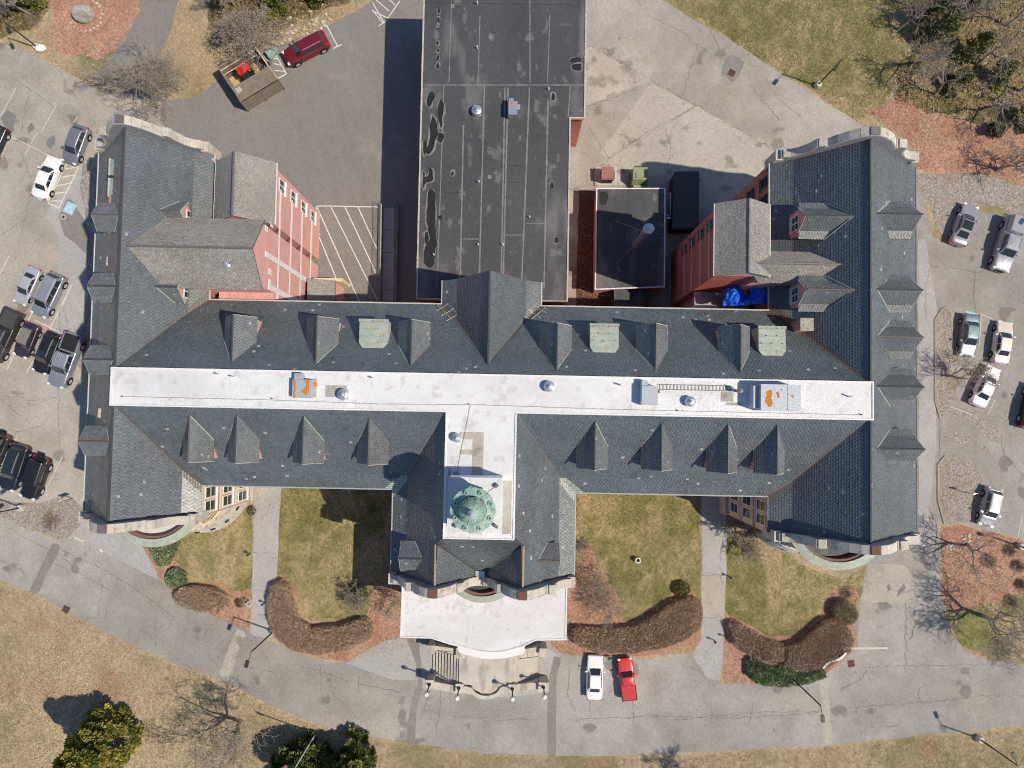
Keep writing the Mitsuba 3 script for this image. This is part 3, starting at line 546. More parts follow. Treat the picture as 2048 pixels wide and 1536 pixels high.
# rear central gable
CG0, CGR, CG1, YG = -6.35, -2.05, 2.35, 11.55
zc = 19.45; yr = YD1 + (ZR - zc) / (ZR - ZK) * (YNK - YD1); k0, k1 = -4.75, .75 
k0, k1 = CG0 + 1.35, CG1 - 1.35
for e_, k_, s in ((CG0, k0, 1), (CG1, k1, -1)):
    slope(MB, [[(CGR, yr - .05, zc + .03), (CGR, YG, zc + .03), (k_, YG, ZK + .03), (k_, YNK, ZK + .03)], [(k_, YNK, ZK + .03), (k_, YG - .02, ZK + .03), (e_, YG - .02, ZE + .03), (e_, YN, ZE + .03)]])
    valley(MB, (CGR, yr, zc), (k_, YNK, ZK), (-s, 0, .1), (s, 0, .1), .1, .3)
    valley(MB, (k_, YNK, ZK), (e_, YN, ZE), (-s * 1., 0, .12), (s, 0.1, .1), .5, .6)
    for a in range(3):      # snow guards in the valley: pipe frames
        t = .12 + .36 * a; p = np.array([k_, YNK, ZK]) + (np.array([e_, YN, ZE]) - np.array([k_, YNK, ZK])) * t + np.array([0, 0, .16])
        obj('snow_guard', M().tube([p + np.array([-.7, -.45 * s, .25]), p, p + np.array([.7, .45 * s, .25])], .022, 5), 'm_paint_faded', MB)
    a, b = np.array([k_, YNK, ZK + .22]), np.array([e_, YN, ZE + .2])
    for dd in (-.42, .42): obj('snow_guard', M().tube([a + np.array([dd, dd * s * .2, .12]), b + np.array([dd, dd * s * .3, .12])], .022, 5), 'm_paint_faded', MB)
capline(MB, (CGR, yr, zc + .05), (CGR, YG, zc + .05), .1)
obj('gable_wall', M().hexa([(CG0 + .3, 11.31, 14.0), (CG1 - .3, 11.31, 14.0), (k1, 11.31, 15.2), (CGR, 11.31, 19.2), (k0, 11.31, 15.2)], [(CG0 + .3, 11.0, 14.0), (CG1 - .3, 11.0, 14.0), (k1, 11.0, 15.2), (CGR, 11.0, 19.2), (k0, 11.0, 15.2)]), 'm_brick', MB)
# gutters
g = M(); GT = .07
for a, b in (((LW['o'] - .06, LW['y0'] + .4, ZE), (LW['o'] - .06, LW['y1'] - .4, ZE)), ((RW['o'] + .06, RW['y0'] + .4, ZE), (RW['o'] + .06, RW['y1'] - .4, ZE)),
             ((LW['i'] + .05, YN, ZE), (LW['i'] + .05, LW['y1'] - .3, ZE)), ((RW['i'] - .05, YN, ZE), (RW['i'] - .05, RW['y1'] - .3, ZE)), ((LW['i'] + .05, LW['y0'] + .3, ZE), (LW['i'] + .05, YS, ZE)), ((RW['i'] - .05, RW['y0'] + .3, ZE), (RW['i'] - .05, YS, ZE)),
             ((LW['i'], YN + .05, ZE), (CG0, YN + .05, ZE)), ((CG1, YN + .05, ZE), (RW['i'], YN + .05, ZE)), ((LW['i'], YS - .05, ZE), (SX0, YS - .05, ZE)), ((SX1, YS - .05, ZE), (RW['i'], YS - .05, ZE)),
             ((SX0 - .05, YF + .2, ZE), (SX0 - .05, YS, ZE)), ((SX1 + .05, YF + .2, ZE), (SX1 + .05, YS, ZE)), ((CG0 - .05, YN, ZE), (CG0 - .05, YG, ZE)), ((CG1 + .05, YN, ZE), (CG1 + .05, YG, ZE))):
    g = M().tube([a, b], GT, 8); obj('gutter', g, 'm_paint_faded' if b[1] > 5 and a[0] < 30 else 'm_lead' if abs(a[0]) > 20 and a[0] == b[0] and a[0] > 0 else 'm_pale_gutter', MB)
# white flat roof: field, raised edge, walkway pads, seams
fr = M().prism(Polygon([(LW['r'] - .1, YD0 - .1), (SD0 - .05, YD0 - .1), (SD0 - .05, -9.98), (SD1 + .05, -9.98), (SD1 + .05, YD0 - .1), (RW['r'] + .1, YD0 - .1), (RW['r'] + .1, YD1 + .1), (LW['r'] - .1, YD1 + .1)]), 20.2, 20.47)
FRK = obj('flat_roof', fr, 'm_white_roof', MB, 'long white flat roof strip with a stem towards the dome')
e = M()
for a, b, c, d in ((LW['r'] - .12, SD0, YD0 - .12, YD0), (SD1, RW['r'] + .12, YD0 - .12, YD0), (LW['r'] - .12, RW['r'] + .12, YD1, YD1 + .12), (LW['r'] - .22, LW['r'] - .12, YD0 - .12, YD1 + .12), (RW['r'] + .12, RW['r'] + .22, YD0 - .12, YD1 + .12),
                   (SD0 - .07, SD0 + .06, -9.98, YD0 - .12), (SD1 - .06, SD1 + .07, -9.98, YD0 - .12), (SD0 - .07, SD1 + .07, -10.06, -9.98)): e.box(a, b, c, d, 20.3, 20.56)
obj('roof_edge', e, 'm_white_trim', FRK)
r_ = np.random.default_rng(3); x = -30.8
for i in range(66):                                      # row of walkway pads along the front edge
    if 20.474: 
        t = r_.uniform(.9, 1.03); obj('walkway_pad', M().box(x, x + .86, .33, .83, 20.47, 20.476 + .004 * r_.random()), 'm_white_roof', FRK)
    x += .885
    if x > 27.5: break
pads = M()
for a, b, c, d in ((-16.2, -15.6, 1.5, 2.4), (-16.2, -15.6, .9, 1.45), (-14.9, -13.2, .95, 1.9), (16.6, 17.6, 1.2, 2.0), (17.0, 18.2, .9, 1.15), (-4.1, -3.1, -2.2, -1.6), (-4.1, -3.1, -3.4, -3.0), (-3.1, -2.2, -9.6, -1.6), (-.6, .1, -9.6, -5.4), (-5., -4.75, -9., -4.5)): pads.box(a, b, c, d, 20.47, 20.478)
obj('walkway_pad', pads, 'm_concrete', FRK, 'greyed worn pads', kind='stuff')
# ---- dormers
def frame(pos, out): return np.array([*pos, 0.][:3], float), np.array([out[0], out[1], 0.]), np.array([-out[1], out[0], 0.])
def dormer(c, out, width, zr, ze, front, back_r, back_e, kick=0, wall_z=13.0, seed=0, over=.18, label=None, win=True):
    """Gabled dormer. c = plan point of its axis, out = plan direction it faces; the numbers are distances along out (front face, where the ridge and the eaves meet the slope)."""
    c, o, s = frame(c, out); z = np.array([0, 0, 1.]); k = obj('dormer', M().hexa(
        [c + o * back_e + s * width, c + o * front + s * width, c + o * front - s * width, c + o * back_e - s * width],
        [c + o * back_e + s * width + z * (ze - .2), c + o * front + s * width + z * (ze - .2), c + o * front - s * width + z * (ze - .2), c + o * back_e - s * width + z * (ze - .2)]) if False else dormer_body(c, o, s, z, width, zr, ze, front, back_r, back_e, wall_z), 'm_paint_brick', MB, label)
    dk, sl = M(), M(); W2 = width + .2; fr = front + over
    for sg in (1, -1):
        if kick: wk, zk = width - .1, ze + .32; parts = [[c + o * back_r + z * zr, c + o * fr + z * zr, c + o * fr + s * sg * wk + z * zk, c + o * (back_e - .35) + s * sg * wk + z * zk], [c + o * (back_e - .35) + s * sg * wk + z * zk, c + o * fr + s * sg * wk + z * zk, c + o * fr + s * sg * (width + kick) + z * (ze - .02), c + o * back_e + s * sg * (width + kick) + z * (ze - .02)]]
        else: parts = [[c + o * back_r + z * zr, c + o * fr + z * zr, c + o * fr + s * sg * W2 + z * ze, c + o * back_e + s * sg * W2 + z * ze]]
        for f in parts:
            nslope[0] += 1; dk.hexa([q - z * .1 for q in f], [q - z * .01 for q in f]); t = slates(f, w=.26, e=.19, th=.026, base=(.13, .146, .158), var=.2, seed=nslope[0]); 
            if t: sl.add(*t.mesh(), t.col())
    obj('roof_deck', dk, 'm_deck', k); obj('slates', sl, 'm_slate', k, kind='stuff')
    m = M().tube([c + o * (back_r - .05) + z * (zr + .02), c + o * fr + z * (zr + .02)], .07, 6); obj('ridge_cap', m, 'm_roofcap' if seed % 3 else 'm_flashing', k)
    for sg in (1, -1):
        a, b = c + o * (fr + .02) + z * (zr - .03), c + o * (fr + .02) + s * sg * W2 + z * (ze - .03)
        obj('verge_board', M().hexa([a, a - z * .16, b - z * .16, b], [a + o * .04, a + o * .04 - z * .16, b + o * .04 - z * .16, b + o * .04]), 'm_stone', k)
        a, b = c + o * back_r + z * (zr + .03), c + o * back_e + s * sg * (W2 if not kick else width + kick) + z * (ze + .03)
        obj('flashing', M().tube([a, b], .045, 5), 'm_copper_pale' if (seed + (sg > 0)) % 2 else 'm_lead', k)
    if win: window(k, c + o * front + z * (ze - .95), s, o, min(1.5, width * 1.3), 1.5, 1, 1, reveal=.08)
    return k
def dormer_body(c, o, s, z, width, zr, ze, front, back_r, back_e, wall_z):
    prof = [(-width, wall_z), (width, wall_z), (width, ze - .1), (0, zr - .12), (-width, ze - .1)]
    return M().hexa([c + o * (min(back_r, back_e)) + s * a + z * b for a, b in prof], [c + o * front + s * a + z * b for a, b in prof])
# front slope (faces -y): x, distance data measured from the photograph
fz = lambda y: ZR - (YD0 - y) * (ZR - ZK) / (YD0 - YSK)
rz = lambda y: ZR - (y - YD1) * (ZR - ZK) / (YNK - YD1)
def on_slope(px, py, fn):
    y = 0.
    z = 18.
    for _ in range(40): q = P(px, py, z); z = fn(q[1])
    return q
for i, (bx_, by_, fx_, fy_, ex_) in enumerate(((379.4, 829.8, 376, 923.8, 425.5), (473, 830, 471.6, 925.5, 520), (606.6, 832, 601.5, 927, 647.6), (738.8, 835.6, 734.7, 929, 773), (1190, 842.8, 1187.5, 939, 1213), (1323, 844.5, 1324, 941, 1344.7), (1456.7, 848.6, 1455.6, 946, 1472.7), (1554, 850, 1554, 948.5, 1568))):
    q = on_slope(bx_, by_, fz); zr = q[2]; yf = P(fx_, fy_, zr)[1]; wd = 1.08; ze = zr - 1.8; ye = YD0 - (ZR - ze) * (YD0 - YSK) / (ZR - ZK)
    dormer((q[0], 0), (0, -1), wd, zr, ze, -yf - .15, -q[1], -ye, wall_z=14.8, seed=i)
for i, (bx_, by_, fx_, fy_) in enumerate(((463, 725.6, 466.5, 630), (632, 728, 637.4, 633.2), (820.8, 733, 825, 640), (1113, 740, 1113, 647), (1311.6, 742, 1310.5, 647.6), (1480.6, 744, 1479.6, 650))):
    q = on_slope(bx_, by_, rz); zr = q[2]; yf = P(fx_, fy_, zr)[1]; wd = 1.12; ze = zr - 1.75; ye = YD1 + (ZR - ze) * (YNK - YD1) / (ZR - ZK)
    dormer((q[0], 0), (0, 1), wd, zr, ze, yf - .15, q[1], ye, wall_z=14.8, seed=i + 20)
# wing dormers facing outwards
def wing_dormer(Wd, px_in, py, px_out, s, width, zr, seed, kick=0, face='o', win=True, dz=2.1):
    """s = +1 faces +x. The ridge pixel px_out at height zr gives the front."""
    y = P(px_out, py, zr)[1]; xf = P(px_out, py, zr)[0]
    a, b = (Wd['r'], Wd['ok']) if face == 'o' else (Wd['r'], Wd['ik']); run = abs(b - a); sl_ = (ZR - ZK) / run
    xr = a + s * (ZR - zr) / sl_; ze = zr - dz; xe = a + s * min((ZR - ze) / sl_, run + .4)
    dormer((0, y), (s, 0), width, zr, ze, s * xf - .3, s * xr, s * xe, kick=kick, wall_z=14.3, seed=seed, win=win)
for i, (py, pin, pout) in enumerate(((428, 239, 179.5), (571, 226, 171), (718, 220, 163.5), (882, 210, 153.5))): wing_dormer(LW, pin, py, pout, -1, 1.0, 19.9, i + 30, dz=.95)
for i, (py, pin, pout) in enumerate(((428, 1752, 1849), (580, 1752, 1849), (675, 1752, 1850), (774, 1753, 1851), (899, 1753, 1853))): wing_dormer(RW, pin, py, pout, 1, 1.1, 19.5, i + 40, kick=.5, dz=1.87)
for i, (py, pout) in enumerate(((429, 1611.5), (578.5, 1611.5))): wing_dormer(RW, 0, py, pout, -1, 1.04, 19.47, i + 50, kick=.5, face='i', dz=1.87)
for i, (py, pout) in enumerate(((421, 361), (574, 356))): wing_dormer(LW, 0, py, pout, 1, .95, 17.93, i + 60, face='i', dz=1.45)
# front pavilion side dormers
def dorm2(px_r, px_f, py, s, zr, sd, sk):
    q = P(px_f, py, zr); zz_ = zr; sl_ = (ZR - ZK) / abs(sk - sd); xr = sd + s * (ZR - zr) / sl_; ze = zr - 1.05; xe = sd + s * min((ZR - ze) / sl_, abs(sk - sd) + .3)
    dormer((0, q[1]), (s, 0), 1.06, zr, ze, s * q[0] - .15, s * xr, s * xe, wall_z=14.5, seed=int(abs(px_r)))
dorm2(851, 799, 1117, -1, 17.85, SD0, SX0K); dorm2(1068, 1119, 1122, 1, 17.85, SD1, SX1K)
# copper vent housings on the rear slope
def copper_box(px0, px1, py0, py1):
    z0 = 18.3; a, b = P(px0, py0, z0), P(px1, py0, z0); c = P(px1, py1, z0); x0, x1, y1, y0 = a[0], b[0], a[1], c[1]
    m = M().hexa([(x0, y0 + .5, 14.9), (x0 + .35, y0, 14.9), (x1 - .35, y0, 14.9), (x1, y0 + .5, 14.9), (x1, y1, 14.9), (x0, y1, 14.9)], [(x0, y0 + .5, z0), (x0 + .35, y0, z0 + .05), (x1 - .35, y0, z0 + .05), (x1, y0 + .5, z0), (x1, y1, z0 - .12), (x0, y1, z0 - .12)])
    k = obj('copper_housing', m, 'm_copper_pale', MB, None)
    obj('lid', M().hexa([(x0 - .06, y1 - .12, z0 - .11), (x1 + .06, y1 - .12, z0 - .11), (x1 + .06, y1 + .12, z0 - .13), (x0 - .06, y1 + .12, z0 - .13)], [(x0 - .06, y1 - .12, z0 + .02), (x1 + .06, y1 - .12, z0 + .02), (x1 + .06, y1 + .12, z0 - .05), (x0 - .06, y1 + .12, z0 - .05)]), 'm_copper_pale', k)
    for j in range(4):
        yy = y0 + .45 + (y1 - y0 - .6) * j / 3
        obj('standing_seam', M().box(x0 + .1, x1 - .1, yy - .012, yy + .012, z0 - .03, z0 + .055), 'm_copper_pale', k)
        for i in range(5):
            xx = x0 + .25 + (x1 - x0 - .5) * i / 4
            if (i + j) % 2 or j == 3: obj('clip', M().box(xx - .05, xx + .05, yy + .02, yy + .1, z0 - .02, z0 + .08), 'm_copper_pale', k)
copper_box(719, 775.5, 640, 698); copper_box(1181, 1238, 649, 708); copper_box(1518, 1572, 654, 714)
# small ventilator boxes on the left slope, brick stack in the right valley
for px, py in ((219, 524), (202, 826)):
    q = P(px, py, 17.); obj('roof_vent', M().obox(q, (1, 0), (0, 1), .12, .38, 15., 17.25), 'm_stone', MB)
q = P(1613, 649, 17.6); k = obj('chimney', M().obox(q, (1, 0), (0, 1), .5, .48, 14.6, 17.6), 'm_brick', MB); obj('cap', M().obox(q, (1, 0), (0, 1), .56, .54, 17.6, 17.72), 'm_rock', k)
# green copper skylight on the left wing
q0, q1 = P(219, 318, 17.9), P(236, 390, 17.9)
k = obj('skylight', M().hexa([(q0[0], q1[1], 14.8), (q1[0] + .2, q1[1], 16), (q1[0] + .2, q0[1], 16), (q0[0], q0[1], 14.8)], [(q0[0], q1[1], 17.7), (q1[0], q1[1], 18.1), (q1[0], q0[1], 18.1), (q0[0], q0[1], 17.7)]), 'm_copper', MB)
obj('curb', M().box(q0[0] - .14, q0[0], q1[1] - .1, q0[1] + .1, 14.8, 17.75), 'm_stone', k); obj('curb', M().box(q1[0], q1[0] + .14, q1[1] - .1, q0[1] + .1, 16.4, 18.2), 'm_stone', k)
obj('glazing_bar', M().box(q0[0] - .02, q1[0] + .2, (q0[1] + q1[1]) / 2 - .05, (q0[1] + q1[1]) / 2 + .05, 17.6, 18.18), 'm_steel_dark', k); obj('end_block', M().box(q0[0] - .1, q1[0] + .1, q1[1] - .9, q1[1] - .1, 15, 17.6), 'm_brick', k)
# ---- curved gable parapets with stone copings
def parapet(xc, half, y, facing, zr=ZR, half2=None, capmat='m_stone', ztop=None):
    top = zr + .85 if ztop is None else ztop; half2 = half2 or half
    H = lambda f: ZE + f * (top - ZE)
    prof = [(1., .1), (.93, .1), (.93, .2), (.82, .22), (.76, .26), (.68, .34), (.62, .44), (.59, .53), (.585, .6), (.49, .62), (.485, .55), (.44, .6), (.36, .72), (.26, .83), (.15, .92), (.06, .965)]
    pts = [(xc - half * t, H(h)) for t, h in prof] + [(xc + half2 * t, H(h)) for t, h in prof[::-1]]
    pg = Polygon([(xc - half + .02, 13.5)] + pts + [(xc + half2 - .02, 13.5)]).buffer(0)
    t = trimesh.creation.extrude_polygon(pg, .5); vv = t.vertices.copy(); y0 = y - .25
    m = M().add(np.c_[vv[:, 0], y0 + vv[:, 2], vv[:, 1]], np.array(t.faces)[:, ::-1])
    k = obj('gable_wall', m, 'm_brick', MB); yi = y - facing * .31; t2 = M().add(np.c_[vv[:, 0], yi + (vv[:, 2] - .25) * .2, vv[:, 1]], np.array(t.faces)[:, ::-1]); obj('lead_lining', t2, 'm_parapet', k)
    for (x0, z0), (x1, z1) in zip(pts[:-1], pts[1:]):
        L = math.hypot(x1 - x0, z1 - z0)
        if L < .05: continue
        d = np.array([(x1 - x0) / L, (z1 - z0) / L]); nn = np.array([-d[1], d[0]]) * .17
        if abs(d[1]) > .97: w_ = .3
        q = [(x0 - d[0] * .01, z0 - d[1] * .01), (x1 + d[0] * .01, z1 + d[1] * .01), (x1 + nn[0], z1 + nn[1]), (x0 + nn[0], z0 + nn[1])]
        ya, yb = y - .36, y + .36
        obj('coping_stone', M().hexa([(a, ya, b) for a, b in q], [(a, yb, b) for a, b in q]), 'm_stone', k)
    zt = H(.965); obj('finial_block', M().box(xc - .3, xc + .3, y - .3, y + .3, zt - .15, zt + .2), 'm_brick', k); obj('finial_cap', M().box(xc - .34, xc + .34, y - .34, y + .34, zt + .2, zt + .28), 'm_iron_red' if facing < 0 and xc > -20 else 'm_lead', k)
    for sg, hf in ((-1, half), (1, half2)):
        xx = xc + sg * hf * .965; obj('pier', M().box(xx - .33, xx + .33, y - .45, y + .45, 12.8, H(.1) + .35), 'm_stone', k)
    # attic windows
    return k
parapet(LW['r'], LW['r'] - LW['o'] - .3, LW['y1'] + .05, 1, half2=LW['i'] - LW['r'] - .3); parapet(LW['r'], LW['r'] - LW['o'] - .3, LW['y0'] + .05, -1, half2=LW['i'] - LW['r'] - .3)
parapet(RW['r'], RW['r'] - RW['i'] - .3, RW['y1'] + .05, 1, half2=RW['o'] - RW['r'] - .3); parapet(RW['r'], RW['r'] - RW['i'] - .3, RW['y0'] + .1, -1, half2=RW['o'] - RW['r'] - .3)
parapet(GR0, GR0 - SX0 - .1, YP - .1, -1, zr=ZG, half2=XC - GR0 - .05); parapet(GR1, GR1 - XC - .05, YP - .1, -1, zr=ZG, half2=SX1 - GR1 - .1)
obj('gable_wall', M().box(XC - .9, XC + .9, YP - .35, YP + .15, 13, 15.6), 'm_stone', MB)
obj('rain_hopper', M().box(XC - .45, XC + .35, YP + .2, YP + .75, 14.6, 15.7), 'm_galv', MB)
# ---- bow bays on the gable fronts: curved wall, flared stone base, flat top, copper ledge
def bow(xc, yw, rad, dep, zt, base=True, flat='m_white_roof', ledge='m_copper', ro=.75, wall='m_brick'):
    """Segmental bow: chord half width rad, depth dep, in front of the wall line yw (towards -y)."""
    Rr = (rad * rad + dep * dep) / (2 * dep); cy = yw - dep + Rr
    def arc(r2, n=40): 
        h = min(1., (Rr - dep + .0) / (r2)) ; a0 = math.asin(min(1, max(-1, (cy - yw) / r2)))
        return [(xc + r2 * math.cos(t), cy + r2 * math.sin(t)) for t in np.linspace(math.pi + a0, 2 * math.pi - a0, n)]
    k = obj('bow_bay', M().prism(Polygon(arc(Rr) + [(xc + rad, yw + .3), (xc - rad, yw + .3)]), -.5, zt - 1.0), wall, MB)
    obj('flat_top', M().prism(Polygon(arc(Rr - .05)), zt - 1.0, zt - .8), flat, k)
    obj('parapet', M().prism(Polygon(arc(Rr) + arc(Rr - .38)[::-1]), zt - .99, zt - .12), 'm_bow_brick', k)
    a, b = arc(Rr + ro, 25), arc(Rr - .12, 25)
    for i in range(24):
        t0 = [a[i], a[i + 1], b[i + 1], b[i]]
        obj('ledge_sheet', M().hexa([(x, y, zt - .2) for x, y in t0], [(a[i][0], a[i][1], zt - .12), (a[i + 1][0], a[i + 1][1], zt - .12), (b[i + 1][0], b[i + 1][1], zt + .1), (b[i][0], b[i][1], zt + .1)]), ledge, k)
    obj('cornice', M().prism(Polygon(arc(Rr + ro - .12) + arc(Rr - .02)[::-1]), zt - .5, zt - .2), 'm_stone', k)
    if base:
        n = 30; lo, hi = arc(Rr + 1.15, n), arc(Rr + .35, n)
        for i in range(0, n - 1): obj('base_stone', M().hexa([(*lo[i], -.3), (*lo[i + 1], -.3), (*arc(Rr - .1, n)[i + 1], -.3), (*arc(Rr - .1, n)[i], -.3)], [(*hi[i], 3.), (*hi[i + 1], 3.), (*arc(Rr - .1, n)[i + 1], 3.), (*arc(Rr - .1, n)[i], 3.)]), 'm_stone', k)
        for i in range(3, n - 2, 4):
            c = (np.array(lo[i]) * .55 + np.array(hi[i]) * .45); d = np.array([c[0] - xc, c[1] - cy]); d /= np.linalg.norm(d)
            obj('vent_slot', M().obox(c + d * .04, (-d[1], d[0]), d, .22, .06, 1.25, 1.55), 'm_steel_dark', k)
        obj('string_course', M().prism(Polygon(arc(Rr + .42) + arc(Rr - .02)[::-1]), 3.0, 3.25), 'm_stone', k)
        for zz in (4.2, 7.4):
            for t in np.linspace(.12, .88, 7):
                a_ = arc(Rr, 101); i = int(t * 100); c = np.array(a_[i]); d = np.array([c[0] - xc, c[1] - cy]); d /= np.linalg.norm(d)
                window(k, (*c, zz + 1.0), (-d[1], d[0]), d, 1.1, 1.9, 0, 1, 'm_cream', .1)
    return k
bow(-33.25, LW['y0'] - .15, 3.9, 2.6, 10.6, ledge='m_copper_pale', ro=.65); bow(30.55, RW['y0'] - .15, 4.1, 2.95, 10.6, flat='m_membrane', ledge='m_copper_pale', ro=.65)
bow(XC, YP - .25, 3.1, 2.2, 12.0, base=False, flat='m_membrane', ledge='m_copper_pale', ro=.5)
# ---- wing side walls by the front: stone-framed windows, quoins, stone base
def side_wall(xw, s, y0, y1, mat):
    for zc_ in (12.3, 8.4, 4.6):
        obj('window_surround', M().box(xw, xw + s * .12, y0 + .12, y1 - .35, zc_ - 1.65, zc_ + 1.55) if s > 0 else M().box(xw - .12, xw, y0 + .12, y1 - .35, zc_ - 1.65, zc_ + 1.55), 'm_cream', MB)
        yc = (y0 + y1) / 2 - .1
        for yy in (yc - .62, yc + .62): window(MB, (xw + s * .12, yy, zc_), (0, s), (s, 0), 1.05, 2.3, 0, 1, 'm_white_trim', .08)
    for i in range(11):                                  # toothed quoin course above the base
        yy = y0 + .1 + i * (y1 - y0 - .2) / 11; obj('quoin', M().box(min(xw, xw + s * .09), max(xw, xw + s * .09), yy, yy + .15, 2.3, 2.75), 'm_stone', MB)
    obj('plinth', M().box(min(xw, xw + s * .35), max(xw, xw + s * .35), y0, y1, -.3, 2.2), 'm_stone', MB)
    obj('downpipe', M().tube([(xw + s * .2, y1 + .15, 14.3), (xw + s * .2, y1 + .15, .2)], .07, 8), 'm_white_trim', MB)
side_wall(LW['i'] - .35, 1, LW['y0'], YS + .2, 0); side_wall(RW['i'] + .35, -1, RW['y0'], YS + .2, 0)
for Wd, s in ((LW, 1), (RW, -1)):
    xw = Wd['i'] - s * .35
    for yy in (11.6, 14.2, 19.9, 21.6):
        if yy < 16 and False: continue
        for zc_ in (12.4, 8.8, 5.2, 1.9): window(MB, (xw, yy, zc_), (0, s), (s, 0), 1.1, 2.0, 0, 1, 'm_lead', .06)
for yy, out in ((YS + .3, -1), (YN - .3, 1)):
    for xx in list(np.arange(-24, -12, 3.0)) + list(np.arange(8., 21, 3.0)):
        for zc_ in (12.4, 8.8, 5.2): window(MB, (xx, yy, zc_), (-out, 0), (0, out), 1.2, 2.0, 0, 1, 'm_cream', .08)
# ---- cupola
CX, CY = -2.66, -7.0
cp = obj('cupola', M().box(CX - 2., CX + 2., CY - 2., CY + 2., 20.3, 23.2), 'm_white_trim', MB, 'white square base carrying the round copper belfry')
obj('platform', M().box(CX - 2.06, CX + 2.06, CY - 2.06, CY + 2.06, 23.2, 23.3), 'm_white_roof', cp)
obj('drum', M().lathe([(0, 23.3), (1.12, 23.3), (1.12, 25.7), (1.25, 25.9), (0, 25.9)], (CX, CY), 40), 'm_copper', cp, smooth=30)
for i in range(8):
    a = math.pi / 8 + i * math.pi / 4; obj('column', M().cyl(CX + 1.32 * math.cos(a), CY + 1.32 * math.sin(a), 23.3, 25.9, .11, .1, 12), 'm_copper', cp, smooth=40)
obj('cornice', M().lathe([(1.0, 25.9), (1.5, 25.9), (1.62, 26.05), (1.62, 26.18), (1.0, 26.34), (.98, 26.2), (1.0, 25.9)], (CX, CY), 64, wob=lambda g: .015 * np.sign(np.cos(8 * g)) ), 'm_copper', cp)
dome = [(.99, 26.3), (1.0, 26.42)] + [(1.0 * math.cos(t) ** .9, 26.42 + 1.35 * math.sin(t)) for t in np.linspace(.1, 1.36, 14)] + [(.2, 27.78), (0.001, 27.78)]
obj('dome', M().lathe(dome, (CX, CY), 10), 'm_copper', cp, smooth=22)
for i in range(10):
    a = i * math.pi / 5; pts = [(CX + (r + .012) * math.cos(a), CY + (r + .012) * math.sin(a), zz + .01) for r, zz in dome[2:-2]]; obj('dome_rib', M().tube(pts, .022, 5), 'm_copper', cp)
for k_ in range(6):
    t = .25 + k_ * .17; r, zz = 1.0 * math.cos(t) ** .9, 26.42 + 1.35 * math.sin(t)
    obj('dome_seam', M().tube([(CX + (r + .01) * math.cos(a), CY + (r + .01) * math.sin(a), zz) for a in np.linspace(0, 2 * math.pi, 40)], .012, 4), 'm_copper', cp)
for i in range(8):
    a = i * math.pi / 4 + .39; c = (CX + 1.33 * math.cos(a), CY + 1.33 * math.sin(a)); zz = 26.27
    obj('bullseye', M().lathe([(.06, zz), (.16, zz), (.18, zz + .1), (.1, zz + .14), (.05, zz + .06)], c, 16), 'm_copper' , cp); obj('bullseye_glass', M().cyl(*c, zz, zz + .07, .085, n=12), 'm_steel_dark', cp)
    a += math.pi / 8; obj('scroll', M().obox((CX + 1.5 * math.cos(a), CY + 1.5 * math.sin(a)), (math.cos(a), math.sin(a)), (-math.sin(a), math.cos(a)), .12, .13, 25.9, 26.28), 'm_copper', cp)
obj('lantern', M().lathe([(0.001, 27.7), (.27, 27.72), (.27, 27.86), (.2, 27.92), (.2, 28.2), (.26, 28.26), (.15, 28.4), (.05, 28.5), (.05, 28.9), (0.001, 28.95)], (CX, CY), 24), 'm_grey_metal', cp, smooth=30)
for px, py in ((993, 971.5), (992, 1052), (912, 1051)):
    q = P(px, py, 23.4); d = np.array([CX, CY]) - q[:2]; d /= np.linalg.norm(d); o_ = obj('floodlight', M().obox(q, d, (-d[1], d[0]), .16, .1, 23.42, 23.66), 'm_lead', cp); obj('stand', M().box(q[0] - .03, q[0] + .03, q[1] - .03, q[1] + .03, 23.3, 23.42), 'm_lead', o_)
    obj('cable', M().tube([(q[0], q[1], 23.33), (q[0] + d[0] * .8, q[1] + d[1] * .8 + .1, 23.33), (CX - d[0] * 1.0, CY - d[1] * 1.0, 23.33)], .015, 4), 'm_lead', cp)

# ---- portico
PO = thing('portico', 'two storey entrance portico with a bright white bowed flat roof', 'portico')
front = PL('800,1275 862,1277 900,1289 955,1303 985,1306 1010,1304 1045,1294 1072,1281 1133,1280', 10.5)
pg = Polygon([(-9.9, YP - .15)] + front + [(5.42, YP - .15)]).buffer(0)
obj('roof', M().prism(pg, 10.2, 10.52), 'm_white_roof', PO)
obj('cornice', M().prism(pg.buffer(-.14, join_style='mitre'), 9.3, 10.19), 'm_stone', PO); obj('roof_lip', M().prism(pg.buffer(-.02).difference(pg.buffer(-.14)), 10.52, 10.6), 'm_white_trim', PO)
obj('roof_seam', M().box(-9.6, 5.2, -17.02, -16.96, 10.52, 10.53), 'm_white_roof', PO)
arcp = PL('925,1298 965,1308 985,1309 1012,1307 1040,1300', 10.1)
obj('lower_cornice', M().prism(Polygon(arcp + [(arcp[-1][0], -20.2), (arcp[0][0], -20.2)]).buffer(.45), 9.75, 10.05), 'm_white_trim', PO)
for x in (-8.9, -6.3, -4.0, -.6, 1.7, 4.4):
    yy = -20.0 if x < -7 or x > 3 else -20.6
    k = obj('column', M().lathe([(.42, 1.4), (.42, 1.6), (.36, 1.7), (.35, 4.5), (.3, 8.8), (.4, 9.0), (.4, 9.32)], (x, yy), 24), 'm_tan_stone', PO, smooth=40)
    obj('pedestal', M().box(x - .5, x + .5, yy - .5, yy + .5, 0, 1.42), 'm_tan_stone', k)
obj('side_wall', M().box(-9.5, -8.9, -19.6, YP - .2, -.3, 9.32), 'm_stone', PO); obj('side_wall', M().box(4.4, 5.0, -19.6, YP - .2, -.3, 9.32), 'm_stone', PO)
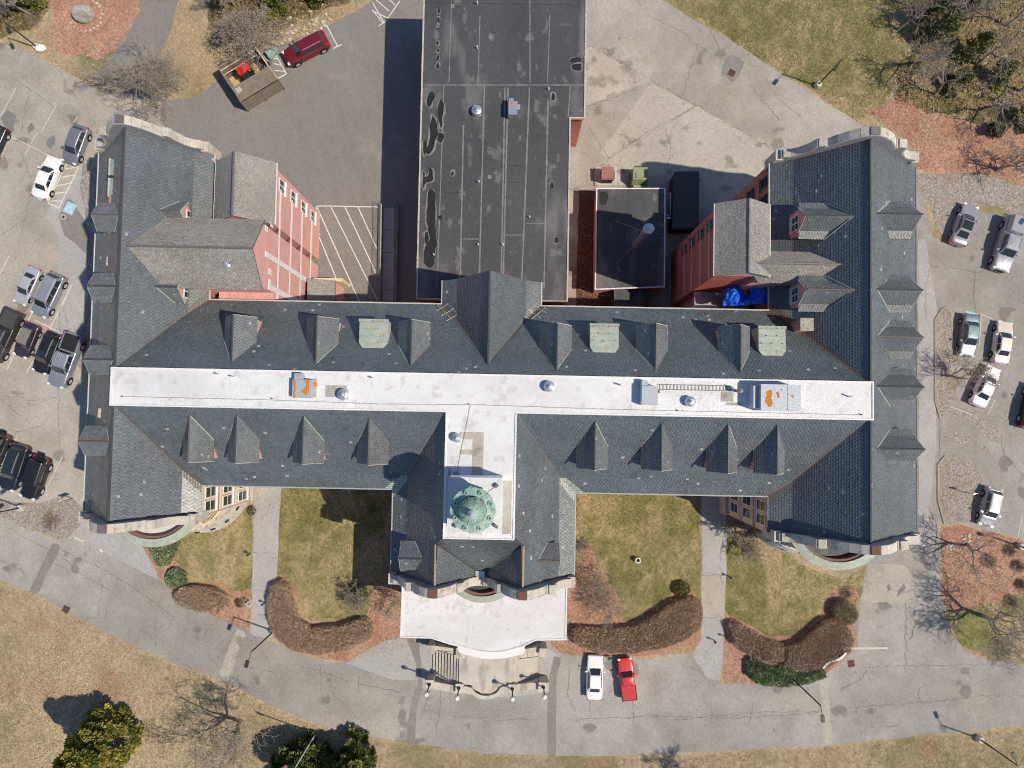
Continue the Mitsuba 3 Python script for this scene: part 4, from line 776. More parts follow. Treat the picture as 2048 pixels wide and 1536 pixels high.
# ---- entrance terrace with steps, walls and lamps
TE = thing('entrance_terrace', 'stained concrete entrance terrace with side steps, a curved front balustrade and globe lamps', 'terrace')
ZT = 1.75
tz = PL('921,1285 1020,1285 1030,1295 1030,1368 1003,1370 1000,1380 988,1388 972,1391 957,1388 945,1379 940,1368 921,1366', ZT)
obj('floor', M().prism(Polygon(PL('918,1270 1024,1270 1024,1372 1003,1374 996,1381 982,1387 964,1387 950,1380 942,1370 918,1368', ZT)), 0, ZT), 'm_tan_stone', TE)
a0, a1 = P(866, 1305, .7)[0], P(921, 1305, ZT)[0]; yb, yt = P(890, 1368, .9)[1], P(890, 1278, .9)[1]
for i in range(9):
    x0 = a0 + (a1 - a0) * i / 9; obj('step', M().box(x0, a1 + .01, yb, yt, 0, ZT * (i + 1) / 10), 'm_tan_stone', TE)
    obj('nosing', M().box(x0 - .03, x0 + .04, yb + .01, yt - .01, ZT * (i + 1) / 10 - .035, ZT * (i + 1) / 10 + .012), 'm_concrete', TE)
b0, b1 = P(1024, 1310, ZT)[0], P(1083, 1310, .4)[0]
for i in range(9):
    x1 = b1 - (b1 - b0) * i / 9; obj('step', M().box(b0 - .01, x1, yb, yt, 0, ZT * (i + 1) / 10), 'm_tan_stone', TE)
def pier(x0, x1, y0, y1, z, h):
    """Stone pier from its top corners on the photograph."""
    p, q = P(x0, y0, h), P(x1, y1, h); xa, xb, ya, yb2 = min(p[0], q[0]), max(p[0], q[0]), min(p[1], q[1]), max(p[1], q[1])
    k = obj('pier', M().box(xa + .06, xb - .06, ya + .06, yb2 - .06, -.2, h - .16), 'm_tan_stone', TE); obj('cap', M().box(xa, xb, ya, yb2, h - .16, h), 'm_tan_stone', k); return k
for a in ((854, 869, 1291, 1308), (912, 930, 1296, 1317), (1018, 1034, 1303, 1318), (1079, 1095, 1297, 1314)): pier(a[0], a[1], a[2], a[3], 0, 2.2)
for a in ((852, 868, 1360, 1377), (911, 927, 1368, 1387), (1017, 1034, 1369, 1386), (1077, 1098, 1365, 1384)): pier(a[0], a[1], a[2], a[3], 0, 2.1)
def low_wall(x0, y0, x1, y1, h, t, mat='m_tan_stone', cap=True):
    a, b = P(x0, y0, h)[:2], P(x1, y1, h)[:2]; d = (b - a) / np.linalg.norm(b - a); n = np.array([-d[1], d[0]]); L = np.linalg.norm(b - a)
    k = obj('low_wall', M().obox((a + b) / 2, d, n, L / 2, t / 2 - .05, -.2, h - .14), mat, TE); obj('cap', M().obox((a + b) / 2, d, n, L / 2, t / 2, h - .14, h), 'm_tan_stone', k)
low_wall(868, 1371, 911, 1379, 1.7, .75); low_wall(1034, 1376, 1077, 1371, 1.7, .75); low_wall(927, 1379, 943, 1383, 2.0, .7); low_wall(1004, 1381, 1017, 1378, 2.0, .7)
low_wall(869, 1297, 912, 1303, 1.7, .55); low_wall(1034, 1306, 1079, 1299, 1.7, .55)
arc_o = [P(972 + 33 * math.cos(t), 1375 + 24 * math.sin(t), 2.0)[:2] for t in np.linspace(.12, math.pi - .12, 25)]; arc_i = [P(972 + 28 * math.cos(t), 1373 + 19 * math.sin(t), 2.0)[:2] for t in np.linspace(.12, math.pi - .12, 25)]
obj('curved_rail', M().prism(Polygon(list(map(tuple, arc_o)) + list(map(tuple, arc_i[::-1]))), 1.85, 2.0), 'm_tan_stone', TE); obj('curved_kerb', M().prism(Polygon(list(map(tuple, arc_o)) + list(map(tuple, arc_i[::-1]))), -.2, .55), 'm_tan_stone', TE)
for i in range(25):
    c = (arc_o[i] + arc_i[i]) / 2; obj('baluster', M().lathe([(.05, .55), (.1, .8), (.11, 1.0), (.05, 1.5), (.08, 1.85)], tuple(c), 8), 'm_tan_stone', TE, smooth=40)
for (x0, y0, x1, y1) in ((873, 1301, 911, 1310), (1036, 1318, 1076, 1313)):
    a, b = P(x0, y0, 1.7), P(x1, y1, 2.3); obj('handrail', M().tube([a, b], .03, 6), 'm_steel_dark', TE); obj('handrail_post', M().tube([(a + b) / 2, (a + b) / 2 - np.array([0, 0, 1.2])], .025, 6), 'm_steel_dark', TE)
for i, (bx_, by_, gx_, gy_) in enumerate(((859, 1369, 857, 1379.5), (918, 1376, 916, 1387), (1025, 1378, 1024.5, 1390), (1087, 1374, 1087, 1385.5))):
    L = thing('globe_lamp', f'black lamp post with a white globe, {("first", "second", "third", "last")[i]} from the left on the entrance wall', 'lamp', 'globe lamps on the entrance wall')
    c = P(bx_, by_, 2.1); obj('post', M().lathe([(.17, 2.1), (.17, 2.25), (.07, 2.4), (.055, 4.3), (.13, 4.4), (.13, 4.48)], tuple(c[:2]), 14), 'm_steel_dark', L, smooth=40)
    obj('globe', M().ball((c[0], c[1], 4.7), .22, 3), 'm_globe', L, smooth=True); obj('cage', M().lathe([(.26, 4.42), (.24, 4.5)], tuple(c[:2]), 14), 'm_steel_dark', L)

# ---- flat roofed building at the rear
FB = thing('flat_roofed_building', 'long low brick building with a black rubber flat roof marked by puddles and pale seams', 'building')
ZF = 8.0; fp = Polygon([(-9.55, 10.9), (5.2, 10.9), (5.2, 29.15), (6.62, 29.15), (6.62, 41.6), (-9.55, 41.6)])
obj('wall', M().prism(fp.buffer(-.15, join_style='mitre'), -.3, ZF - .3), 'm_brick', FB); obj('roof', M().prism(fp, ZF - .3, ZF), 'm_membrane', FB); 
obj('roof_edge', M().prism(fp.buffer(.05, join_style='mitre').difference(fp.buffer(-.1, join_style='mitre')), ZF - .25, ZF + .09), 'm_stone', FB)
def flat(s, z): return Polygon(PL(s, z)).buffer(0)
def seam(lines, w, z, mat='m_seam', name='seam', hw=None):
    for s in lines.split(';'):
        r = np.random.default_rng(len(scene)); ls = LineString(PL(s.strip(), z)); n = max(3, int(ls.length / .5)); out = M()
        out.sheet(shapely.union_all([LineString([ls.interpolate(max(0, (i - .05) / n), True), ls.interpolate(min(1, (i + 1.05) / n), True)]).buffer(w * r.uniform(.55, 1.15) / 2, cap_style='flat') for i in range(n)]), z)
        obj(name, out, mat, FB)
seam('969,172 958,575; 1010,175 1002,575; 1016,175 1006,575; 1059,175 1043,575; 1096,200 1088,575; 927,250 920,575', .16, ZF + .006); seam('1141,172 1136,235; 888,172 874,575; 850,170 1170,170', .12, ZF + .006); seam('1012,470 1050,470; 1053,447 1092,447; 920,478 958,478; 1100,30 1095,165; 960,30 956,165; 903,0 898,165; 1060,0 1060,165', .1, ZF + .006)
seam('850,5 1160,10; 885,330 922,330; 885,385 925,385; 960,300 1000,300; 965,365 1045,365; 1000,330 1050,332; 1060,272 1095,272; 960,448 1000,448', .05, ZF + .004, 'm_black', 'lap_joint')
r_ = np.random.default_rng(11)
for s in ('859,185 865,190 862,210 856,214 852,202', '876,18 880,22 879,28 875,28', '876,33 879,36 878,42 875,41', '876,46 879,50 877,55 874,53', '875,81 878,84 877,90 873,88', '876,95 879,100 877,106 873,103', '876,110 878,116 876,122 872,119', '876,125 879,130 877,138 873,135',
          '862,183 868,188 865,205 860,216 856,200', '880,198 888,206 890,222 884,235 886,252 880,258 878,230 876,212', '864,228 872,238 874,255 878,268 870,285 868,300 862,308 856,310 850,304 858,285 860,255', '878,266 888,266 888,278 880,288 875,280', '848,280 853,285 854,300 848,314 845,300', '857,335 866,338 868,360 858,362 850,364 848,380 844,372 845,340 850,345 850,354 856,352',
          '858,380 866,379 871,388 870,410 873,440 868,455 872,470 875,488 870,500 868,530 860,535 852,528 848,505 850,490 862,478 856,460 852,440 854,400', '903,343 907,340 909,346 906,352 902,350', '1102,186 1108,184 1112,192 1108,202 1103,200', '1101,363 1104,362 1106,372 1103,378 1100,372', '1110,473 1116,472 1118,482 1113,488 1108,482',
          '1142,116 1150,114 1163,115 1163,124 1145,126 1139,120', '1145,130 1163,126 1163,142 1150,140 1144,139', '875,432 886,430 884,437 876,437', '850,465 855,463 858,475 856,490 850,488'):
    obj('puddle', M().sheet(wobble(flat(s, ZF), .05, .3, len(scene)), ZF + .012), 'm_puddle', FB); obj('tide_mark', M().sheet(wobble(flat(s, ZF).buffer(.08), .05, .3, len(scene)), ZF + .008), 'm_seam', FB)
for s in ((955, 97), (955, 8), (1059, 435), (958, 365), (957, 490), (1006, 490), (868, 510), (1097, 180)):
    q = P(*s, ZF); k = obj('vent_pipe', M().cyl(q[0], q[1], ZF, ZF + .45, .07, n=10), 'm_white_trim', FB)
for s in ((981, 74), (979, 354), (905, 12)): q = P(*s, ZF); obj('roof_patch', M().box(q[0] - .17, q[0] + .17, q[1] - .2, q[1] + .2, ZF, ZF + .016), 'm_seam', FB)
for y in (35.5, 31.2): window(FB, (6.47, y, 3.), (0, 1), (1, 0), 1.6, 1.8, 1, 1, 'm_cream')
obj('door', M().box(5.05, 5.09, 19.3, 20.5, 0, 2.2), 'm_white_trim', FB)
# ---- roof equipment (things that stand on the roofs)
def fan(px, py, z, r, label, tall=.62, mat='m_galv'):
    q = P(px, py, z + tall); F_ = thing('roof_fan', label, 'roof fan', 'round exhaust fans on the roofs')
    obj('curb', M().box(q[0] - r * .8, q[0] + r * .8, q[1] - r * .8, q[1] + r * .8, z, z + .22), mat, F_); obj('housing', M().lathe([(r * .7, z + .22), (r * .72, z + .36), (r, z + .34), (r * 1.02, z + .46), (r * .9, z + .6), (r * .55, z + .68), (r * .5, z + .78), (.001, z + .8)], tuple(q[:2]), 28), mat, F_, smooth=35)
    obj('motor_cover', M().lathe([(r * .3, z + .8), (r * .3, z + .9), (r * .22, z + .97), (.001, z + .98)], tuple(q[:2]), 18), mat, F_, smooth=35)
D = 20.47
def rust(k, z, spots):
    for s in spots.split(';'): obj('rust_patch', M().sheet(wobble(flat(s.strip(), z), .05, .16, len(scene)), z), 'm_rust', k)
fan(685, 789, D, .45, 'metal exhaust fan on the white roof right of the rusty unit'); fan(1099, 773, D, .44, 'metal exhaust fan on the white roof right of its middle'); fan(1382, 803, D, .42, 'metal exhaust fan on the white roof between the two grey units'); fan(913, 876, D, .36, 'metal exhaust fan on the white stem near the dome')
fan(953, 219, ZF, .52, 'metal exhaust fan on the black flat roof'); 
def unit(px0, py0, px1, py1, z, h, mat, label, seams=0):
    a, b = P(px0, py0, z + h), P(px1, py1, z + h); k = thing('roof_unit', label, 'rooftop unit', 'metal ventilation units on the roofs')
    m = M(); n = seams + 1
    for i in range(n): x0 = a[0] + (b[0] - a[0]) * i / n; obj('casing', M().box(x0 + (.012 if i else 0), a[0] + (b[0] - a[0]) * (i + 1) / n - .012, b[1], a[1], z + .12, z + h - .03 * (i % 2)), mat, k)
    obj('base', M().box(a[0] + .08, b[0] - .08, b[1] + .06, a[1] - .06, z, z + .12), 'm_lead', k); return k, a, b
k, a, b = unit(585, 759, 622, 796, D, .8, 'm_grey_metal', 'small rust streaked metal unit near the left end of the white roof'); obj('intake_hood', M().box(a[0] + .1, a[0] + .75, a[1], a[1] + .5, D + .1, D + .7), 'm_grey_metal', k); rust(k, D + .802, '586,761 590,761 591,775 594,790 590,796 586,795; 613,757 619,759 618,770 616,793 609,790 606,786 601,783 606,777 611,771; 594,750 600,749 601,753 596,755'); obj('pipe_stub', M().box(b[0], b[0] + .28, a[1] - .5, a[1] - .25, D + .1, D + .35), 'm_orange', k)
k, a, b = unit(1284, 771, 1316, 810, D, 1.0, 'm_grey_metal', 'grey metal unit beside the ladder on the white roof'); obj('intake_hood', M().box(a[0] + .02, a[0] + .5, a[1], a[1] + .4, D + .1, D + .8), 'm_grey_metal', k); obj('junction_box', M().box(b[0], b[0] + .25, a[1] - .55, a[1] - .32, D + .1, D + .4), 'm_iron_red', k)
k, a, b = unit(1522, 768, 1602, 822, D, 1.75, 'm_grey_metal', 'largest grey metal unit with rust patches near the right end of the white roof', 2); rust(k, D + 1.752, '1531,783 1540,781 1546,790 1545,800 1543,813 1536,815 1531,805; 1553,786 1557,785 1561,794 1555,797; 1580,790 1585,788 1586,795; 1562,780 1564,778 1565,781'); obj('side_duct', M().box(a[0] - .42, a[0] - .01, b[1] + .15, a[1] - .1, D, D + 1.3), 'm_grey_metal', k); obj('exhaust_cowl', M().lathe([(.12, D), (.12, D + .9), (.2, D + .95), (.2, D + 1.1), (.001, D + 1.15)], (a[0] - 1.35, (a[1] + b[1]) / 2 + .5), 14), 'm_lead', k)
k, a, b = unit(1017, 202, 1035, 229, ZF, 1.15, 'm_galv', 'pale metal unit on the black flat roof'); obj('intake_hood', M().box(a[0] + .05, a[0] + .5, a[1], a[1] + .35, ZF + .2, ZF + 1.05), 'm_galv', k); obj('side_panel', M().box(b[0], b[0] + .25, a[1] - .7, a[1] - .2, ZF + .1, ZF + .9), 'm_galv', k); rust(k, ZF + 1.152, '1021,209 1024,208 1025,212 1022,213')
LA = thing('ladder', 'metal ladder lying flat on the white roof', 'ladder'); p0, p1, p2 = P(1317, 769, D + .1), P(1464, 769, D + .1), P(1317, 779, D + .1); hh = p0[1] - p2[1]
for yy in (p0[1], p0[1] - hh): obj('rail', M().box(p0[0], p1[0], yy - .022, yy + .022, D + .03, D + .11), 'm_lead', LA)
for i in range(21): xx = p0[0] + .12 + (p1[0] - p0[0] - .2) * i / 20; obj('rung', M().tube([(xx, p0[1], D + .07), (xx, p0[1] - hh, D + .07)], .02, 6), 'm_lead', LA)
for i, (px, py) in enumerate(((440, 750), (470, 755), (749, 757), (1240, 770), (1462, 775), (1697, 793), (246, 793), (545, 797), (938, 808), (1355, 821), (1722, 829))):
    q = P(px, py, D); tall = .8 if i < 6 else .25
    k = obj('vent_pipe', M().cyl(q[0], q[1], D, D + tall, .065 if i < 6 else .05, n=10), 'm_white_trim' if i < 6 else 'm_lead', FRK)
obj('lightning_cable', M().tube([P(248, 793, D + .05), P(545, 800, D + .05), P(760, 808, D + .05), P(940, 809, D + .05)], .014, 4), 'm_lead', FRK); obj('lightning_cable', M().tube([P(940, 809, D + .05), P(1200, 818, D + .05), P(1500, 825, D + .05), P(1722, 830, D + .05)], .014, 4), 'm_lead', FRK)
obj('lightning_cable', M().tube([P(940, 809, D + .05), P(936, 835, D + .06), P(922, 900, D + .05), P(913, 948, D + .05)], .014, 4), 'm_lead', FRK); q = P(912, 950, D + .2); obj('drain_cap', M().lathe([(.24, D), (.24, D + .12), (.14, D + .3), (.001, D + .34)], tuple(q[:2]), 16), 'm_lead', FRK)

# ---- left rear annexe
def annex(name, label, gable, conn, wall, s):
    """gable: (x_eave_in, x_ridge, x_eave_out, y0, y1, z_ridge); conn: (x_far, y0, yr, y1, z_ridge, z_eave) cross gable; wall: x of the painted wall; s = +1: painted wall faces +x."""
    A = thing(name, label, 'building'); xi, xr, xo, y0, y1, zr = gable; xf, c0, cr, c1, zcr, zce = conn
    ze = 15.2; lo, hi = sorted((xi, xo))
    obj('wall', M().prism(sbox(-27.2, y0, -26.2, y1), -.3, 14.2).prism(sbox(-26.25, y0, max(hi - .3, wall), y1), -.3, ze - .15).prism(sbox(min(xf, wall - s * .05), c0 + .3, max(xf, wall - s * .05), c1 - .3), -.3, ze + .3), 'm_paint_brick', A)
    obj('gable_wall', M().hexa([(wall - .02 * s, c0 + .3, ze + .2), (wall - .02 * s, c1 - .3, ze + .2), (wall - .02 * s, c1 - .3, zce - .1), (wall - .02 * s, cr, zcr - .12), (wall - .02 * s, c0 + .3, zce - .1)], [(wall - .4 * s, c0 + .3, ze + .2), (wall - .4 * s, c1 - .3, ze + .2), (wall - .4 * s, c1 - .3, zce - .1), (wall - .4 * s, cr, zcr - .12), (wall - .4 * s, c0 + .3, zce - .1)]), 'm_paint_brick', A)
    obj('upper_wall', M().prism(sbox(min(xf, wall - s * .4), c0 + .3, max(xf, wall - s * .4), c1 - .3), ze + .3, zce - .1), 'm_paint_brick', A)
    yq0 = y0 if not name.endswith('x') else y0
    for a in (xi, xo): slope(A, [[(xr, y0 - .2, zr), (xr, y1 + .25, zr), (a, y1 + .25, ze), (a, y0 - .2, ze)]], SHING)
    for a in (c0, c1): slope(A, [[(xf, cr, zcr), (wall + s * .15, cr, zcr), (wall + s * .15, a, zce), (xf, a, zce)]], SHING)
    capline(A, (xr, y0 - .2, zr + .02), (xr, y1 + .25, zr + .02), .1, 'm_lead'); capline(A, (xf, cr, zcr + .02), (wall + s * .15, cr, zcr + .02), .1, 'm_lead')
    for yy in (y0 - .02, y1 + .02): obj('gable_wall', M().hexa([(lo + .3, yy - .12, ze - .3), (hi - .3, yy - .12, ze - .3), (xr, yy - .12, zr - .15)], [(lo + .3, yy + .12, ze - .3), (hi - .3, yy + .12, ze - .3), (xr, yy + .12, zr - .15)]), 'm_paint_brick', A)
    for a in (xi, xo): obj('gutter', M().tube([(a, y0 - .2, ze - .02), (a, y1 + .25, ze - .02)], .06, 6), 'm_white_trim', A)
    return A
LA1 = annex('brick_annexe', 'pink painted brick annexe with white bands and grey brown shingle roofs on the left', (-26.55, -23.85, -21.15, 16.3, 21.35, 17.95), (-31.75, 9.95, 12.9, 15.95, 19.95, 17.35), -21.45, 1)
def band(A, xw, s, y0, y1, z0, z1, name='band', mat='m_white_trim', p=.05): obj(name, M().box(min(xw, xw + s * p), max(xw, xw + s * p), y0, y1, z0, z1), mat, A)
XW = -21.45
for zz in (13.1, 9.75, 6.4, 3.05): band(LA1, XW, 1, 9.7, 19.9, zz - .16, zz + .16)
for yy in (13.2, 10.55): band(LA1, XW, 1, yy - .24, yy + .24, .2, 16.6 if yy > 12 else 15.6, 'pilaster', p=.08)
for zz in (12.9, 9.55, 6.2, 2.85): window(LA1, (XW, 20.2, zz), (0, 1), (1, 0), 1.25, 1.5, 1, 0, 'm_white_trim', .08)
for yy, zz in ((16.1, 15.2), (11.9, 15.3), (11.0, 15.3), (15.4, 16.5)): band(LA1, XW, 1, yy - .25, yy + .25, zz - .3, zz + .3, 'blind_panel')
kk = obj('wall', M().box(XW - 4.9, XW, 9.15, 10.6, -.3, 14.0), 'm_paint_brick', LA1)
q0, q1 = P(617, 557, 5.0), P(668, 588, 4.2)
obj('entry_block', M().box(q0[0] - .2, q1[0], q1[1] - 2., q0[1] - .1, -.2, 4.2), 'm_paint_brick', LA1); slope(LA1, [[(q0[0] - .1, q0[1], 5.0), (q0[0] - .1, q1[1] - 2., 5.0), (q1[0] + .15, q1[1] - 2., 4.2), (q1[0] + .15, q0[1], 4.2)]], SHING)
obj('parapet', M().box(q0[0] + .1, q1[0] + .7, q0[1], q0[1] + .35, -.2, 3.6), 'm_cream', LA1)
fan(452, 527, 18.3, .42, 'metal exhaust fan on the left shingled annexe roof')
# ---- right rear annexe
RA1 = annex('brick_annexe', 'dark red brick annexe with grey brown shingle roofs in the right courtyard', (22.0, 20.05, 17.45, 11.9, 18.3, 17.0), (27.6, 11.65, 13.2, 14.4, 19.1, 17.6), 17.72, -1) if False else thing('brick_annexe', 'dark red brick annexe with grey brown shingle roofs in the right courtyard', 'building')
A = RA1; ZA = 17.6; ya, yb_ = P(1428, 552, ZA)[1], P(1428, 407, ZA)[1]; xo, xr, xi = P(1428, 480, ZA)[0], P(1498, 480, 19.3)[0], P(1540, 480, ZA)[0]
obj('wall', M().prism(sbox(xo + .3, ya + .15, xi - .2, yb_ - .2), -.3, ZA - .15), 'm_pink_red', A)
for a in (xo, xi): slope(A, [[(xr, ya, 19.3), (xr, yb_, 19.3), (a, yb_, ZA), (a, ya, ZA)]], SHING); obj('gutter', M().tube([(a, ya, ZA - .02), (a, yb_, ZA - .02)], .06, 6), 'm_white_trim', A)
for yy in (ya + .2, yb_ - .25): obj('gable_wall', M().hexa([(xo + .3, yy - .1, ZA - .4), (xi - .2, yy - .1, ZA - .4), (xr, yy - .1, 19.15)], [(xo + .3, yy + .1, ZA - .4), (xi - .2, yy + .1, ZA - .4), (xr, yy + .1, 19.15)]), 'm_paint_brick', A)
capline(A, (xr, ya, 19.32), (xr, yb_, 19.32), .1, 'm_lead')
e0, e1 = P(1530, 565, 17.0)[1], P(1530, 502, 17.0)[1]; cr = P(1600, 528, 18.5)[1]; xl, xrr = P(1522, 528, 18.5)[0], P(1684, 530, 18.8)[0]
for a in (e0, e1): slope(A, [[(xl - 1.2, cr, 18.6), (xrr, cr, 18.6), (xrr - 1.9, a, 16.9), (xl + .3, a, 16.9)]], SHING)
obj('upper_wall', M().prism(sbox(xl, e0 + .15, xrr - 2.2, e1 - .15), 12., 16.9), 'm_paint_brick', A); capline(A, (xl - 1., cr, 18.62), (xrr, cr, 18.62), .1, 'm_lead')
slope(A, [[(xl - 1.2, cr, 18.6), (xl + .3, e0, 16.9), (xl - 1.6, e0 - .3, 15.6), (xl - 2.6, cr, 16.2)], [(xl - 1.2, cr, 18.6), (xl + .3, e1, 16.9), (xl - 1.6, e1 + .3, 15.6), (xl - 2.6, cr, 16.2)]] if False else [[(xl - 1.2, cr, 18.6), (xl + .3, e0, 16.9), (xl - 1.5, cr, 16.8)]], SHING)
for zz in (15.1, 12.1, 9., 6.): band(A, xo + .3, -1, ya + .2, yb_ - .9, zz - .13, zz + .13, mat='m_stone')
for zz in (15.6, 12.6, 9.5, 6.4): window(A, (xo + .3, yb_ - 1.3, zz), (0, -1), (-1, 0), .9, 1.5, 1, 0, 'm_lead', .06)
yq = YN + .1
obj('link_wall', M().box(xo + 1.2, 22.4, yq, ya + .2, -.3, 9.5), 'm_paint_brick', A); ql = P(1388, 610, 10.2); obj('link_parapet', M().box(ql[0], ql[0] + 2.2, yq, yq + .9, 9.3, 10.4), 'm_white_trim', A)
obj('link_roof', M().box(ql[0] + .15, 22.3, yq + .12, ya, 9.5, 9.8), 'm_concrete', A)
# blue tarpaulin over building work between the annexe and the main roof
tp = thing('blue_tarpaulin', 'crumpled bright blue tarpaulin weighed down beside the right annexe', 'tarpaulin'); c0, c1 = P(1436, 616, 11.), P(1533, 572, 11.); nx, ny = 46, 26
gx_, gy_ = np.meshgrid(np.linspace(c0[0], c1[0], nx), np.linspace(c0[1], c1[1], ny), indexing='ij'); import meshkit
pp = np.c_[gx_.ravel(), gy_.ravel(), np.zeros(nx * ny)]; hN = np.array([meshkit.fbm(np.array([[x * 1.1, y * 1.1, 0.]]))[0] if False else 0 for x, y in pp[:1, :2]])
rr_ = np.random.default_rng(5); zz = np.zeros(nx * ny)
for i in range(26):
    a = rr_.uniform(0, math.pi); f = rr_.uniform(1.5, 9.); ph = rr_.uniform(0, 6.28); zz += np.abs(np.sin((pp[:, 0] * math.cos(a) + pp[:, 1] * math.sin(a)) * f + ph)) ** .7 * .55 / f
px_ = (gx_.ravel() - c0[0]) / (c1[0] - c0[0]); py_ = (gy_.ravel() - c0[1]) / (c1[1] - c0[1]); zz += 10.0 + 1.5 * np.exp(-((px_ - .72) / .25) ** 2) + .55 * np.exp(-((px_ - .2) / .16) ** 2); pp[:, 2] = zz
keep = lambda i, j: not (py_[i * ny + j] > .62 + .25 * math.sin(px_[i * ny + j] * 9) and px_[i * ny + j] < .5)
f = [[i * ny + j, (i + 1) * ny + j, (i + 1) * ny + j + 1, i * ny + j + 1] for i in range(nx - 1) for j in range(ny - 1) if keep(i, j)]
obj('sheet', M().add(pp, f), 'm_tarp', tp, smooth=False)
for (x0, y0, x1, y1) in ((1432, 588, 1490, 594), (1455, 580, 1482, 592), (1490, 572, 1545, 573), (1489, 572, 1492, 590)): obj('pole', M().tube([P(x0, y0, 12.2), P(x1, y1, 12.3)], .045, 6), 'm_stone', tp)
# ---- service building in the right courtyard
SB = thing('service_building', 'small square grey flat roofed service building with a tall metal flue', 'building'); ZS = 3.2
sp = Polygon(PL('1193,377 1330,377 1329,574 1190,579', ZS)); obj('wall', M().prism(sp.buffer(-.12, join_style='mitre'), -.3, ZS - .25), 'm_brick', SB); obj('roof', M().prism(sp, ZS - .25, ZS), 'm_membrane', SB); obj('roof_edge', M().prism(sp.buffer(.04, join_style='mitre').difference(sp.buffer(-.08, join_style='mitre')), ZS - .2, ZS + .08), 'm_white_trim', SB)
obj('puddle', M().sheet(wobble(flat('1201,386 1212,383 1218,388 1214,410 1204,411 1200,398', ZS), .08, .3), ZS + .01), 'm_puddle', SB)
qb = P(1273, 491, ZS); obj('flue', M().lathe([(.42, ZS), (.42, ZS + 6.2), (.55, ZS + 6.25), (.55, ZS + 6.75), (.5, ZS + 6.9), (.001, ZS + 7.05)], tuple(qb[:2]), 24), 'm_galv', SB, smooth=30)
for zz in np.arange(ZS + 1., ZS + 6, 1.2): obj('flue_band', M().lathe([(.42, zz), (.45, zz + .02), (.45, zz + .1), (.42, zz + .12)], tuple(qb[:2]), 24), 'm_lead', SB)
for px, py in ((1225, 440), (1330, 470), (1230, 530)): obj('guy_wire', M().tube([P(px, py, ZS + .05), (qb[0], qb[1], ZS + 5.5)], .012, 4), 'm_galv', SB)
obj('pipe', M().tube([P(1341, 385, 1.2), P(1341, 430, 1.2), P(1334, 432, 1.2)], .09, 8), 'm_white_trim', SB)
obj('valve_cluster', M().tube([P(1331, 432, 1.), P(1344, 433, 1.), P(1344, 436, 1.3), P(1333, 437, 1.2)], .12, 8), 'm_galv', SB)
obj('lean_to', M().prism(Polygon(PL('1228,580 1295,578 1293,620 1228,620', 2.2)), -.2, 2.2), 'm_membrane', SB)
CB = thing('tank_enclosure', 'black flat topped tank enclosure in the shaded right courtyard', 'enclosure'); cbp = Polygon(PL('1350,345 1397,344 1396,455 1346,455', 2.6)); obj('body', M().prism(cbp, 0, 2.45), 'm_black', CB); obj('lid', M().prism(cbp.buffer(.08, join_style='mitre'), 2.45, 2.6), 'm_deck', CB); obj('rail', M().tube([P(1330, 345, 2.2), P(1396, 340, 2.9)], .03, 6), 'm_lead', CB)
lm = sheet('mulch_bed', Polygon(PL('1158,380 1192,380 1192,590 1230,600 1230,620 1152,622')), .018, 'm_leafmulch', 'dark leaf filled strip beside the service building', .05)
r_ = np.random.default_rng(2)
k = thing('fallen_leaves', 'rust brown fallen leaves drifted beside the service building', 'leaves'); labels[k]['kind'] = 'stuff'; m = M()
for i in range(2600):
    c = np.array([*P(r_.uniform(1158, 1190), r_.uniform(430, 620))[:2], .03 + r_.random() * .05]); a = r_.uniform(0, 6.28); s_ = r_.uniform(.06, .13); d = np.array([math.cos(a), math.sin(a), r_.normal(0, .3)]) * s_; e_ = np.array([-math.sin(a), math.cos(a), r_.normal(0, .3)]) * s_ * .7
    m.add([c - d, c + e_, c + d, c - e_], [[0, 1, 2, 3]], np.array([.17, .09, .06]) * r_.uniform(.4, 1.5))
scene[k] = mikit.ply(m.mesh(), 'm_leaf', color=m.col())
# ---- dumpster and transformer
def crate_unit(name, label, cat, px, z, body, cx0, base=None):
    a, b = P(px[0], px[1], z), P(px[2], px[3], z); k = thing(name, label, cat)
    x0, x1, y0, y1 = a[0], b[0], b[1], a[1]; return k, x0, x1, y0, y1
k, x0, x1, y0, y1 = crate_unit('transformer', 'rusty red topped transformer cabinet on a tan pad', 'transformer', (1204, 334, 1227, 358), 1.6, 0, 0)
obj('cabinet', M().box(x0, x1, y0, y1, .2, 1.45), 'm_lead', k); obj('lid', M().hexa([(x0 - .05, y0 - .05, 1.45), (x1 + .05, y0 - .05, 1.45), (x1 + .05, y1 + .05, 1.45), (x0 - .05, y1 + .05, 1.45)], [(x0 - .02, y0 + .1, 1.6), (x1 + .02, y0 + .1, 1.6), (x1 + .02, y1, 1.68), (x0 - .02, y1, 1.68)]), 'm_dull_red', k); obj('pad', M().prism(Polygon(PL('1190,336 1233,336 1233,372 1189,372')), 0, .2), 'm_tan_stone', k); obj('door', M().box(x0 + .1, x1 - .1, y0 - .06, y0 - .012, .3, 1.4), 'm_black', k); obj('cooling_fins', M().box(x1, x1 + .2, y0 + .2, y1 - .2, .3, 1.2), 'm_lead', k)
k, x0, x1, y0, y1 = crate_unit('generator', 'pale green generator cabinet with a sloped front', 'generator', (1267, 334, 1297, 360), 1.8, 0, 0)
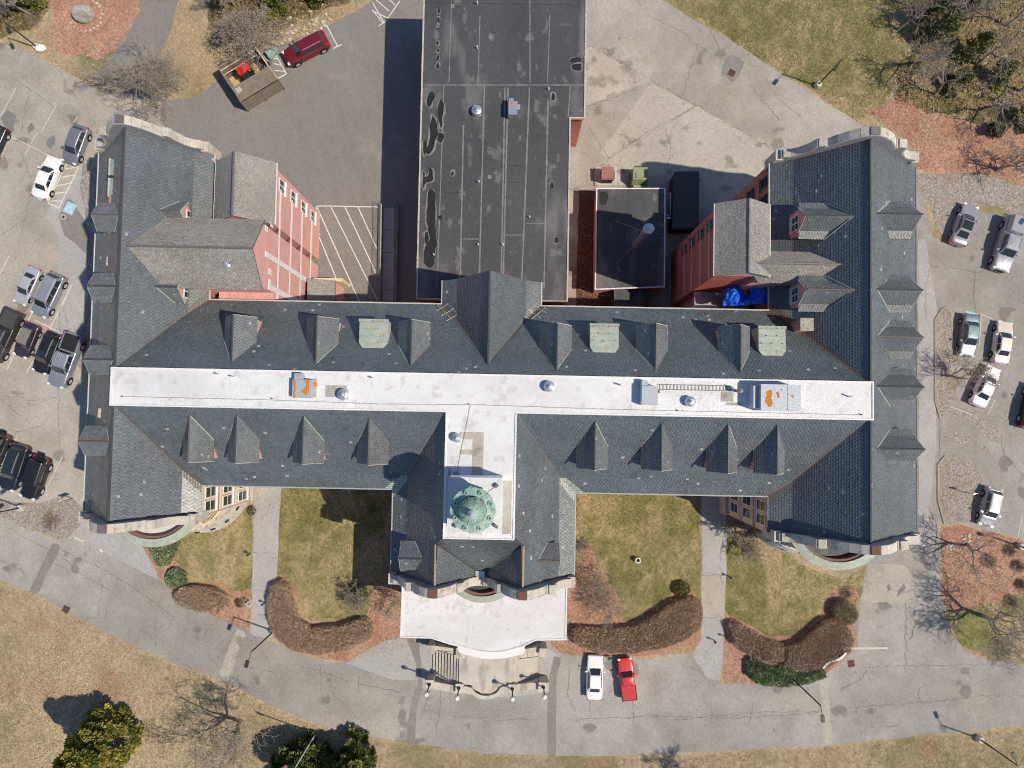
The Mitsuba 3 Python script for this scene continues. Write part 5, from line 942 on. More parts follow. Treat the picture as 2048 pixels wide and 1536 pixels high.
obj('cabinet', M().hexa([(x0, y0 - .4, .15), (x1, y0 - .4, .15), (x1, y1, .15), (x0, y1, .15)], [(x0, y0 + .1, 1.7), (x1, y0 + .1, 1.7), (x1, y1, 1.8), (x0, y1, 1.8)]), 'm_green_box', k); obj('hatch', M().box(x0 + .3, x1 - .5, y0 + .25, y0 + .85, 1.71, 1.86), 'm_green_box', k); obj('louvre', M().box(x0 + .15, x1 - .25, y0 - .55, y0 - .3, .4, .95), 'm_green_box', k); obj('feet', M().box(x0 + .2, x1 - .2, y0 - .1, y1 - .2, 0, .15), 'm_black', k); obj('muffler', M().tube([(x0 - .2, y0 + .3, .5), (x0 - .2, y1 - .3, .5)], .13, 10), 'm_lead', k)
# ---- sunken ramp with railings left of the flat roofed building
RP = thing('ramp', 'grey concrete access ramp between metal railings in the shade of the flat roofed building', 'ramp')
obj('slab', M().prism(Polygon(PL('768,416 789,416 787,620 764,620')), 0, .12), 'm_walk', RP)
for i, yy in enumerate((459, 506, 580)): obj('joint', M().sheet(line(f'768,{yy} 789,{yy}', .05), .124), 'm_black', RP)
for (x0, y0, x1, y1) in ((763, 410, 760, 612), (795, 412, 791, 612)):
    a, b = P(x0, y0), P(x1, y1); obj('kerb_wall', M().obox((a[:2] + b[:2]) / 2, (b - a) / np.linalg.norm(b - a), (1, 0), np.linalg.norm(b - a) / 2, .12, -.2, .5), 'm_walk', RP)
    rl = thing('railing', 'steel railing with upright bars along the %s edge of the ramp' % ('left' if x0 < 780 else 'right'), 'railing'); 
    for zz in (.6, 1.5): obj('rail', M().tube([a + np.array([0, 0, zz]), b + np.array([0, 0, zz])], .03, 6), 'm_lead', rl)
    n = 62; bars = M()
    for i in range(n + 1): c = a + (b - a) * i / n; bars.tube([c + np.array([0, 0, .5]), c + np.array([0, 0, 1.5])], .014 if i % 8 else .03, 4)
    obj('bar', bars, 'm_lead', rl, kind='stuff')

# ------------------------------------------------------------------ cars
def paint_mat(key, c, metal=.0, rough=.28): scene[key] = {'type': 'twosided', 'bsdf': {'type': 'principled', 'base_color': rgb(c), 'metallic': metal, 'roughness': rough, 'specular': .5, 'clearcoat': .8, 'clearcoat_gloss': .92}}
for k, c, mt in (('p_white', (.78, .78, .8), 0), ('p_silver', (.33, .345, .385), .3), ('p_grey', (.2, .215, .25), .3), ('p_slate', (.26, .29, .36), .35), ('p_dark', (.045, .043, .042), .1), ('p_black', (.012, .013, .017), .05), ('p_navy', (.014, .02, .04), .1), ('p_darkred', (.15, .01, .022), .1),
                 ('p_red', (.55, .03, .035), .05), ('p_teal', (.17, .25, .27), .4), ('p_cream', (.68, .62, .57), .1), ('p_plum', (.045, .03, .055), .2), ('p_pale', (.45, .47, .52), .25)): paint_mat(k, c, mt)
KINDS = {  # length, width, belt height, roof height, hood, cowl x, roof front x, roof rear x, rear glass base x, deck height, tail
    'sedan': dict(L=4.75, W=1.82, belt=.96, roof=1.45, hood=.78, xc=1.12, r1=.42, r2=-.95, xb=-1.62, deck=1.02),
    'coupe': dict(L=4.4, W=1.8, belt=.95, roof=1.42, hood=.77, xc=.98, r1=.3, r2=-.85, xb=-1.68, deck=1.0),
    'hatch': dict(L=4.25, W=1.8, belt=1.02, roof=1.58, hood=.86, xc=1.1, r1=.5, r2=-1.45, xb=-1.88, deck=1.04),
    'small': dict(L=3.7, W=1.68, belt=.94, roof=1.42, hood=.82, xc=.9, r1=.42, r2=-1.2, xb=-1.6, deck=.98),
    'suv': dict(L=4.7, W=1.88, belt=1.1, roof=1.72, hood=.98, xc=1.2, r1=.62, r2=-1.8, xb=-2.12, deck=1.12),
    'minivan': dict(L=4.95, W=1.95, belt=1.08, roof=1.76, hood=.95, xc=1.5, r1=.85, r2=-1.95, xb=-2.3, deck=1.1),
    'pickup': dict(L=5.6, W=1.95, belt=1.16, roof=1.82, hood=1.08, xc=1.35, r1=.78, r2=-.72, xb=-.92, deck=1.16, bed=True),
    'small_pickup': dict(L=4.75, W=1.78, belt=1.02, roof=1.6, hood=.95, xc=.95, r1=.45, r2=-.4, xb=-.55, deck=1.05, bed=True),
    'jeep': dict(L=4.15, W=1.86, belt=1.15, roof=1.82, hood=1.12, xc=.75, r1=.55, r2=-1.7, xb=-1.78, deck=1.15, boxy=True)}
def loft(st, sec):
    rings = []
    for x, wd, zt in st: rings.append([(x, wd * a, b if b < .3 else .3 + (zt - .3) * (b - .3) / .7) for a, b in sec] + [(x, -wd * a, b if b < .3 else .3 + (zt - .3) * (b - .3) / .7) for a, b in sec[::-1]])
    n = len(rings[0]); v = np.array(rings).reshape(-1, 3); f = []
    for i in range(len(rings) - 1):
        for j in range(n): f.append([i * n + j, (i + 1) * n + j, (i + 1) * n + (j + 1) % n, i * n + (j + 1) % n])
    m = M().add(v, f); e = (len(rings) - 1) * n
    m.add(v, [[0, j + 1, j] for j in range(1, n - 1)] + [[e, e + j, e + j + 1] for j in range(1, n - 1)]); return m
CARS = {}
def car_parts(kind):
    """The meshes of one kind of car, x forward, standing on z = 0."""
    if kind in CARS: return CARS[kind]
    k = KINDS[kind]; L, Wd = k['L'] / 2, k['W'] / 2; belt, roof, xc, r1, r2, xb = (k[q] for q in ('belt', 'roof', 'xc', 'r1', 'r2', 'xb')); out = {}
    bx = k.get('boxy')
    sec = [(0, 1.025), (.5, 1.02), (.8, 1.005), (.93, .97), (.985, .88), (1., .68), (.99, .42), (.95, .25), (.85, .2), (0, .2)]
    st = [(L, Wd * (.62 if not bx else .8), k['hood'] - .16), (L - .08, Wd * (.78 if not bx else .84), k['hood'] - .08), (L - .25, Wd * (.9 if not bx else .86), k['hood'] - .02), (L - .6, Wd * .97 if not bx else Wd * .87, k['hood'] + .03), ((L - .6 + xc) / 2, Wd * (.99 if not bx else .9), (k['hood'] + belt) / 2 + .03), (xc, Wd, belt), (0, Wd, belt + .01), (xb, Wd, k['deck']),
          (-L + .45, Wd * .97, k['deck']), (-L + .18, Wd * (.93 if not k.get('bed') else .97), k['deck'] - .02), (-L + .05, Wd * (.82 if not k.get('bed') else .95), k['deck'] - .08), (-L, Wd * (.66 if not k.get('bed') else .9), k['deck'] - .25)]
    body = loft(sorted(st), sec)
    hb, ht = Wd * .88, Wd * (.68 if not bx else .8)
    if k.get('bed'): hb, ht = Wd * .9, Wd * .74
    b4 = [(xc + .02, hb * .86), (xc - .35, hb), (xb + .25, hb), (xb, hb * .9)]; t4 = [(r1, ht * .9), (r1 - .2, ht), (r2 + .15, ht), (r2, ht * .94)]
    def ring(pts, z): return [(x, y, z) for x, y in pts] + [(x, -y, z) for x, y in pts[::-1]]
    rb, rt = ring(b4, belt - .03), ring(t4, roof - .06); rc = ring([(x * .97 + (r1 + r2) / 2 * .03 + 0, y * .9) for x, y in t4], roof)
    g = M(); n = 8; v = rb + rt + rc + [((r1 + r2) / 2, 0, roof + .035)]; f = []
    for lv in range(2):
        for j in range(n): f += [[lv * n + j, lv * n + (j + 1) % n, (lv + 1) * n + (j + 1) % n], [lv * n + j, (lv + 1) * n + (j + 1) % n, (lv + 1) * n + j]]
    for j in range(n): f.append([2 * n + j, 2 * n + (j + 1) % n, 3 * n])
    body.add(v, f)
    out['body'] = (body, 40)
    def panel(q, off=.014):
        q = np.array(q, float); nn = np.cross(q[1] - q[0], q[2] - q[0]); nn /= np.linalg.norm(nn); c = q.mean(0)
        if nn @ (c - np.array([(r1 + r2) / 2, 0, .9])) < 0: q = q[::-1]; nn = -nn
        return M().add(list(q + nn * off) + list(q), [[0, 1, 2, 3], [0, 4, 5, 1], [1, 5, 6, 2], [2, 6, 7, 3], [3, 7, 4, 0]])
    ZB, ZT = belt - .03, roof - .06
    def lerp(a, b, t): return np.array(a, float) + (np.array(b, float) - np.array(a, float)) * t
    def face(p0, p1, q0, q1, u0, u1, v0, v1): return [lerp(lerp(p0, p1, u), lerp(q0, q1, u), v_) for u, v_ in ((u0, v0), (u1, v0), (u1, v1), (u0, v1))]
    F = lambda i: (*b4[i], ZB)
    mir = lambda p: (p[0], -p[1], p[2])
    p0, q0 = (*b4[0], ZB), (*t4[0], ZT); out['windshield'] = (panel(face(p0, mir(p0), q0, mir(q0), .04, .96, .1, .95)), False)
    p3, q3 = (*b4[3], ZB), (*t4[3], ZT); out['rear_window'] = (panel(face(p3, mir(p3), q3, mir(q3), .08, .92, .22 if not k.get('bed') else .3, .92)), False)
    cuts = [(.02, .48), (.53, .97)] if kind not in ('minivan', 'suv', 'small_pickup', 'coupe') else ([(.02, .34), (.37, .67), (.7, .97)] if kind in ('minivan', 'suv') else [(.03, .95)])
    for s in (1, -1):
        p1, q1, p2, q2 = ((x, y * s, z) for x, y, z in ((*b4[1], ZB), (*t4[1], ZT), (*b4[2], ZB), (*t4[2], ZT)))
        for a, b in cuts: out[f'side_window{s}{a}'] = (panel(face(p1, p2, q1, q2, a, b, .2, .9)), False)
        p0s, q0s = (b4[0][0], b4[0][1] * s, ZB), (t4[0][0], t4[0][1] * s, ZT); out[f'quarter_window{s}'] = (panel(face(p0s, p1, q0s, q1, .45, .95, .2, .75)), False)
        for e, c in ((1, 'headlight'), (-1, 'taillight')):
            x = e * (L - .13); yy = Wd * .72 * s; z = (k['hood'] - .12) if e > 0 else k['deck'] - .16
            out[f'{c}{s}'] = (M().obox((x, yy), (1, -s * e * .35), (s * e * .35, 1), .11, .15, z - .07, z + .085), False)
        out[f'mirror{s}'] = (M().obox((xc - .38, s * (Wd + .1)), (1, 0), (0, 1), .07, .11, belt - .02, belt + .13).obox((xc - .36, s * (Wd - .03)), (1, 0), (0, 1), .03, .06, belt, belt + .05), False)
        for xw in (L - .86, -L + .9 if not k.get('bed') else -L + 1.05):
            wr = .33 if roof < 1.6 else .38
            ty = M(); tw = .11
            for a in (0,): ty.tube([(xw, s * (Wd - .2), wr), (xw, s * (Wd + .012), wr)], wr, 20)
            out[f'wheel{s}{xw}'] = (ty, False); out[f'rim{s}{xw}'] = (M().tube([(xw, s * (Wd + .0), wr), (xw, s * (Wd + .022), wr)], wr * .62, 14), False)
            hub = M()
            for a in range(5): d = np.array([math.cos(a * 1.2566), 0, math.sin(a * 1.2566)]); hub.tube([np.array([xw, s * (Wd + .026), wr]) + d * .09, np.array([xw, s * (Wd + .026), wr]) + d * wr * .58], .03, 4)
            out[f'spokes{s}{xw}'] = (hub, False); out[f'arch{s}{xw}'] = (M().tube([(xw, s * (Wd - .2), wr + .03), (xw, s * (Wd + .006), wr + .03)], wr + .075, 20), False)
    out['grille'] = (M().box(L - .05, L + .012, -Wd * .45, Wd * .45, .42, k['hood'] - .16), False)
    out['wipers'] = (M().tube([(xc + .03, -hb * .6, belt + .015), (xc - .08, hb * .1, belt + .1)], .014, 4).tube([(xc + .03, 0, belt + .015), (xc - .08, hb * .55, belt + .1)], .014, 4), False)
    if kind in ('suv', 'minivan', 'pickup'):
        for s in (1, -1): out[f'roof_rail{s}'] = (M().tube([(r1 - .25, s * ht * .86, roof + .03), ((r1 + r2) / 2, s * ht * .88, roof + .06), (r2 + .2, s * ht * .86, roof + .03)], .022, 6), False)
    if k.get('bed'):
        out['bed_floor'] = (M().box(-L + .16, xb - .1, -Wd * .8, Wd * .8, k['deck'] + .0, k['deck'] + .045), False)
        out['bed_rail'] = (M().box(-L + .06, xb - .08, Wd * .82, Wd * .98, k['deck'] - .02, k['deck'] + .075).box(-L + .06, xb - .08, -Wd * .98, -Wd * .82, k['deck'] - .02, k['deck'] + .075).box(-L + .03, -L + .13, -Wd * .97, Wd * .97, k['deck'] - .02, k['deck'] + .07), False)
    if bx: out['spare_wheel'] = (M().tube([(-L - .02, -.1, .95), (-L - .24, -.1, .95)], .36, 18), False)
    CARS[kind] = {n: mikit.ply(m.mesh(), None, smooth=s) for n, (m, s) in out.items()}; return CARS[kind]
PARTMAT = dict(windshield='m_glass', rear_window='m_glass', side_window='m_glass', quarter_window='m_glass', headlight='m_lens', taillight='m_red_light', grille='m_black', wipers='m_black', wheel='m_tyre', rim='m_rim', spokes='m_grey_metal', arch='m_black', roof_rail='m_grey_metal', spare_wheel='m_tyre', bed_floor='m_black')
import re
def car(kind, paint, front, rear, label, cat='car', extra=(), mats={}):
    """Front and rear end of the car on the photograph, read at half its height."""
    k = KINDS[kind]; a, b = P(*front, .75), P(*rear, .75); c = (a + b) / 2; d = a - b; ang = math.degrees(math.atan2(d[1], d[0])); S = np.linalg.norm(d[:2]) / k['L']; S = min(max(S, .9), 1.1)
    tw = T().translate([float(c[0]), float(c[1]), .006]).rotate([0, 0, 1], ang).scale([float(S), float(min(S, 1.04)), float(min(S, 1.03))])
    key = thing({'car': 'parked_car', 'pickup truck': 'pickup_truck', 'van': 'minivan'}.get(cat, 'parked_car'), label, cat, 'parked vehicles'); wheels = {}
    for n, ply in car_parts(kind).items():
        base = re.match(r'[a-z_]+', n).group(0); mat = mats.get(base) or PARTMAT.get(base, paint); par = key
        wid = n[len(base):]
        if base in ('rim', 'spokes'): par = wheels[wid]
        kk = numbered(par + '__' + {'arch': 'wheel_arch', 'wipers': 'wiper', 'spokes': 'spoke'}.get(base, base)); scene[kk] = {**ply, 'bsdf': {'type': 'ref', 'id': mat}, 'to_world': tw}
        if base == 'wheel': wheels[wid] = kk
    L2, ht = k['L'] / 2, k['W'] / 2 * .68
    for e in extra:
        if e == 'sunroof': obj('sunroof', M().box(k['r1'] - .75, k['r1'] - .2, -ht * .7, ht * .7, k['roof'] + .01, k['roof'] + .045), 'm_glass', key, to_world=tw)
        if e == 'glassroof': obj('glass_roof', M().box(k['r2'] + .12, k['r1'] - .1, -ht * .84, ht * .84, k['roof'] + .005, k['roof'] + .045), 'm_glass', key, to_world=tw)
        if e == 'panelroof':
            for i in range(3): x1 = k['r1'] - .12 - i * .8; obj('roof_glass', M().box(x1 - .76, x1, -ht * .84, ht * .84, k['roof'] + .005, k['roof'] + .045), 'm_glass', key, to_world=tw)
        if e == 'ribs':
            for i in range(5): y = (-.6 + .3 * i) * ht; obj('roof_rib', M().box(k['r2'] + .15, k['r1'] - .2, y - .03, y + .03, k['roof'] + .0, k['roof'] + .05), paint, key, to_world=tw)
        if e == 'softtop': obj('soft_top', M().hexa([(k['r1'] + .02, -ht * .95, k['roof'] - .05), (k['r2'] - .05, -ht * .98, k['roof'] - .05), (k['r2'] - .05, ht * .98, k['roof'] - .05), (k['r1'] + .02, ht * .95, k['roof'] - .05)], [(k['r1'] - .05, -ht * .85, k['roof'] + .03), (k['r2'], -ht * .88, k['roof'] + .035), (k['r2'], ht * .88, k['roof'] + .035), (k['r1'] - .05, ht * .85, k['roof'] + .03)]), 'm_soft_top', key, to_world=tw)
        if e == 'cap': obj('bed_cap', M().hexa([(-L2 + .08, -.88, 1.2), (k['xb'] - .1, -.88, 1.2), (k['xb'] - .1, .88, 1.2), (-L2 + .08, .88, 1.2)], [(-L2 + .2, -.7, 1.84), (k['xb'] - .06, -.7, 1.86), (k['xb'] - .06, .7, 1.86), (-L2 + .2, .7, 1.84)]), paint, key, to_world=tw)
        if e == 'tonneau':
            obj('bed_cover', M().box(-L2 + .14, k['xb'] - .12, -.74, .74, k['deck'] + .05, k['deck'] + .1), mats.get('cover', 'm_black'), key, to_world=tw)
            for i in range(5): y = -.5 + .25 * i; obj('cover_rib', M().box(-L2 + .2, k['xb'] - .2, y - .02, y + .02, k['deck'] + .1, k['deck'] + .125), mats.get('cover', 'm_black'), key, to_world=tw)
    return key
car('hatch', 'p_grey', (137, 326), (166, 252), 'grey hatchback parked nearest the upper left corner of the building')
car('sedan', 'p_white', (109, 314), (78, 396), 'white sedan in the accessible bay left of the building')
car('suv', 'p_navy', (-28, 318), (2, 256), 'dark car cut off by the left edge of the picture, beside the empty bays')
car('sedan', 'p_pale', (37, 606), (70, 536), 'pale silver sedan beside the grey minivan on the left')
car('minivan', 'p_slate', (77, 631), (118, 548), 'blue grey minivan with ribbed roof in the left car park', 'van', ('ribs',))
car('pickup', 'p_dark', (-16, 722), (31, 621), 'dark grey pickup with an open bed at the left edge', 'pickup truck', (), {'bed_floor': 'm_deck'})
car('small', 'p_plum', (39, 713), (67, 648), 'small dark purple car with a grey fabric roof', 'car', ('softtop',))
car('suv', 'p_black', (79, 745), (112, 666), 'black car with sunroof beside the grey pickup on the left', 'car', ('sunroof',))
car('pickup', 'p_slate', (113, 773), (152, 668), 'blue grey crew cab pickup with a black bed cover by the left wall', 'pickup truck', ('ribs', 'tonneau'))
car('suv', 'p_navy', (13, 979), (44, 890), 'black car with large glass roof in the lower left car park', 'car', ('panelroof',))
car('jeep', 'p_black', (57, 997), (86, 913), 'black off-road car with a spare wheel on its tail')
car('jeep', 'p_dark', (-22, 935), (8, 868), 'brownish car cut off by the left edge above the black car with glass roof')
car('coupe', 'p_silver', (1944, 409), (1915, 489), 'silver car with a black glass roof on the right by the gravel', 'car', ('glassroof',))
car('pickup', 'p_silver', (1998, 542), (2031, 435), 'silver pickup with a canopy over its bed at the right edge', 'pickup truck', ('cap',))
car('sedan', 'p_teal', (1934, 713), (1944, 628), 'teal grey sedan by the long gravel island')
car('sedan', 'p_cream', (2012, 643), (2000, 727), 'cream white sedan at the right edge beside the teal sedan')
car('sedan', 'p_white', (1990, 734), (1954, 811), 'white sedan under the bare tree on the right')
car('suv', 'p_black', (2075, 770), (2056, 858), 'black car cut off by the right edge of the picture')
car('hatch', 'p_silver', (1971, 1052), (1990, 976), 'silver hatchback beside the teardrop gravel island')
car('sedan', 'p_white', (1191, 1312), (1188, 1399), 'white sedan parked in front of the entrance hedge')
car('small_pickup', 'p_red', (1249, 1316), (1259, 1400), 'bright red pickup in front of the entrance hedge', 'pickup truck', ('tonneau',), {'cover': 'p_red', 'bed_floor': 'p_red', 'bed_rail': 'm_black'})
car('suv', 'p_darkred', (571, 119), (654, 76), 'dark red car on the new asphalt behind the building')

# ------------------------------------------------------------------ vegetation
def cones(p0, p1, r0, r1, n=3):
    """Many straight tapered twigs at once."""
    p0, p1 = np.asarray(p0), np.asarray(p1); r0, r1 = np.asarray(r0), np.asarray(r1); d = p1 - p0; d = d / (np.linalg.norm(d, axis=1, keepdims=True) + 1e-9)
    ref = np.where(np.abs(d[:, 2:]) < .9, [[0, 0, 1.]], [[1., 0, 0]]); a = np.cross(d, ref); a /= np.linalg.norm(a, axis=1, keepdims=True) + 1e-9; b = np.cross(d, a); g = np.arange(n) * 2 * np.pi / n
    off = np.cos(g)[None, :, None] * a[:, None] + np.sin(g)[None, :, None] * b[:, None]
    v = np.concatenate([p0[:, None] + off * r0[:, None, None], p1[:, None] + off * r1[:, None, None]], 1); k = len(p0); j = np.arange(n); jj = (j + 1) % n
    f = np.concatenate([np.stack([j, j + n, jj + n], 1), np.stack([j, jj + n, jj], 1)]); return v.reshape(-1, 3), (f[None] + 2 * n * np.arange(k)[:, None, None]).reshape(-1, 3)
def grow(base, h, spread, seed, lean=(0, 0), stems=1, depth=6, kids=3, r0=None, up=.25, first=.28):
    """Skeleton of a leafless tree: arrays of segment ends and radii."""
    r = np.random.default_rng(seed); r0 = r0 or h * .023; seg = []; X = lambda v: v / np.linalg.norm(v)
    todo = []
    for s in range(stems):
        a = s * 6.28 / stems + r.uniform(0, 1); tilt = (0 if stems == 1 else r.uniform(.25, .6)); d = X(np.array([math.cos(a) * tilt + lean[0], math.sin(a) * tilt + lean[1], 1.])); todo.append((np.array([*base[:2], -.05]), d, h * first * (1 if stems == 1 else 1.1), r0 / (stems ** .5), 0))
    while todo:
        p, d, L, rad, lv = todo.pop(); n = 3 if lv < 4 else 2; pts = [p]
        for i in range(n):
            d = X(d + r.normal(0, .13 + .03 * lv, 3) + np.array([0, 0, up * (.35 if lv else .1)])); q = p + d * L / n; rr = rad * (1 - .42 * (i + 1) / n); seg.append((p, q, rad * (1 - .42 * i / n), rr, lv)); p = q; pts.append(p)
        if lv >= depth: continue
        rad2 = rad * .62; nk = kids + (1 if r.random() < .45 else 0) - (1 if lv > 3 and r.random() < .3 else 0)
        for j in range(nk):
            a = r.uniform(0, 6.28); t = r.uniform(.35, .85) if j else r.uniform(.1, .35); ref = np.array([1., 0, 0]) if abs(d[0]) < .8 else np.array([0, 1., 0]); u = X(np.cross(d, ref)); v = np.cross(d, u)
            dd = X(d + (u * math.cos(a) + v * math.sin(a)) * t * 1.35 * spread); start = pts[-1] if j < 2 or lv == 0 and r.random() < .6 else pts[r.integers(1, len(pts))]
            todo.append((start, dd, L * r.uniform(.62, .86), max(rad2 * r.uniform(.7, 1.05), .012), lv + 1))
    return seg
def bare_tree(px, py, h, spread, seed, label, stems=1, depth=5, kids=3, lean=(0, 0), cat='tree', name='bare_tree', group='leafless trees round the building', mat='m_bark', minr=.02, **kw):
    seg = grow(P(px, py), h, spread, seed, lean, stems, depth, kids, **kw); k = thing(name, label, cat, group)
    for nm, sel, n in (('trunk', [s for s in seg if s[4] <= 1], 8), ('crown', [s for s in seg if s[4] > 1], 4)):
        if sel: v, f = cones([s[0] for s in sel], [s[1] for s in sel], [max(s[2], minr) for s in sel], [max(s[3], minr * .7) for s in sel], n); obj(nm, M().add(v, f), mat, k, kind=None if nm == 'trunk' else None)
    return k
bare_tree(295, 146, 11., 1.9, 21, 'wide bare tree at the bottom of the grey drive, upper left', kids=4, depth=5, up=.12, first=.3, lean=(-.05, .03), minr=.016)
bare_tree(482, 1444, 12., 1.4, 12, 'bare tree between the two evergreens at the lower left', kids=3, depth=6, lean=(-.05, -.05), r0=.27, minr=.016)
bare_tree(1966, 1232, 9.5, 1.7, 13, 'large bare tree on the red mulch at the lower right', kids=3, depth=6, r0=.25, minr=.014)
bare_tree(1936, 1088, 8., 1.6, 14, 'bare tree on the mulch below the silver hatchback', kids=3, depth=5, lean=(-.1, 0), r0=.2)
bare_tree(1894, 750, 6.2, 1.4, 15, 'small bare tree on the long gravel island', kids=3, depth=5, r0=.15)
bare_tree(1992, 342, 7, 1.6, 16, 'bare tree on the red slope right of the building', kids=3, depth=5, lean=(.1, 0), r0=.18)
WOODS = ((1838, 128, 9.5, 'first bare tree at the left edge of the upper right wood'), (1868, 188, 8., 'bare tree in the wood just above the red mulch'), (1905, 62, 10., 'bare tree deep in the upper right wood'), (1952, 128, 10., 'bare tree in the middle of the upper right wood'), (2012, 52, 11., 'tall bare tree in the upper right corner'),
         (2040, 182, 9., 'bare tree at the right edge of the wood'), (1862, 18, 9., 'bare tree by the grass bank at the top edge'), (1985, 212, 9., 'bare tree at the lower edge of the wood'), (1935, 8, 10., 'bare tree at the top edge of the wood'), (1795, 60, 7., 'outermost bare tree on the grass bank'))
for i, (px, py, h, l) in enumerate(WOODS): bare_tree(px, py, h * .92, 1.35, 40 + i, l, kids=3, depth=5, up=.2, r0=.16, minr=.014)
bare_tree(508, 98, 4.5, 1.1, 61, 'bare bush behind the wooden shed', stems=5, depth=5, cat='bush', name='bare_bush', first=.36, r0=.09)
bare_tree(1472, 1064, 3.4, 1.2, 62, 'small bare bush by the right walkway', stems=3, depth=5, cat='bush', name='bare_bush', first=.33, r0=.06)
for i, (px, py, h, l) in enumerate(((1212, 1208, 3.6, 'lower bare bush on the mulch right of the portico'), (1182, 1140, 3.4, 'middle bare bush on the mulch right of the portico'), (1165, 1090, 3.2, 'upper bare bush right of the portico by the wall'), (1196, 1178, 3., 'bare bush between two others right of the portico'),
                                     (728, 1192, 3.2, 'bare bush at the lawn edge left of the portico'), (778, 1190, 3., 'bare bush close to the portico left side'), (705, 1180, 2.6, 'leafy bare bush on the lawn left of the portico'))):
    bare_tree(px, py, h, 1.15, 70 + i, l, stems=4, depth=4, cat='bush', name='bare_bush', first=.34, r0=.07, minr=.013, mat='m_bark')
for i, (px, py, l) in enumerate(((55, 25, 'bare tree in the upper left corner'), (8, 18, 'bare tree cut by the upper left corner'), (470, 12, 'bare tree at the top edge by the drive'), (600, -8, 'bare tree above the dark red car'), (400, -10, 'bare tree at the top of the grey drive'))): bare_tree(px, py, 6.5, 1., 85 + i, l, depth=5, kids=4)
bare_tree(1350, 1556, 6., 1.1, 95, 'bare tree cut off by the bottom edge right of the middle')
def twig_ball(px, py, r, h, seed, label, col=(.34, .28, .21), n=330, name='dry_shrub'):
    c = P(px, py); q = np.random.default_rng(seed); a = q.uniform(0, 6.28, n); t = np.sqrt(q.random(n)); e = np.stack([np.cos(a) * t * r, np.sin(a) * t * r, h * (1 - .75 * t ** 2) * q.uniform(.6, 1.05, n)], 1); s = e * np.array([.25, .25, .0]) + e * q.uniform(.0, .5, (n, 1)); k = thing(name, label, 'bush', 'dry twiggy shrubs')
    v, f = cones(s + [c[0], c[1], .0], e + [c[0], c[1], .03], np.full(n, .012), np.full(n, .007)); m = M().add(v, f, np.repeat(np.array(col) * q.uniform(.5, 1.5, (n, 1)), 6, 0)); scene[k] = mikit.ply(m.mesh(), 'm_twig', color=m.col())
for i, (px, py, r, h, l) in enumerate(((1976, 1122, .95, .9, 'dry shrub on the right mulch bed below the lamp'), (2034, 1132, .8, .9, 'dry shrub at the right edge of the mulch bed'), (2040, 1168, .7, .9, 'dark dry shrub at the right edge, second from the top'), (2020, 1202, .9, .8, 'dry shrub above the lower right bare tree'), (2018, 1100, .8, .7, 'dry shrub beside the lamp on the right'),
                                     (104, 1041, 1.2, .8, 'straw brown shrub on the gravel corner at the lower left'), (1692, 1186, .8, .5, 'low dry shrub above the round clipped bush'), (70, 40, 1.1, .8, 'dry shrub at the upper left'), (520, 40, 1.3, .8, 'dry shrub on the stony bank'), (450, 60, 1.5, .9, 'dry shrub on the bank left of the shed'))): twig_ball(px, py, r, h, 200 + i, l)
def fill(pg, n, q):
    x0, y0, x1, y1 = pg.bounds; out = np.zeros((0, 2)); shapely.prepare(pg)
    while len(out) < n: c = np.c_[q.uniform(x0, x1, n), q.uniform(y0, y1, n)]; out = np.vstack([out, c[shapely.contains_xy(pg, c[:, 0], c[:, 1])]])
    return out[:n]
def hedge(s, h, label, seed, cols, dens=420, green=False, name='hedge', group='clipped hedges in front of the building', ln=.19):
    """A clipped hedge: thousands of short twigs or leaf sprays filling its body, thicker at the skin."""
    pg = poly(s).buffer(-.05).buffer(.05) if isinstance(s, str) else s; q = np.random.default_rng(seed); n = int(pg.area * dens); xy = fill(pg, n, q); bd = pg.exterior
    dist = shapely.distance(bd, shapely.points(xy)); prof = np.clip(dist / .55, 0, 1); top = h * (.35 + .65 * np.sqrt(1 - (1 - prof) ** 2)) * (1 + .07 * np.sin(xy[:, 0] * 2.1) * np.sin(xy[:, 1] * 1.7)); t = q.random(n) ** .42; z = top * t
    p = np.c_[xy, z]; near = np.array([[*bd.interpolate(bd.project(Point(a))).coords[0]] for a in xy]) - xy; side = near / (np.linalg.norm(near, axis=1, keepdims=True) + 1e-6) * (1 - prof)[:, None]
    d = np.c_[side * .8 + q.normal(0, .4, (n, 2)), .6 + q.random(n) * .9]; d /= np.linalg.norm(d, axis=1, keepdims=True); l = ln * q.uniform(.6, 1.4, n); k = thing(name, label, 'hedge' if name == 'hedge' else 'shrub', group)
    ci = q.integers(0, len(cols), n); col = np.array(cols)[ci] * q.uniform(.4, 1.6, (n, 1))
    if green:
        w_ = np.cross(d, q.normal(0, 1, (n, 3))); w_ /= np.linalg.norm(w_, axis=1, keepdims=True) + 1e-9; w_ *= (l * .33)[:, None]; e = p + d * l[:, None]; mid = (p + e) / 2
        v = np.stack([p, mid + w_, e, mid - w_], 1).reshape(-1, 3); f = (np.array([[0, 1, 2], [0, 2, 3]])[None] + 4 * np.arange(n)[:, None, None]).reshape(-1, 3); obj('foliage', M().add(v, f, np.repeat(col, 4, 0)), 'm_leaf', k)
    else:
        v, f = cones(p, p + d * l[:, None], np.full(n, .028), np.full(n, .014)); obj('twigs', M().add(v, f, np.repeat(col, 6, 0)), 'm_twig', k)
    obj('core', M().prism(pg.buffer(-.3), 0, h * .45), 'm_hedge_core' if not green else 'm_green_core', k)
BR = ((.52, .41, .31), (.39, .28, .2), (.63, .53, .42), (.46, .37, .26), (.31, .2, .145))
GR = ((.28, .34, .19), (.34, .4, .22), (.2, .26, .13), (.4, .45, .27))
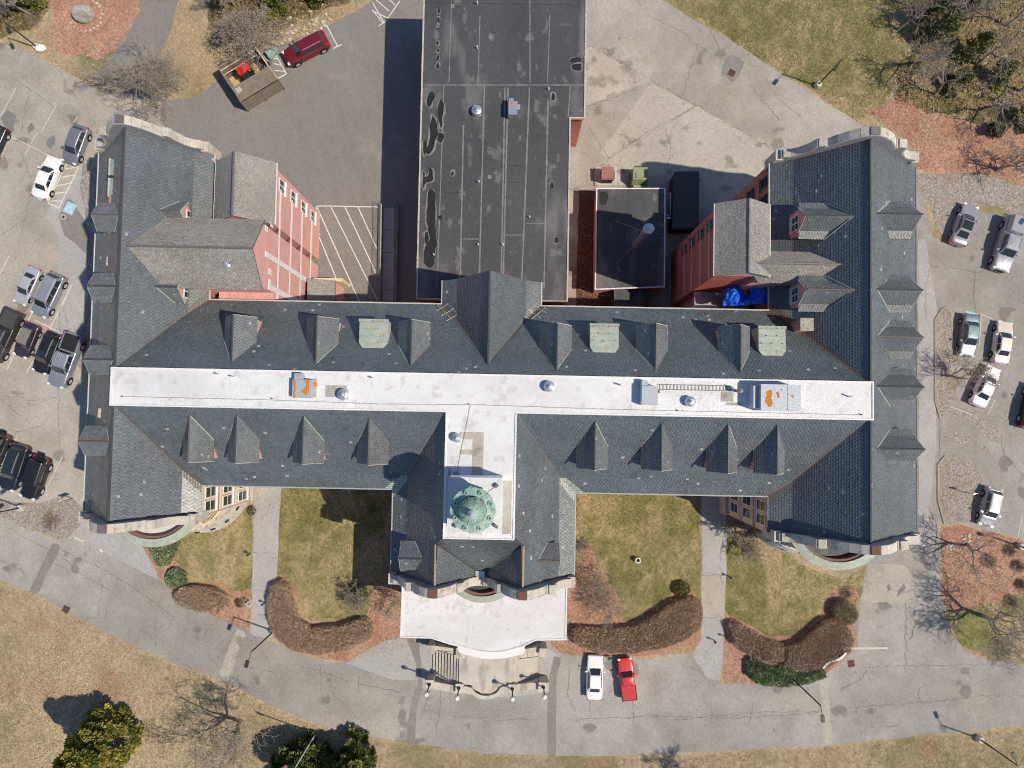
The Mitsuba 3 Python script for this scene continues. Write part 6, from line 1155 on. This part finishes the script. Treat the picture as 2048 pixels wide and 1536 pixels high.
hedge('357,1182 370,1171 400,1169 440,1175 461,1190 462,1208 440,1222 400,1219 370,1209 355,1197', 1.35, 'brown clipped hedge left of the narrow walk', 1, BR)
hedge('540,1195 548,1166 570,1157 585,1170 592,1202 600,1234 630,1252 680,1247 715,1235 740,1234 751,1248 745,1270 700,1294 640,1304 590,1295 555,1270 542,1235', 1.4, 'brown hook shaped hedge left of the portico', 2, BR)
hedge('1141,1262 1150,1250 1200,1253 1260,1249 1300,1230 1335,1204 1368,1190 1396,1196 1402,1222 1397,1250 1370,1274 1320,1291 1260,1302 1190,1300 1150,1285', 1.4, 'brown curved hedge right of the portico', 3, BR)
hedge('1452,1246 1470,1238 1490,1250 1530,1274 1562,1285 1562,1314 1540,1324 1500,1309 1465,1285', 1.4, 'brown hedge between the walkway and the juniper', 4, BR)
hedge('1566,1287 1590,1281 1615,1262 1640,1238 1660,1233 1688,1248 1700,1272 1690,1300 1650,1328 1600,1337 1567,1325', 1.4, 'brown curved hedge behind the dark sign', 5, BR)
hedge(Point(*P(1683, 1221)[:2]).buffer(1.25), 1.5, 'round clipped dark bush beside the side drive', 6, ((.38, .33, .22), (.27, .24, .15), (.46, .4, .28)), 520, name='round_bush')
hedge('300,1093 350,1081 363,1083 351,1110 340,1127 319,1131', .55, 'low green juniper at the foot of the left bow', 7, ((.24, .31, .18), (.18, .25, .13), (.31, .37, .22)), 420, True, 'juniper', 'green junipers', .2)
hedge('336,1152 345,1137 358,1134 372,1142 381,1162 371,1172 358,1176 345,1172 336,1164', .8, 'rounded green juniper next to the brown hedge', 8, ((.24, .31, .18), (.18, .25, .13), (.31, .37, .22)), 460, True, 'juniper', 'green junipers', .2)
hedge('1490,1320 1500,1311 1540,1325 1562,1326 1600,1339 1645,1334 1648,1350 1610,1364 1560,1370 1515,1366 1492,1345', .8, 'dark green juniper mat in front of the brown hedges', 9, GR, 460, True, 'juniper', 'green junipers', .22)
hedge(Point(*P(1362, 1176)[:2]).buffer(.8), .9, 'small yellow green bush at the end of the curved hedge', 10, ((.2, .17, .04), (.13, .12, .03), (.25, .2, .07)), 500, True, 'small_bush', None, .16)
hedge(Point(*P(480, 1205)[:2]).buffer(.42), .5, 'tiny green bush beside the pale walkway', 11, ((.1, .12, .03), (.16, .15, .05)), 700, True, 'small_bush', None, .12)
for i, (px, py, r, h, l) in enumerate(((505, 1020, .45, .5, 'small green plant against the left bow'), (716, 1186, 1.1, .8, 'grey green bush on the lawn left of the portico'), (1380, 1250, .01, .01, '')[:0] or (1158, 1090, .4, .5, 'small green plant by the portico right wall'))):
    hedge(Point(*P(px, py)[:2]).buffer(r), h, l, 30 + i, ((.1, .15, .05), (.07, .1, .04)), 350, True, 'small_bush', None, .15)
def evergreen(px, py, h, r, seed, label, cols, n=9000, leaf=.2, shape=.75, name='evergreen_tree'):
    """A broad-leaved or needled evergreen: leaf sprays on branch clumps round a trunk; gaps between the clumps."""
    c = P(px, py); q = np.random.default_rng(seed); k = thing(name, label, 'tree' if name == 'evergreen_tree' else 'shrub', 'evergreens'); nb = max(16, int(r * r * 9 * max(1, h / (2.2 * r))))
    a = q.uniform(0, 6.28, nb); hz = q.random(nb) ** .8; rr = r * np.clip((1 - hz) ** shape, .06, 1) * q.uniform(.55, 1.05, nb); ctr = np.c_[np.cos(a) * rr, np.sin(a) * rr, .25 + hz * (h - .4)]
    st = np.c_[ctr[:, :2] * .05, np.maximum(.1, ctr[:, 2] - .5)]; v, f = cones(st + [c[0], c[1], 0], ctr + [c[0], c[1], 0], np.full(nb, .05), np.full(nb, .015), 5); tr = M().add(v, f).tube([(c[0], c[1], -.1), (c[0], c[1], h * .95)], [h * .025, .02], 8); obj('trunk', tr, 'm_bark', k)
    b = q.integers(0, nb, n); size = (.3 + .17 * r / 3) * q.uniform(.7, 1.3, nb); g = q.normal(0, 1, (n, 3)); g /= np.linalg.norm(g, axis=1, keepdims=True); g *= q.random((n, 1)) ** .45; p = ctr[b] + g * size[b][:, None] * [1.15, 1.15, .62]; p[:, 2] = np.maximum(p[:, 2], .03)
    d = g + np.c_[ctr[b][:, :2] / (r + .1) * .8, np.full(n, .35)] + q.normal(0, .3, (n, 3)); d /= np.linalg.norm(d, axis=1, keepdims=True); w_ = np.cross(d, q.normal(0, 1, (n, 3))); w_ /= np.linalg.norm(w_, axis=1, keepdims=True) + 1e-9; l = leaf * q.uniform(.6, 1.4, n)
    e = p + d * l[:, None]; mid = (p + e) / 2; w_ *= (l * .36)[:, None]; v = np.stack([p, mid + w_, e, mid - w_], 1).reshape(-1, 3) + [c[0], c[1], 0]; f = (np.array([[0, 1, 2], [0, 2, 3]])[None] + 4 * np.arange(n)[:, None, None]).reshape(-1, 3)
    col = np.array(cols)[q.integers(0, len(cols), nb)][b] * q.uniform(.6, 1.4, (n, 1)); obj('crown', M().add(v, f, np.repeat(col, 4, 0)), 'm_leaf', k)
GOLD = ((.25, .25, .05), (.36, .32, .065), (.15, .17, .04), (.3, .29, .07)); DARK = ((.07, .1, .03), (.15, .18, .045), (.05, .075, .025), (.1, .14, .04))
evergreen(238, 1462, 11.5, 3.5, 1, 'golden green evergreen tree at the lower left', GOLD, 44000, .25, .85)
evergreen(612, 1514, 7.5, 3.6, 2, 'dark evergreen at the foot of the flagpole', DARK, 28000, .25)
evergreen(716, 1512, 7.5, 2.9, 3, 'bright topped evergreen right of the flagpole', ((.18, .21, .05), (.09, .125, .03), (.24, .26, .07)), 24000, .25)
for i, (px, py, h, r, l) in enumerate(((1935, 108, 4., 1.6, 'green sapling in the middle of the upper right wood'), (1905, 172, 3., 1.3, 'green shrub in the wood above the red slope'), (2034, 244, 3., 1.3, 'yellow green shrub at the right edge below the wood'), (1845, 48, 4., 1.5, 'dark evergreen at the left edge of the wood'), (1862, 78, 5., 1.8, 'darkest evergreen near the grass bank'), (1982, 268, 1.8, .8, 'low green shrub on the red slope'), (1925, 20, 3., 1.5, 'green shrub at the top edge of the wood'),
                                         (72, 12, 2.6, 1.2, 'green shrub in the upper left corner'), (640, -4, 2.4, 1.3, 'green shrub at the top edge above the dark red car'), (1990, 150, 3., 1.4, 'olive shrub in the right part of the wood'), (550, 22, 2.2, 1.3, 'olive shrub on the stony bank'))):
    evergreen(px, py, h, r, 60 + i, l, ((.15, .17, .045), (.23, .24, .07), (.09, .11, .035)) if i not in (3, 4) else ((.16, .19, .07), (.11, .14, .05), (.22, .24, .1)), 3600, .2, name='evergreen_shrub')
# undergrowth, grass tufts and bark chips: uncountable ground cover
def scatter(name, label, pg, n, seed, cols, ln, mat='m_twig', upz=.6, parent=None):
    q = np.random.default_rng(seed); xy = fill(pg, n, q); d = np.c_[q.normal(0, 1, (n, 2)), np.abs(q.normal(0, upz, n))]; d /= np.linalg.norm(d, axis=1, keepdims=True); l = ln * q.uniform(.5, 1.5, n); p = np.c_[xy, np.full(n, .02)]; w_ = np.cross(d, q.normal(0, 1, (n, 3))); w_ /= np.linalg.norm(w_, axis=1, keepdims=True); w_ *= (l * .14)[:, None]
    e = p + d * l[:, None]; v = np.stack([p - w_, p + w_, e], 1).reshape(-1, 3); f = np.arange(3 * n).reshape(-1, 3); k = thing(name, label, 'ground cover'); labels[k]['kind'] = 'stuff'; m = M().add(v, f, np.repeat(np.array(cols)[q.integers(0, len(cols), n)] * q.uniform(.6, 1.4, (n, 1)), 3, 0)); scene[k] = mikit.ply(m.mesh(), mat, color=m.col())
wood = poly('1790,-60 1830,60 1800,160 1790,200 1830,215 1900,235 2048,262 2150,270 2150,-60'); scatter('undergrowth', 'tangled brown and olive undergrowth in the upper right wood', wood, 9000, 5, ((.36, .29, .19), (.26, .25, .1), (.42, .34, .23), (.22, .18, .12)), .4, upz=.45)
bank = poly('380,-40 420,0 415,60 470,75 560,62 640,20 700,0 740,-40').union(poly('-40,-40 -40,70 60,60 100,20 90,-40')); scatter('undergrowth', 'dry undergrowth on the bank behind the dark red car', bank, 9000, 6, ((.22, .17, .1), (.12, .1, .05), (.28, .22, .15)), .4, upz=.8)
grass = shapely.union_all([poly(s) for s in LAWNS]); scatter('grass', 'short olive grass blades of the front lawns', grass, 60000, 7, ((.2, .2, .08), (.33, .28, .15), (.16, .165, .06), (.42, .35, .21)), .12, upz=1.2)
south = poly('-60,1155 75,1192 200,1262 300,1312 440,1364 560,1424 640,1455 720,1474 815,1492 950,1511 1110,1518 1300,1516 1480,1506 1650,1496 1850,1476 2048,1458 2100,1456 2100,1580 -60,1580'); scatter('grass', 'straw grass blades on the verge below the road', south, 70000, 8, ((.47, .38, .24), (.38, .3, .18), (.3, .25, .14), (.55, .45, .3)), .15, upz=.9)
north = poly('1345,-40 1330,0 1400,38 1485,95 1600,165 1715,244 1755,225 1800,160 1830,60 1840,-40'); scatter('grass', 'olive grass blades on the upper right bank', north, 34000, 9, ((.22, .21, .085), (.36, .3, .16), (.28, .26, .12), (.44, .36, .21)), .14, upz=1.)
nw = poly('60,60 100,130 200,185 300,190 330,205 430,168 500,118 590,80 660,48 720,18 700,0 415,60 360,0 350,15 345,60 300,150 190,150 130,118 100,40'); scatter('grass', 'straw grass blades round the grey drive', nw, 20000, 10, ((.47, .38, .24), (.38, .3, .18), (.55, .45, .3)), .15, upz=.9)
mul = shapely.union_all([g for g in (poly(s) for s in ('284,1092 300,1090 318,1130 345,1112 372,1165 470,1185 500,1180 500,1258 420,1228 325,1160', '560,1180 600,1240 730,1235 800,1160 830,1180 830,1290 700,1322 580,1295 545,1270', '1100,1180 1150,1090 1195,1150 1245,1200 1240,1240 1340,1195 1400,1205 1403,1280 1300,1312 1140,1310 1100,1290', '1448,1225 1540,1272 1640,1230 1690,1172 1722,1182 1715,1290 1640,1355 1520,1366 1445,1366', '1882,1052 1990,1068 2060,1085 2100,1190 1900,1232 1883,1200', '1740,225 1800,180 1900,240 2048,262 2100,366 1930,345 1836,338'))]); scatter('bark_chips', 'red bark chips covering the planting beds', mul, 60000, 11, ((.43, .25, .18), (.54, .36, .28), (.3, .165, .115), (.5, .39, .29)), .13, upz=.25)

# ------------------------------------------------------------------ lamps, signs, small things
def street_lamp(base, tip, label, arm=.9):
    """Dark pole on a pale concrete base with a short arm and flat lantern; tip = end of the pole on the photograph."""
    b = P(*base); h = 6.4
    for _ in range(3):
        best = min(np.arange(4.5, 9., .1), key=lambda z: np.linalg.norm(P(*tip, z)[:2] - b[:2])); h = best
    k = thing('street_lamp', label, 'street lamp', 'dark street lamps'); t = P(*tip, h); d = t[:2] - b[:2]
    ad = np.array([*ARM.get(base, (1, 0))], float); ad /= np.linalg.norm(ad)
    obj('base', M().lathe([(.36, -.1), (.36, .5), (.31, .62), (.001, .62)], tuple(b[:2]), 18), 'm_tan_stone', k, smooth=30)
    obj('pole', M().tube([(b[0], b[1], .6), (b[0], b[1], h)], [.085, .06], 10), 'm_steel_dark', k)
    e = np.array([b[0] + ad[0] * arm, b[1] + ad[1] * arm, h + .12]); obj('arm', M().tube([(b[0], b[1], h - .1), e - np.array([0, 0, .02])], .035, 8), 'm_steel_dark', k)
    obj('lantern', M().obox(e + np.array([*ad, 0]) * .25, ad, (-ad[1], ad[0]), .34, .17, h + .04, h + .2), 'm_steel_dark', k); obj('lens', M().obox(e + np.array([*ad, 0]) * .25, ad, (-ad[1], ad[0]), .24, .12, h + .01, h + .038), 'm_globe', k)
ARM = {(1634, 172): (-.6, -.8), (548, 1262): (-.3, -1), (78, 97): (.5, -.8), (45, 1015): (.6, .5), (1580, 1353): (.1, -1), (1956, 1476): (-.4, .9), (2037, 1092): (-1, .2), (2062, 446): (-.6, -.9)}
for b, t, l in (((1634, 172), (1682, 118), 'street lamp on the grass edge at the upper right'), ((548, 1262), (505, 1308), 'street lamp beside the hook shaped hedge'), ((78, 97), (10, 40), 'street lamp with a white base at the upper left'), ((45, 1015), (-15, 1026), 'street lamp on the gravel corner at the lower left'),
                ((1580, 1353), (1645, 1409), 'street lamp standing in the juniper mat'), ((1956, 1476), (2040, 1527), 'street lamp on the verge at the lower right'), ((2037, 1092), (2100, 1107), 'street lamp at the right edge by the red mulch'), ((2062, 446), (2120, 425), 'street lamp beyond the right edge by the silver pickup')): street_lamp(b, t, l)
obj('cap', M().ball((*P(84, 99)[:2], .35), .5, 2, (1.3, .85, .6)), 'm_globe', 'street_lamp_002', 'white rounded cover at the lamp foot')
FPb = P(632, 1467); k = thing('flagpole', 'tall white flagpole by the road at the bottom', 'flagpole'); obj('base', M().box(FPb[0] - .3, FPb[0] + .3, FPb[1] - .3, FPb[1] + .3, -.1, .12), 'm_concrete', k); obj('pole', M().tube([(FPb[0], FPb[1], 0), (FPb[0], FPb[1], 9.6)], [.085, .05], 12), 'm_white_trim', k); obj('ball', M().ball((FPb[0], FPb[1], 9.68), .1), 'm_galv', k, smooth=True)
# the flag, hanging in folds from the pole: thirteen stripes and a blue canton
fl = thing('flag', 'red and white striped flag with a blue canton drooping from the flagpole', 'flag'); nu, nv = 24, 27; L_, Hh = 1.9, 1.15
def flagpt(u, v): s = .16 * math.sin(u * 9 + v * 2.) * u; return (FPb[0] - .08 - u * L_ * .52, FPb[1] + s + .35 * u, 9.4 - v * Hh - u * .95 * (1 + .2 * v))
mr, mw, mb = M(), M(), M()
for i in range(nu):
    for j in range(26):
        q = [flagpt(i / nu, j / 26), flagpt((i + 1) / nu, j / 26), flagpt((i + 1) / nu, (j + 1) / 26), flagpt(i / nu, (j + 1) / 26)]; (mb if i < nu * .4 and j < 14 else mr if (j // 2) % 2 == 0 else mw).add(q, [[0, 1, 2, 3]])
obj('red_stripes', mr, 'm_red_paint', fl, kind='stuff'); obj('white_stripes', mw, 'm_white_trim', fl, kind='stuff'); obj('canton', mb, 'm_sign_blue', fl)
st = M()
for r_i in range(9):
    for c_i in range(6 if r_i % 2 == 0 else 5):
        u, v = .4 * ((c_i + (.5 if r_i % 2 == 0 else 1.)) / 6), (14 / 26) * (r_i + .7) / 9.6; c = np.array(flagpt(u, v)); ex, ez = np.array(flagpt(u + .01, v)) - c, np.array(flagpt(u, v + .01)) - c; ex /= np.linalg.norm(ex); ez /= np.linalg.norm(ez); nn = np.cross(ex, ez)
        for s in (1, -1): pts = [c + nn * s * .008 + (ex * math.cos(a) + ez * math.sin(a)) * (.034 if i % 2 == 0 else .014) for i, a in enumerate(np.arange(10) * math.pi / 5)]; st.add([c + nn * s * .008] + pts, [[0, i + 1, (i + 1) % 10 + 1] for i in range(10)])
obj('stars', st, 'm_white_trim', fl, kind='stuff')
# boulder ringed with white stones, loose rocks on the bank
q_ = np.random.default_rng(4)
def rock(c, r, seed, sc=(1, 1, .7), sub=2):
    t = trimesh.creation.icosphere(sub, 1.0); v = t.vertices.copy(); q = np.random.default_rng(seed)
    for _ in range(9): d = q.normal(0, 1, 3); d /= np.linalg.norm(d); h = q.uniform(.55, .9); s = v @ d - h; v -= np.where(s[:, None] > 0, s[:, None] * d * .85, 0)
    v += q.normal(0, .02, v.shape); return M().add(v * np.array(sc) * r + np.array(c), t.faces)
c = P(165, 26, .5); obj('boulder', rock((c[0], c[1], .45), 1.15, 9, (1.05, .9, .75), 3), 'm_rock', None, 'large grey boulder on red mulch at the upper left', 'boulder')
def ring(cx, cy, r, n, nm, a0, a1, size):
    for i in range(n): a = a0 + (a1 - a0) * i / n; p = P(cx, cy)[:2] + np.array([math.cos(a), math.sin(a)]) * r * q_.uniform(.94, 1.06); s = size * q_.uniform(.7, 1.3); obj('stone', rock((p[0], p[1], s * .3), s, 300 + len(scene), (1.1, .9, .7), 1), 'm_stone', None, nm, 'stone', nm)
ring(172, 30, 1.75, 15, 'white stones ringing the boulder', -2.6, 1.4, .15); ring(310, 149, .7, 8, 'pale stones round the foot of the wide bare tree', -2.2, 1.6, .12); ring(190, 103, .35, 7, 'pale stones round a small planting at the upper left', 0, 6.28, .09); ring(183, 118, .6, 5, 'pale stones beside the red mulch at the upper left', 0, 6.28, .09); ring(497, 1207, .28, 6, 'white stones beside the walkway and the tiny bush', 0, 6.28, .17)
for px, py, n in ((1905, 1095, 11), (1893, 1092, 8), (1935, 1072, 9), (1928, 1081, 7)):
    for i in range(n): p = P(px + q_.normal(0, 5), py + q_.normal(0, 3.5))[:2]; s = q_.uniform(.09, .17); obj('stone', rock((p[0], p[1], s * .3), s, 500 + len(scene), (1.1, .9, .7), 1), 'm_stone', None, 'pale stones of the dry border below the silver hatchback', 'stone', 'pale stones of the dry border below the silver hatchback')
for i in range(70):
    px, py = q_.uniform(490, 660), 0; py = 112 - (px - 490) * .32 - abs(q_.normal(0, 26)); s = q_.uniform(.09, .24); p = P(px, py)[:2]
    obj('rock', rock((p[0], p[1], s * .3), s, 700 + i, (1.15, .9, .65), 1), 'm_stone', None, 'loose pale rocks on the bank behind the dark red car', 'rock', 'loose pale rocks on the bank behind the dark red car')
# signs
def sign(name, px, py, w, h, ang, z0, label, mat, cat='sign', posts=1):
    b = P(px, py)[:2]; d = np.array([math.cos(ang), math.sin(ang)]); n = np.array([-d[1], d[0]]); k = thing(name, label, cat); obj('panel', M().obox(b, d, n, w / 2, .02, z0, z0 + h), mat, k)
    for i in range(posts): x = 0 if posts == 1 else (-w * .4 + w * .8 * i / (posts - 1)); obj('post', M().tube([(*(b + d * x - n * .05), 0), (*(b + d * x - n * .05), z0 + h * .9)], .035, 6), 'm_steel_dark', k)
    return k
sign('parking_sign', 146, 996, .9, .75, .35, 1.2, 'white sign board by the gravel corner at the lower left', 'm_white_trim'); sign('parking_sign', 1925, 983, .45, .7, .2, 1.5, 'thin sign on a post in the teardrop gravel island', 'm_galv'); sign('blue_sign', 1219, 1313, .5, .62, .25, .3, 'small blue sign between the white car and the red pickup', 'm_sign_blue'); obj('lettering', M().obox(P(1219, 1313)[:2] - np.array([0, .0]), (math.cos(.25), math.sin(.25)), (-math.sin(.25), math.cos(.25)), .14, .024, .42, .6), 'm_white_trim', 'blue_sign')
es = thing('entrance_sign', 'long dark curved sign board with a white top edge by the side drive', 'sign'); e0 = [P(1643 + 46 * t, 1334 - 31 * t - 3.5 * math.sin(math.pi * 2 * t), .9)[:2] for t in np.linspace(0, 1, 13)]
for nm, z0, z1, mat, wd in (('board', .1, 1.15, 'm_black', .07), ('top_edge', 1.15, 1.32, 'm_white_trim', .1)): obj(nm, M().prism(LineString(e0).buffer(wd, cap_style='flat'), z0, z1), mat, es)
for i in (1, 6, 11): obj('post', M().box(e0[i][0] - .06, e0[i][0] + .06, e0[i][1] - .06, e0[i][1] + .06, -.1, 1.1), 'm_wood', es)
for i, (px, py, l) in enumerate(((501, 1107, 'upper path light by the left walkway'), (498, 1200, 'path light beside the white stones'), (530, 1205, 'path light on the right edge of the left walkway'), (1457, 1152, 'path light halfway along the right walkway'), (1449, 1272, 'path light by the mulch at the right walkway foot'), (1426, 1279, 'path light on the right walkway'))):
    b = P(px, py); k = thing('path_light', l, 'path light', 'low path lights by the front walkways'); obj('post', M().tube([(b[0], b[1], 0), (b[0], b[1], .85)], .055, 8), 'm_steel_dark', k); obj('hood', M().lathe([(.001, 1.0), (.13, .93), (.14, .84), (.05, .83)], tuple(b[:2]), 12), 'm_steel_dark', k); 
q = P(1276, 1121, .6); k = thing('well_ring', 'short pale upright pipe standing on the right lawn', 'pipe'); obj('pipe', M().lathe([(.2, -.1), (.2, .75), (.29, .75), (.29, -.1)], tuple(q[:2]), 24), 'm_white_trim', k, smooth=30); obj('inside', M().cyl(q[0], q[1], 0, .3, .2, n=20), 'm_black', k)
q = P(1867, 978); 
# ---- wooden shed, open to the sky, with a red utility vehicle inside
SH = thing('wooden_shed', 'open wooden plank enclosure, half roofed with boards, behind the building', 'shed'); hz = 2.5
A_, B_, C_, D_ = (P(*p, hz)[:2] for p in ((437, 136), (508, 91), (554.6, 157.6), (480.7, 202.8)))
def planks(name, a, b, z0, z1, n, t=.035, horizontal=False, mat='m_wood', gap=.012):
    d = (b - a); L = np.linalg.norm(d); d = d / L; nn = np.array([-d[1], d[0]])
    for i in range(n):
        if horizontal: zz0, zz1 = z0 + (z1 - z0) * i / n, z0 + (z1 - z0) * (i + 1) / n - gap * 3; obj(name, M().obox((a + b) / 2, d, nn, L / 2, t / 2 + .004 * R.random(), zz0, zz1), mat, SH)
        else: c = a + d * L * (i + .5) / n; obj(name, M().obox(c, d, nn, L / n / 2 - gap, t / 2 + .006 * R.random(), z0, z1 + R.uniform(-.02, .02)), mat, SH)
planks('wall_plank', A_, B_, .15, hz, 7, horizontal=True); planks('wall_plank', D_, A_, 0., hz, 22); planks('wall_plank', B_, C_, 0., hz, 22); planks('wall_plank', C_, D_, .2, hz - .3, 7, horizontal=True)
for c in (A_, B_, C_, D_, (A_ + B_) / 2, (C_ + D_) / 2): obj('post', M().box(c[0] - .07, c[0] + .07, c[1] - .07, c[1] + .07, -.1, hz + .02), 'm_wood', SH)
for a, b in ((A_, B_), (B_, C_), (C_, D_), (D_, A_)): d = (b - a) / np.linalg.norm(b - a); obj('top_rail', M().obox((a + b) / 2, d, (-d[1], d[0]), np.linalg.norm(b - a) / 2 + .05, .06, hz + .02, hz + .08), 'm_cream' if np.allclose(a, B_) else 'm_wood', SH)
u_, v_ = (C_ - D_) / np.linalg.norm(C_ - D_), (A_ - D_) / np.linalg.norm(A_ - D_); LU, LV = np.linalg.norm(C_ - D_), np.linalg.norm(A_ - D_); n = 20
for i in range(n):                                       # roof boards over the lower right part
    c0 = D_ + u_ * LU * (i + .04) / n; c1 = D_ + u_ * LU * (i + .96) / n; w_ = v_ * LV * .34; zA, zB = hz + .1 + R.uniform(-.01, .012), hz + .38 + R.uniform(-.01, .012); o_ = -v_ * .12
    obj('roof_board', M().hexa([(*(c0 + o_), zA - .03), (*(c1 + o_), zA - .03), (*(c1 + w_), zB - .03), (*(c0 + w_), zB - .03)], [(*(c0 + o_), zA), (*(c1 + o_), zA), (*(c1 + w_), zB), (*(c0 + w_), zB)]), 'm_wood', SH)
for i in range(2):
    t = v_ * LV * (.97 - .09 * i); obj('rafter', M().obox(D_ + t + u_ * LU / 2, u_, v_, LU / 2, .04, hz - .45 - .3 * i, hz - .37 - .3 * i), 'm_cream', SH)
obj('floor', M().prism(Polygon([tuple(x) for x in (A_ * .97 + C_ * .03, B_ * .97 + D_ * .03, C_ * .97 + A_ * .03, D_ * .97 + B_ * .03)]), 0, .08), 'm_plywood', SH)
obj('paper_sheet', M().obox(D_ + u_ * .55 + v_ * .95, u_, v_, .3, .3, hz + .33, hz + .36), 'm_stone', SH, 'pale sheet lying on the roof boards')
UV = thing('utility_vehicle', 'red utility vehicle with a black ribbed bed inside the wooden shed', 'vehicle'); cc = (A_ + B_ + C_ + D_) / 4 + v_ * .45 - u_ * .1; ax = u_ * .78 + v_ * .3; ax = v_ * -.92 + u_ * .1; ax /= np.linalg.norm(ax); ay = np.array([-ax[1], ax[0]])
def ub(nm, fx, fy, hx, hy, z0, z1, mat): return obj(nm, M().obox(cc + ax * fx + ay * fy, ax, ay, hx, hy, z0, z1), mat, UV)
ub('canopy', -.75, 0, .5, .72, 1.72, 1.82, 'm_red_paint'); b_ = ub('seat', .25, 0, .5, .72, .95, 1.35, 'm_black'); ub('bonnet', 1.1, 0, .42, .62, .55, 1.02, 'm_red_paint'); ub('chassis', .2, 0, 1.5, .6, .35, .6, 'm_steel_dark'); ub('windscreen_frame', 1.0, -.1, .12, .45, 1.02, 1.06, 'm_black')
for i in range(6): ub('bed_rib', .25, -.6 + .24 * i, .5, .03, 1.35, 1.39, 'm_black')
for sx in (-.95, 1.1):
    for sy in (-.7, .7): c = cc + ax * sx + ay * sy; obj('wheel', M().tube([(*(c - ay * .12), .36), (*(c + ay * .12), .36)], .34, 14), 'm_tyre', UV)
for sx, sy in ((-1.2, .65), (-1.2, -.65), (-.3, .65), (-.3, -.65)): c = cc + ax * sx + ay * sy; obj('canopy_post', M().tube([(*c, .6), (*c, 1.72)], .025, 6), 'm_steel_dark', UV)
c = P(505, 106); k = thing('timber_crate', 'pale wooden frame standing inside the shed', 'frame'); fr_c = D_ + u_ * LU * .62 + v_ * LV * .82
for s in (-1, 1): obj('side', M().obox(fr_c + v_ * .22 * s, u_, v_, .4, .04, .6, .7), 'm_plywood', k); obj('end', M().obox(fr_c + u_ * .36 * s, v_, u_, .18, .04, .6, .7), 'm_plywood', k)
c = C_ + u_ * .05 - v_ * 1.0; oj = P(505, 192, .5); k = thing('orange_box', 'bright orange box on the asphalt against the shed', 'box'); obj('body', M().obox(oj, u_, v_, .34, .2, 0, .5), 'm_orange', k); obj('lid', M().obox(oj, u_, v_, .38, .24, .5, .56), 'm_orange', k)
g = P(541, 104, .6); k = thing('tarp_bundle', 'crumpled green tarpaulin bundle beside the shed', 'bundle'); obj('cloth', rock((g[0], g[1], .35), .75, 77, (1.1, .95, .8), 3), 'm_copper', k); 
g = P(541, 128); k = thing('garden_tool', 'grey wheel and handle standing on the striped bay by the shed', 'tool'); obj('wheel', M().tube([(g[0], g[1], .28), (g[0] + .12, g[1], .28)], .27, 16), 'm_lead', k); obj('handle', M().tube([(g[0], g[1], .3), (g[0] - .45, g[1] + .45, .8)], .03, 6), 'm_stone', k)
for px, py in ((463, 108),): b = P(px, py); obj('bollard', M().tube([(b[0], b[1], -.1), (b[0], b[1], 1.1)], .09, 10), 'm_steel_dark', None, 'dark post behind the shed', 'post')
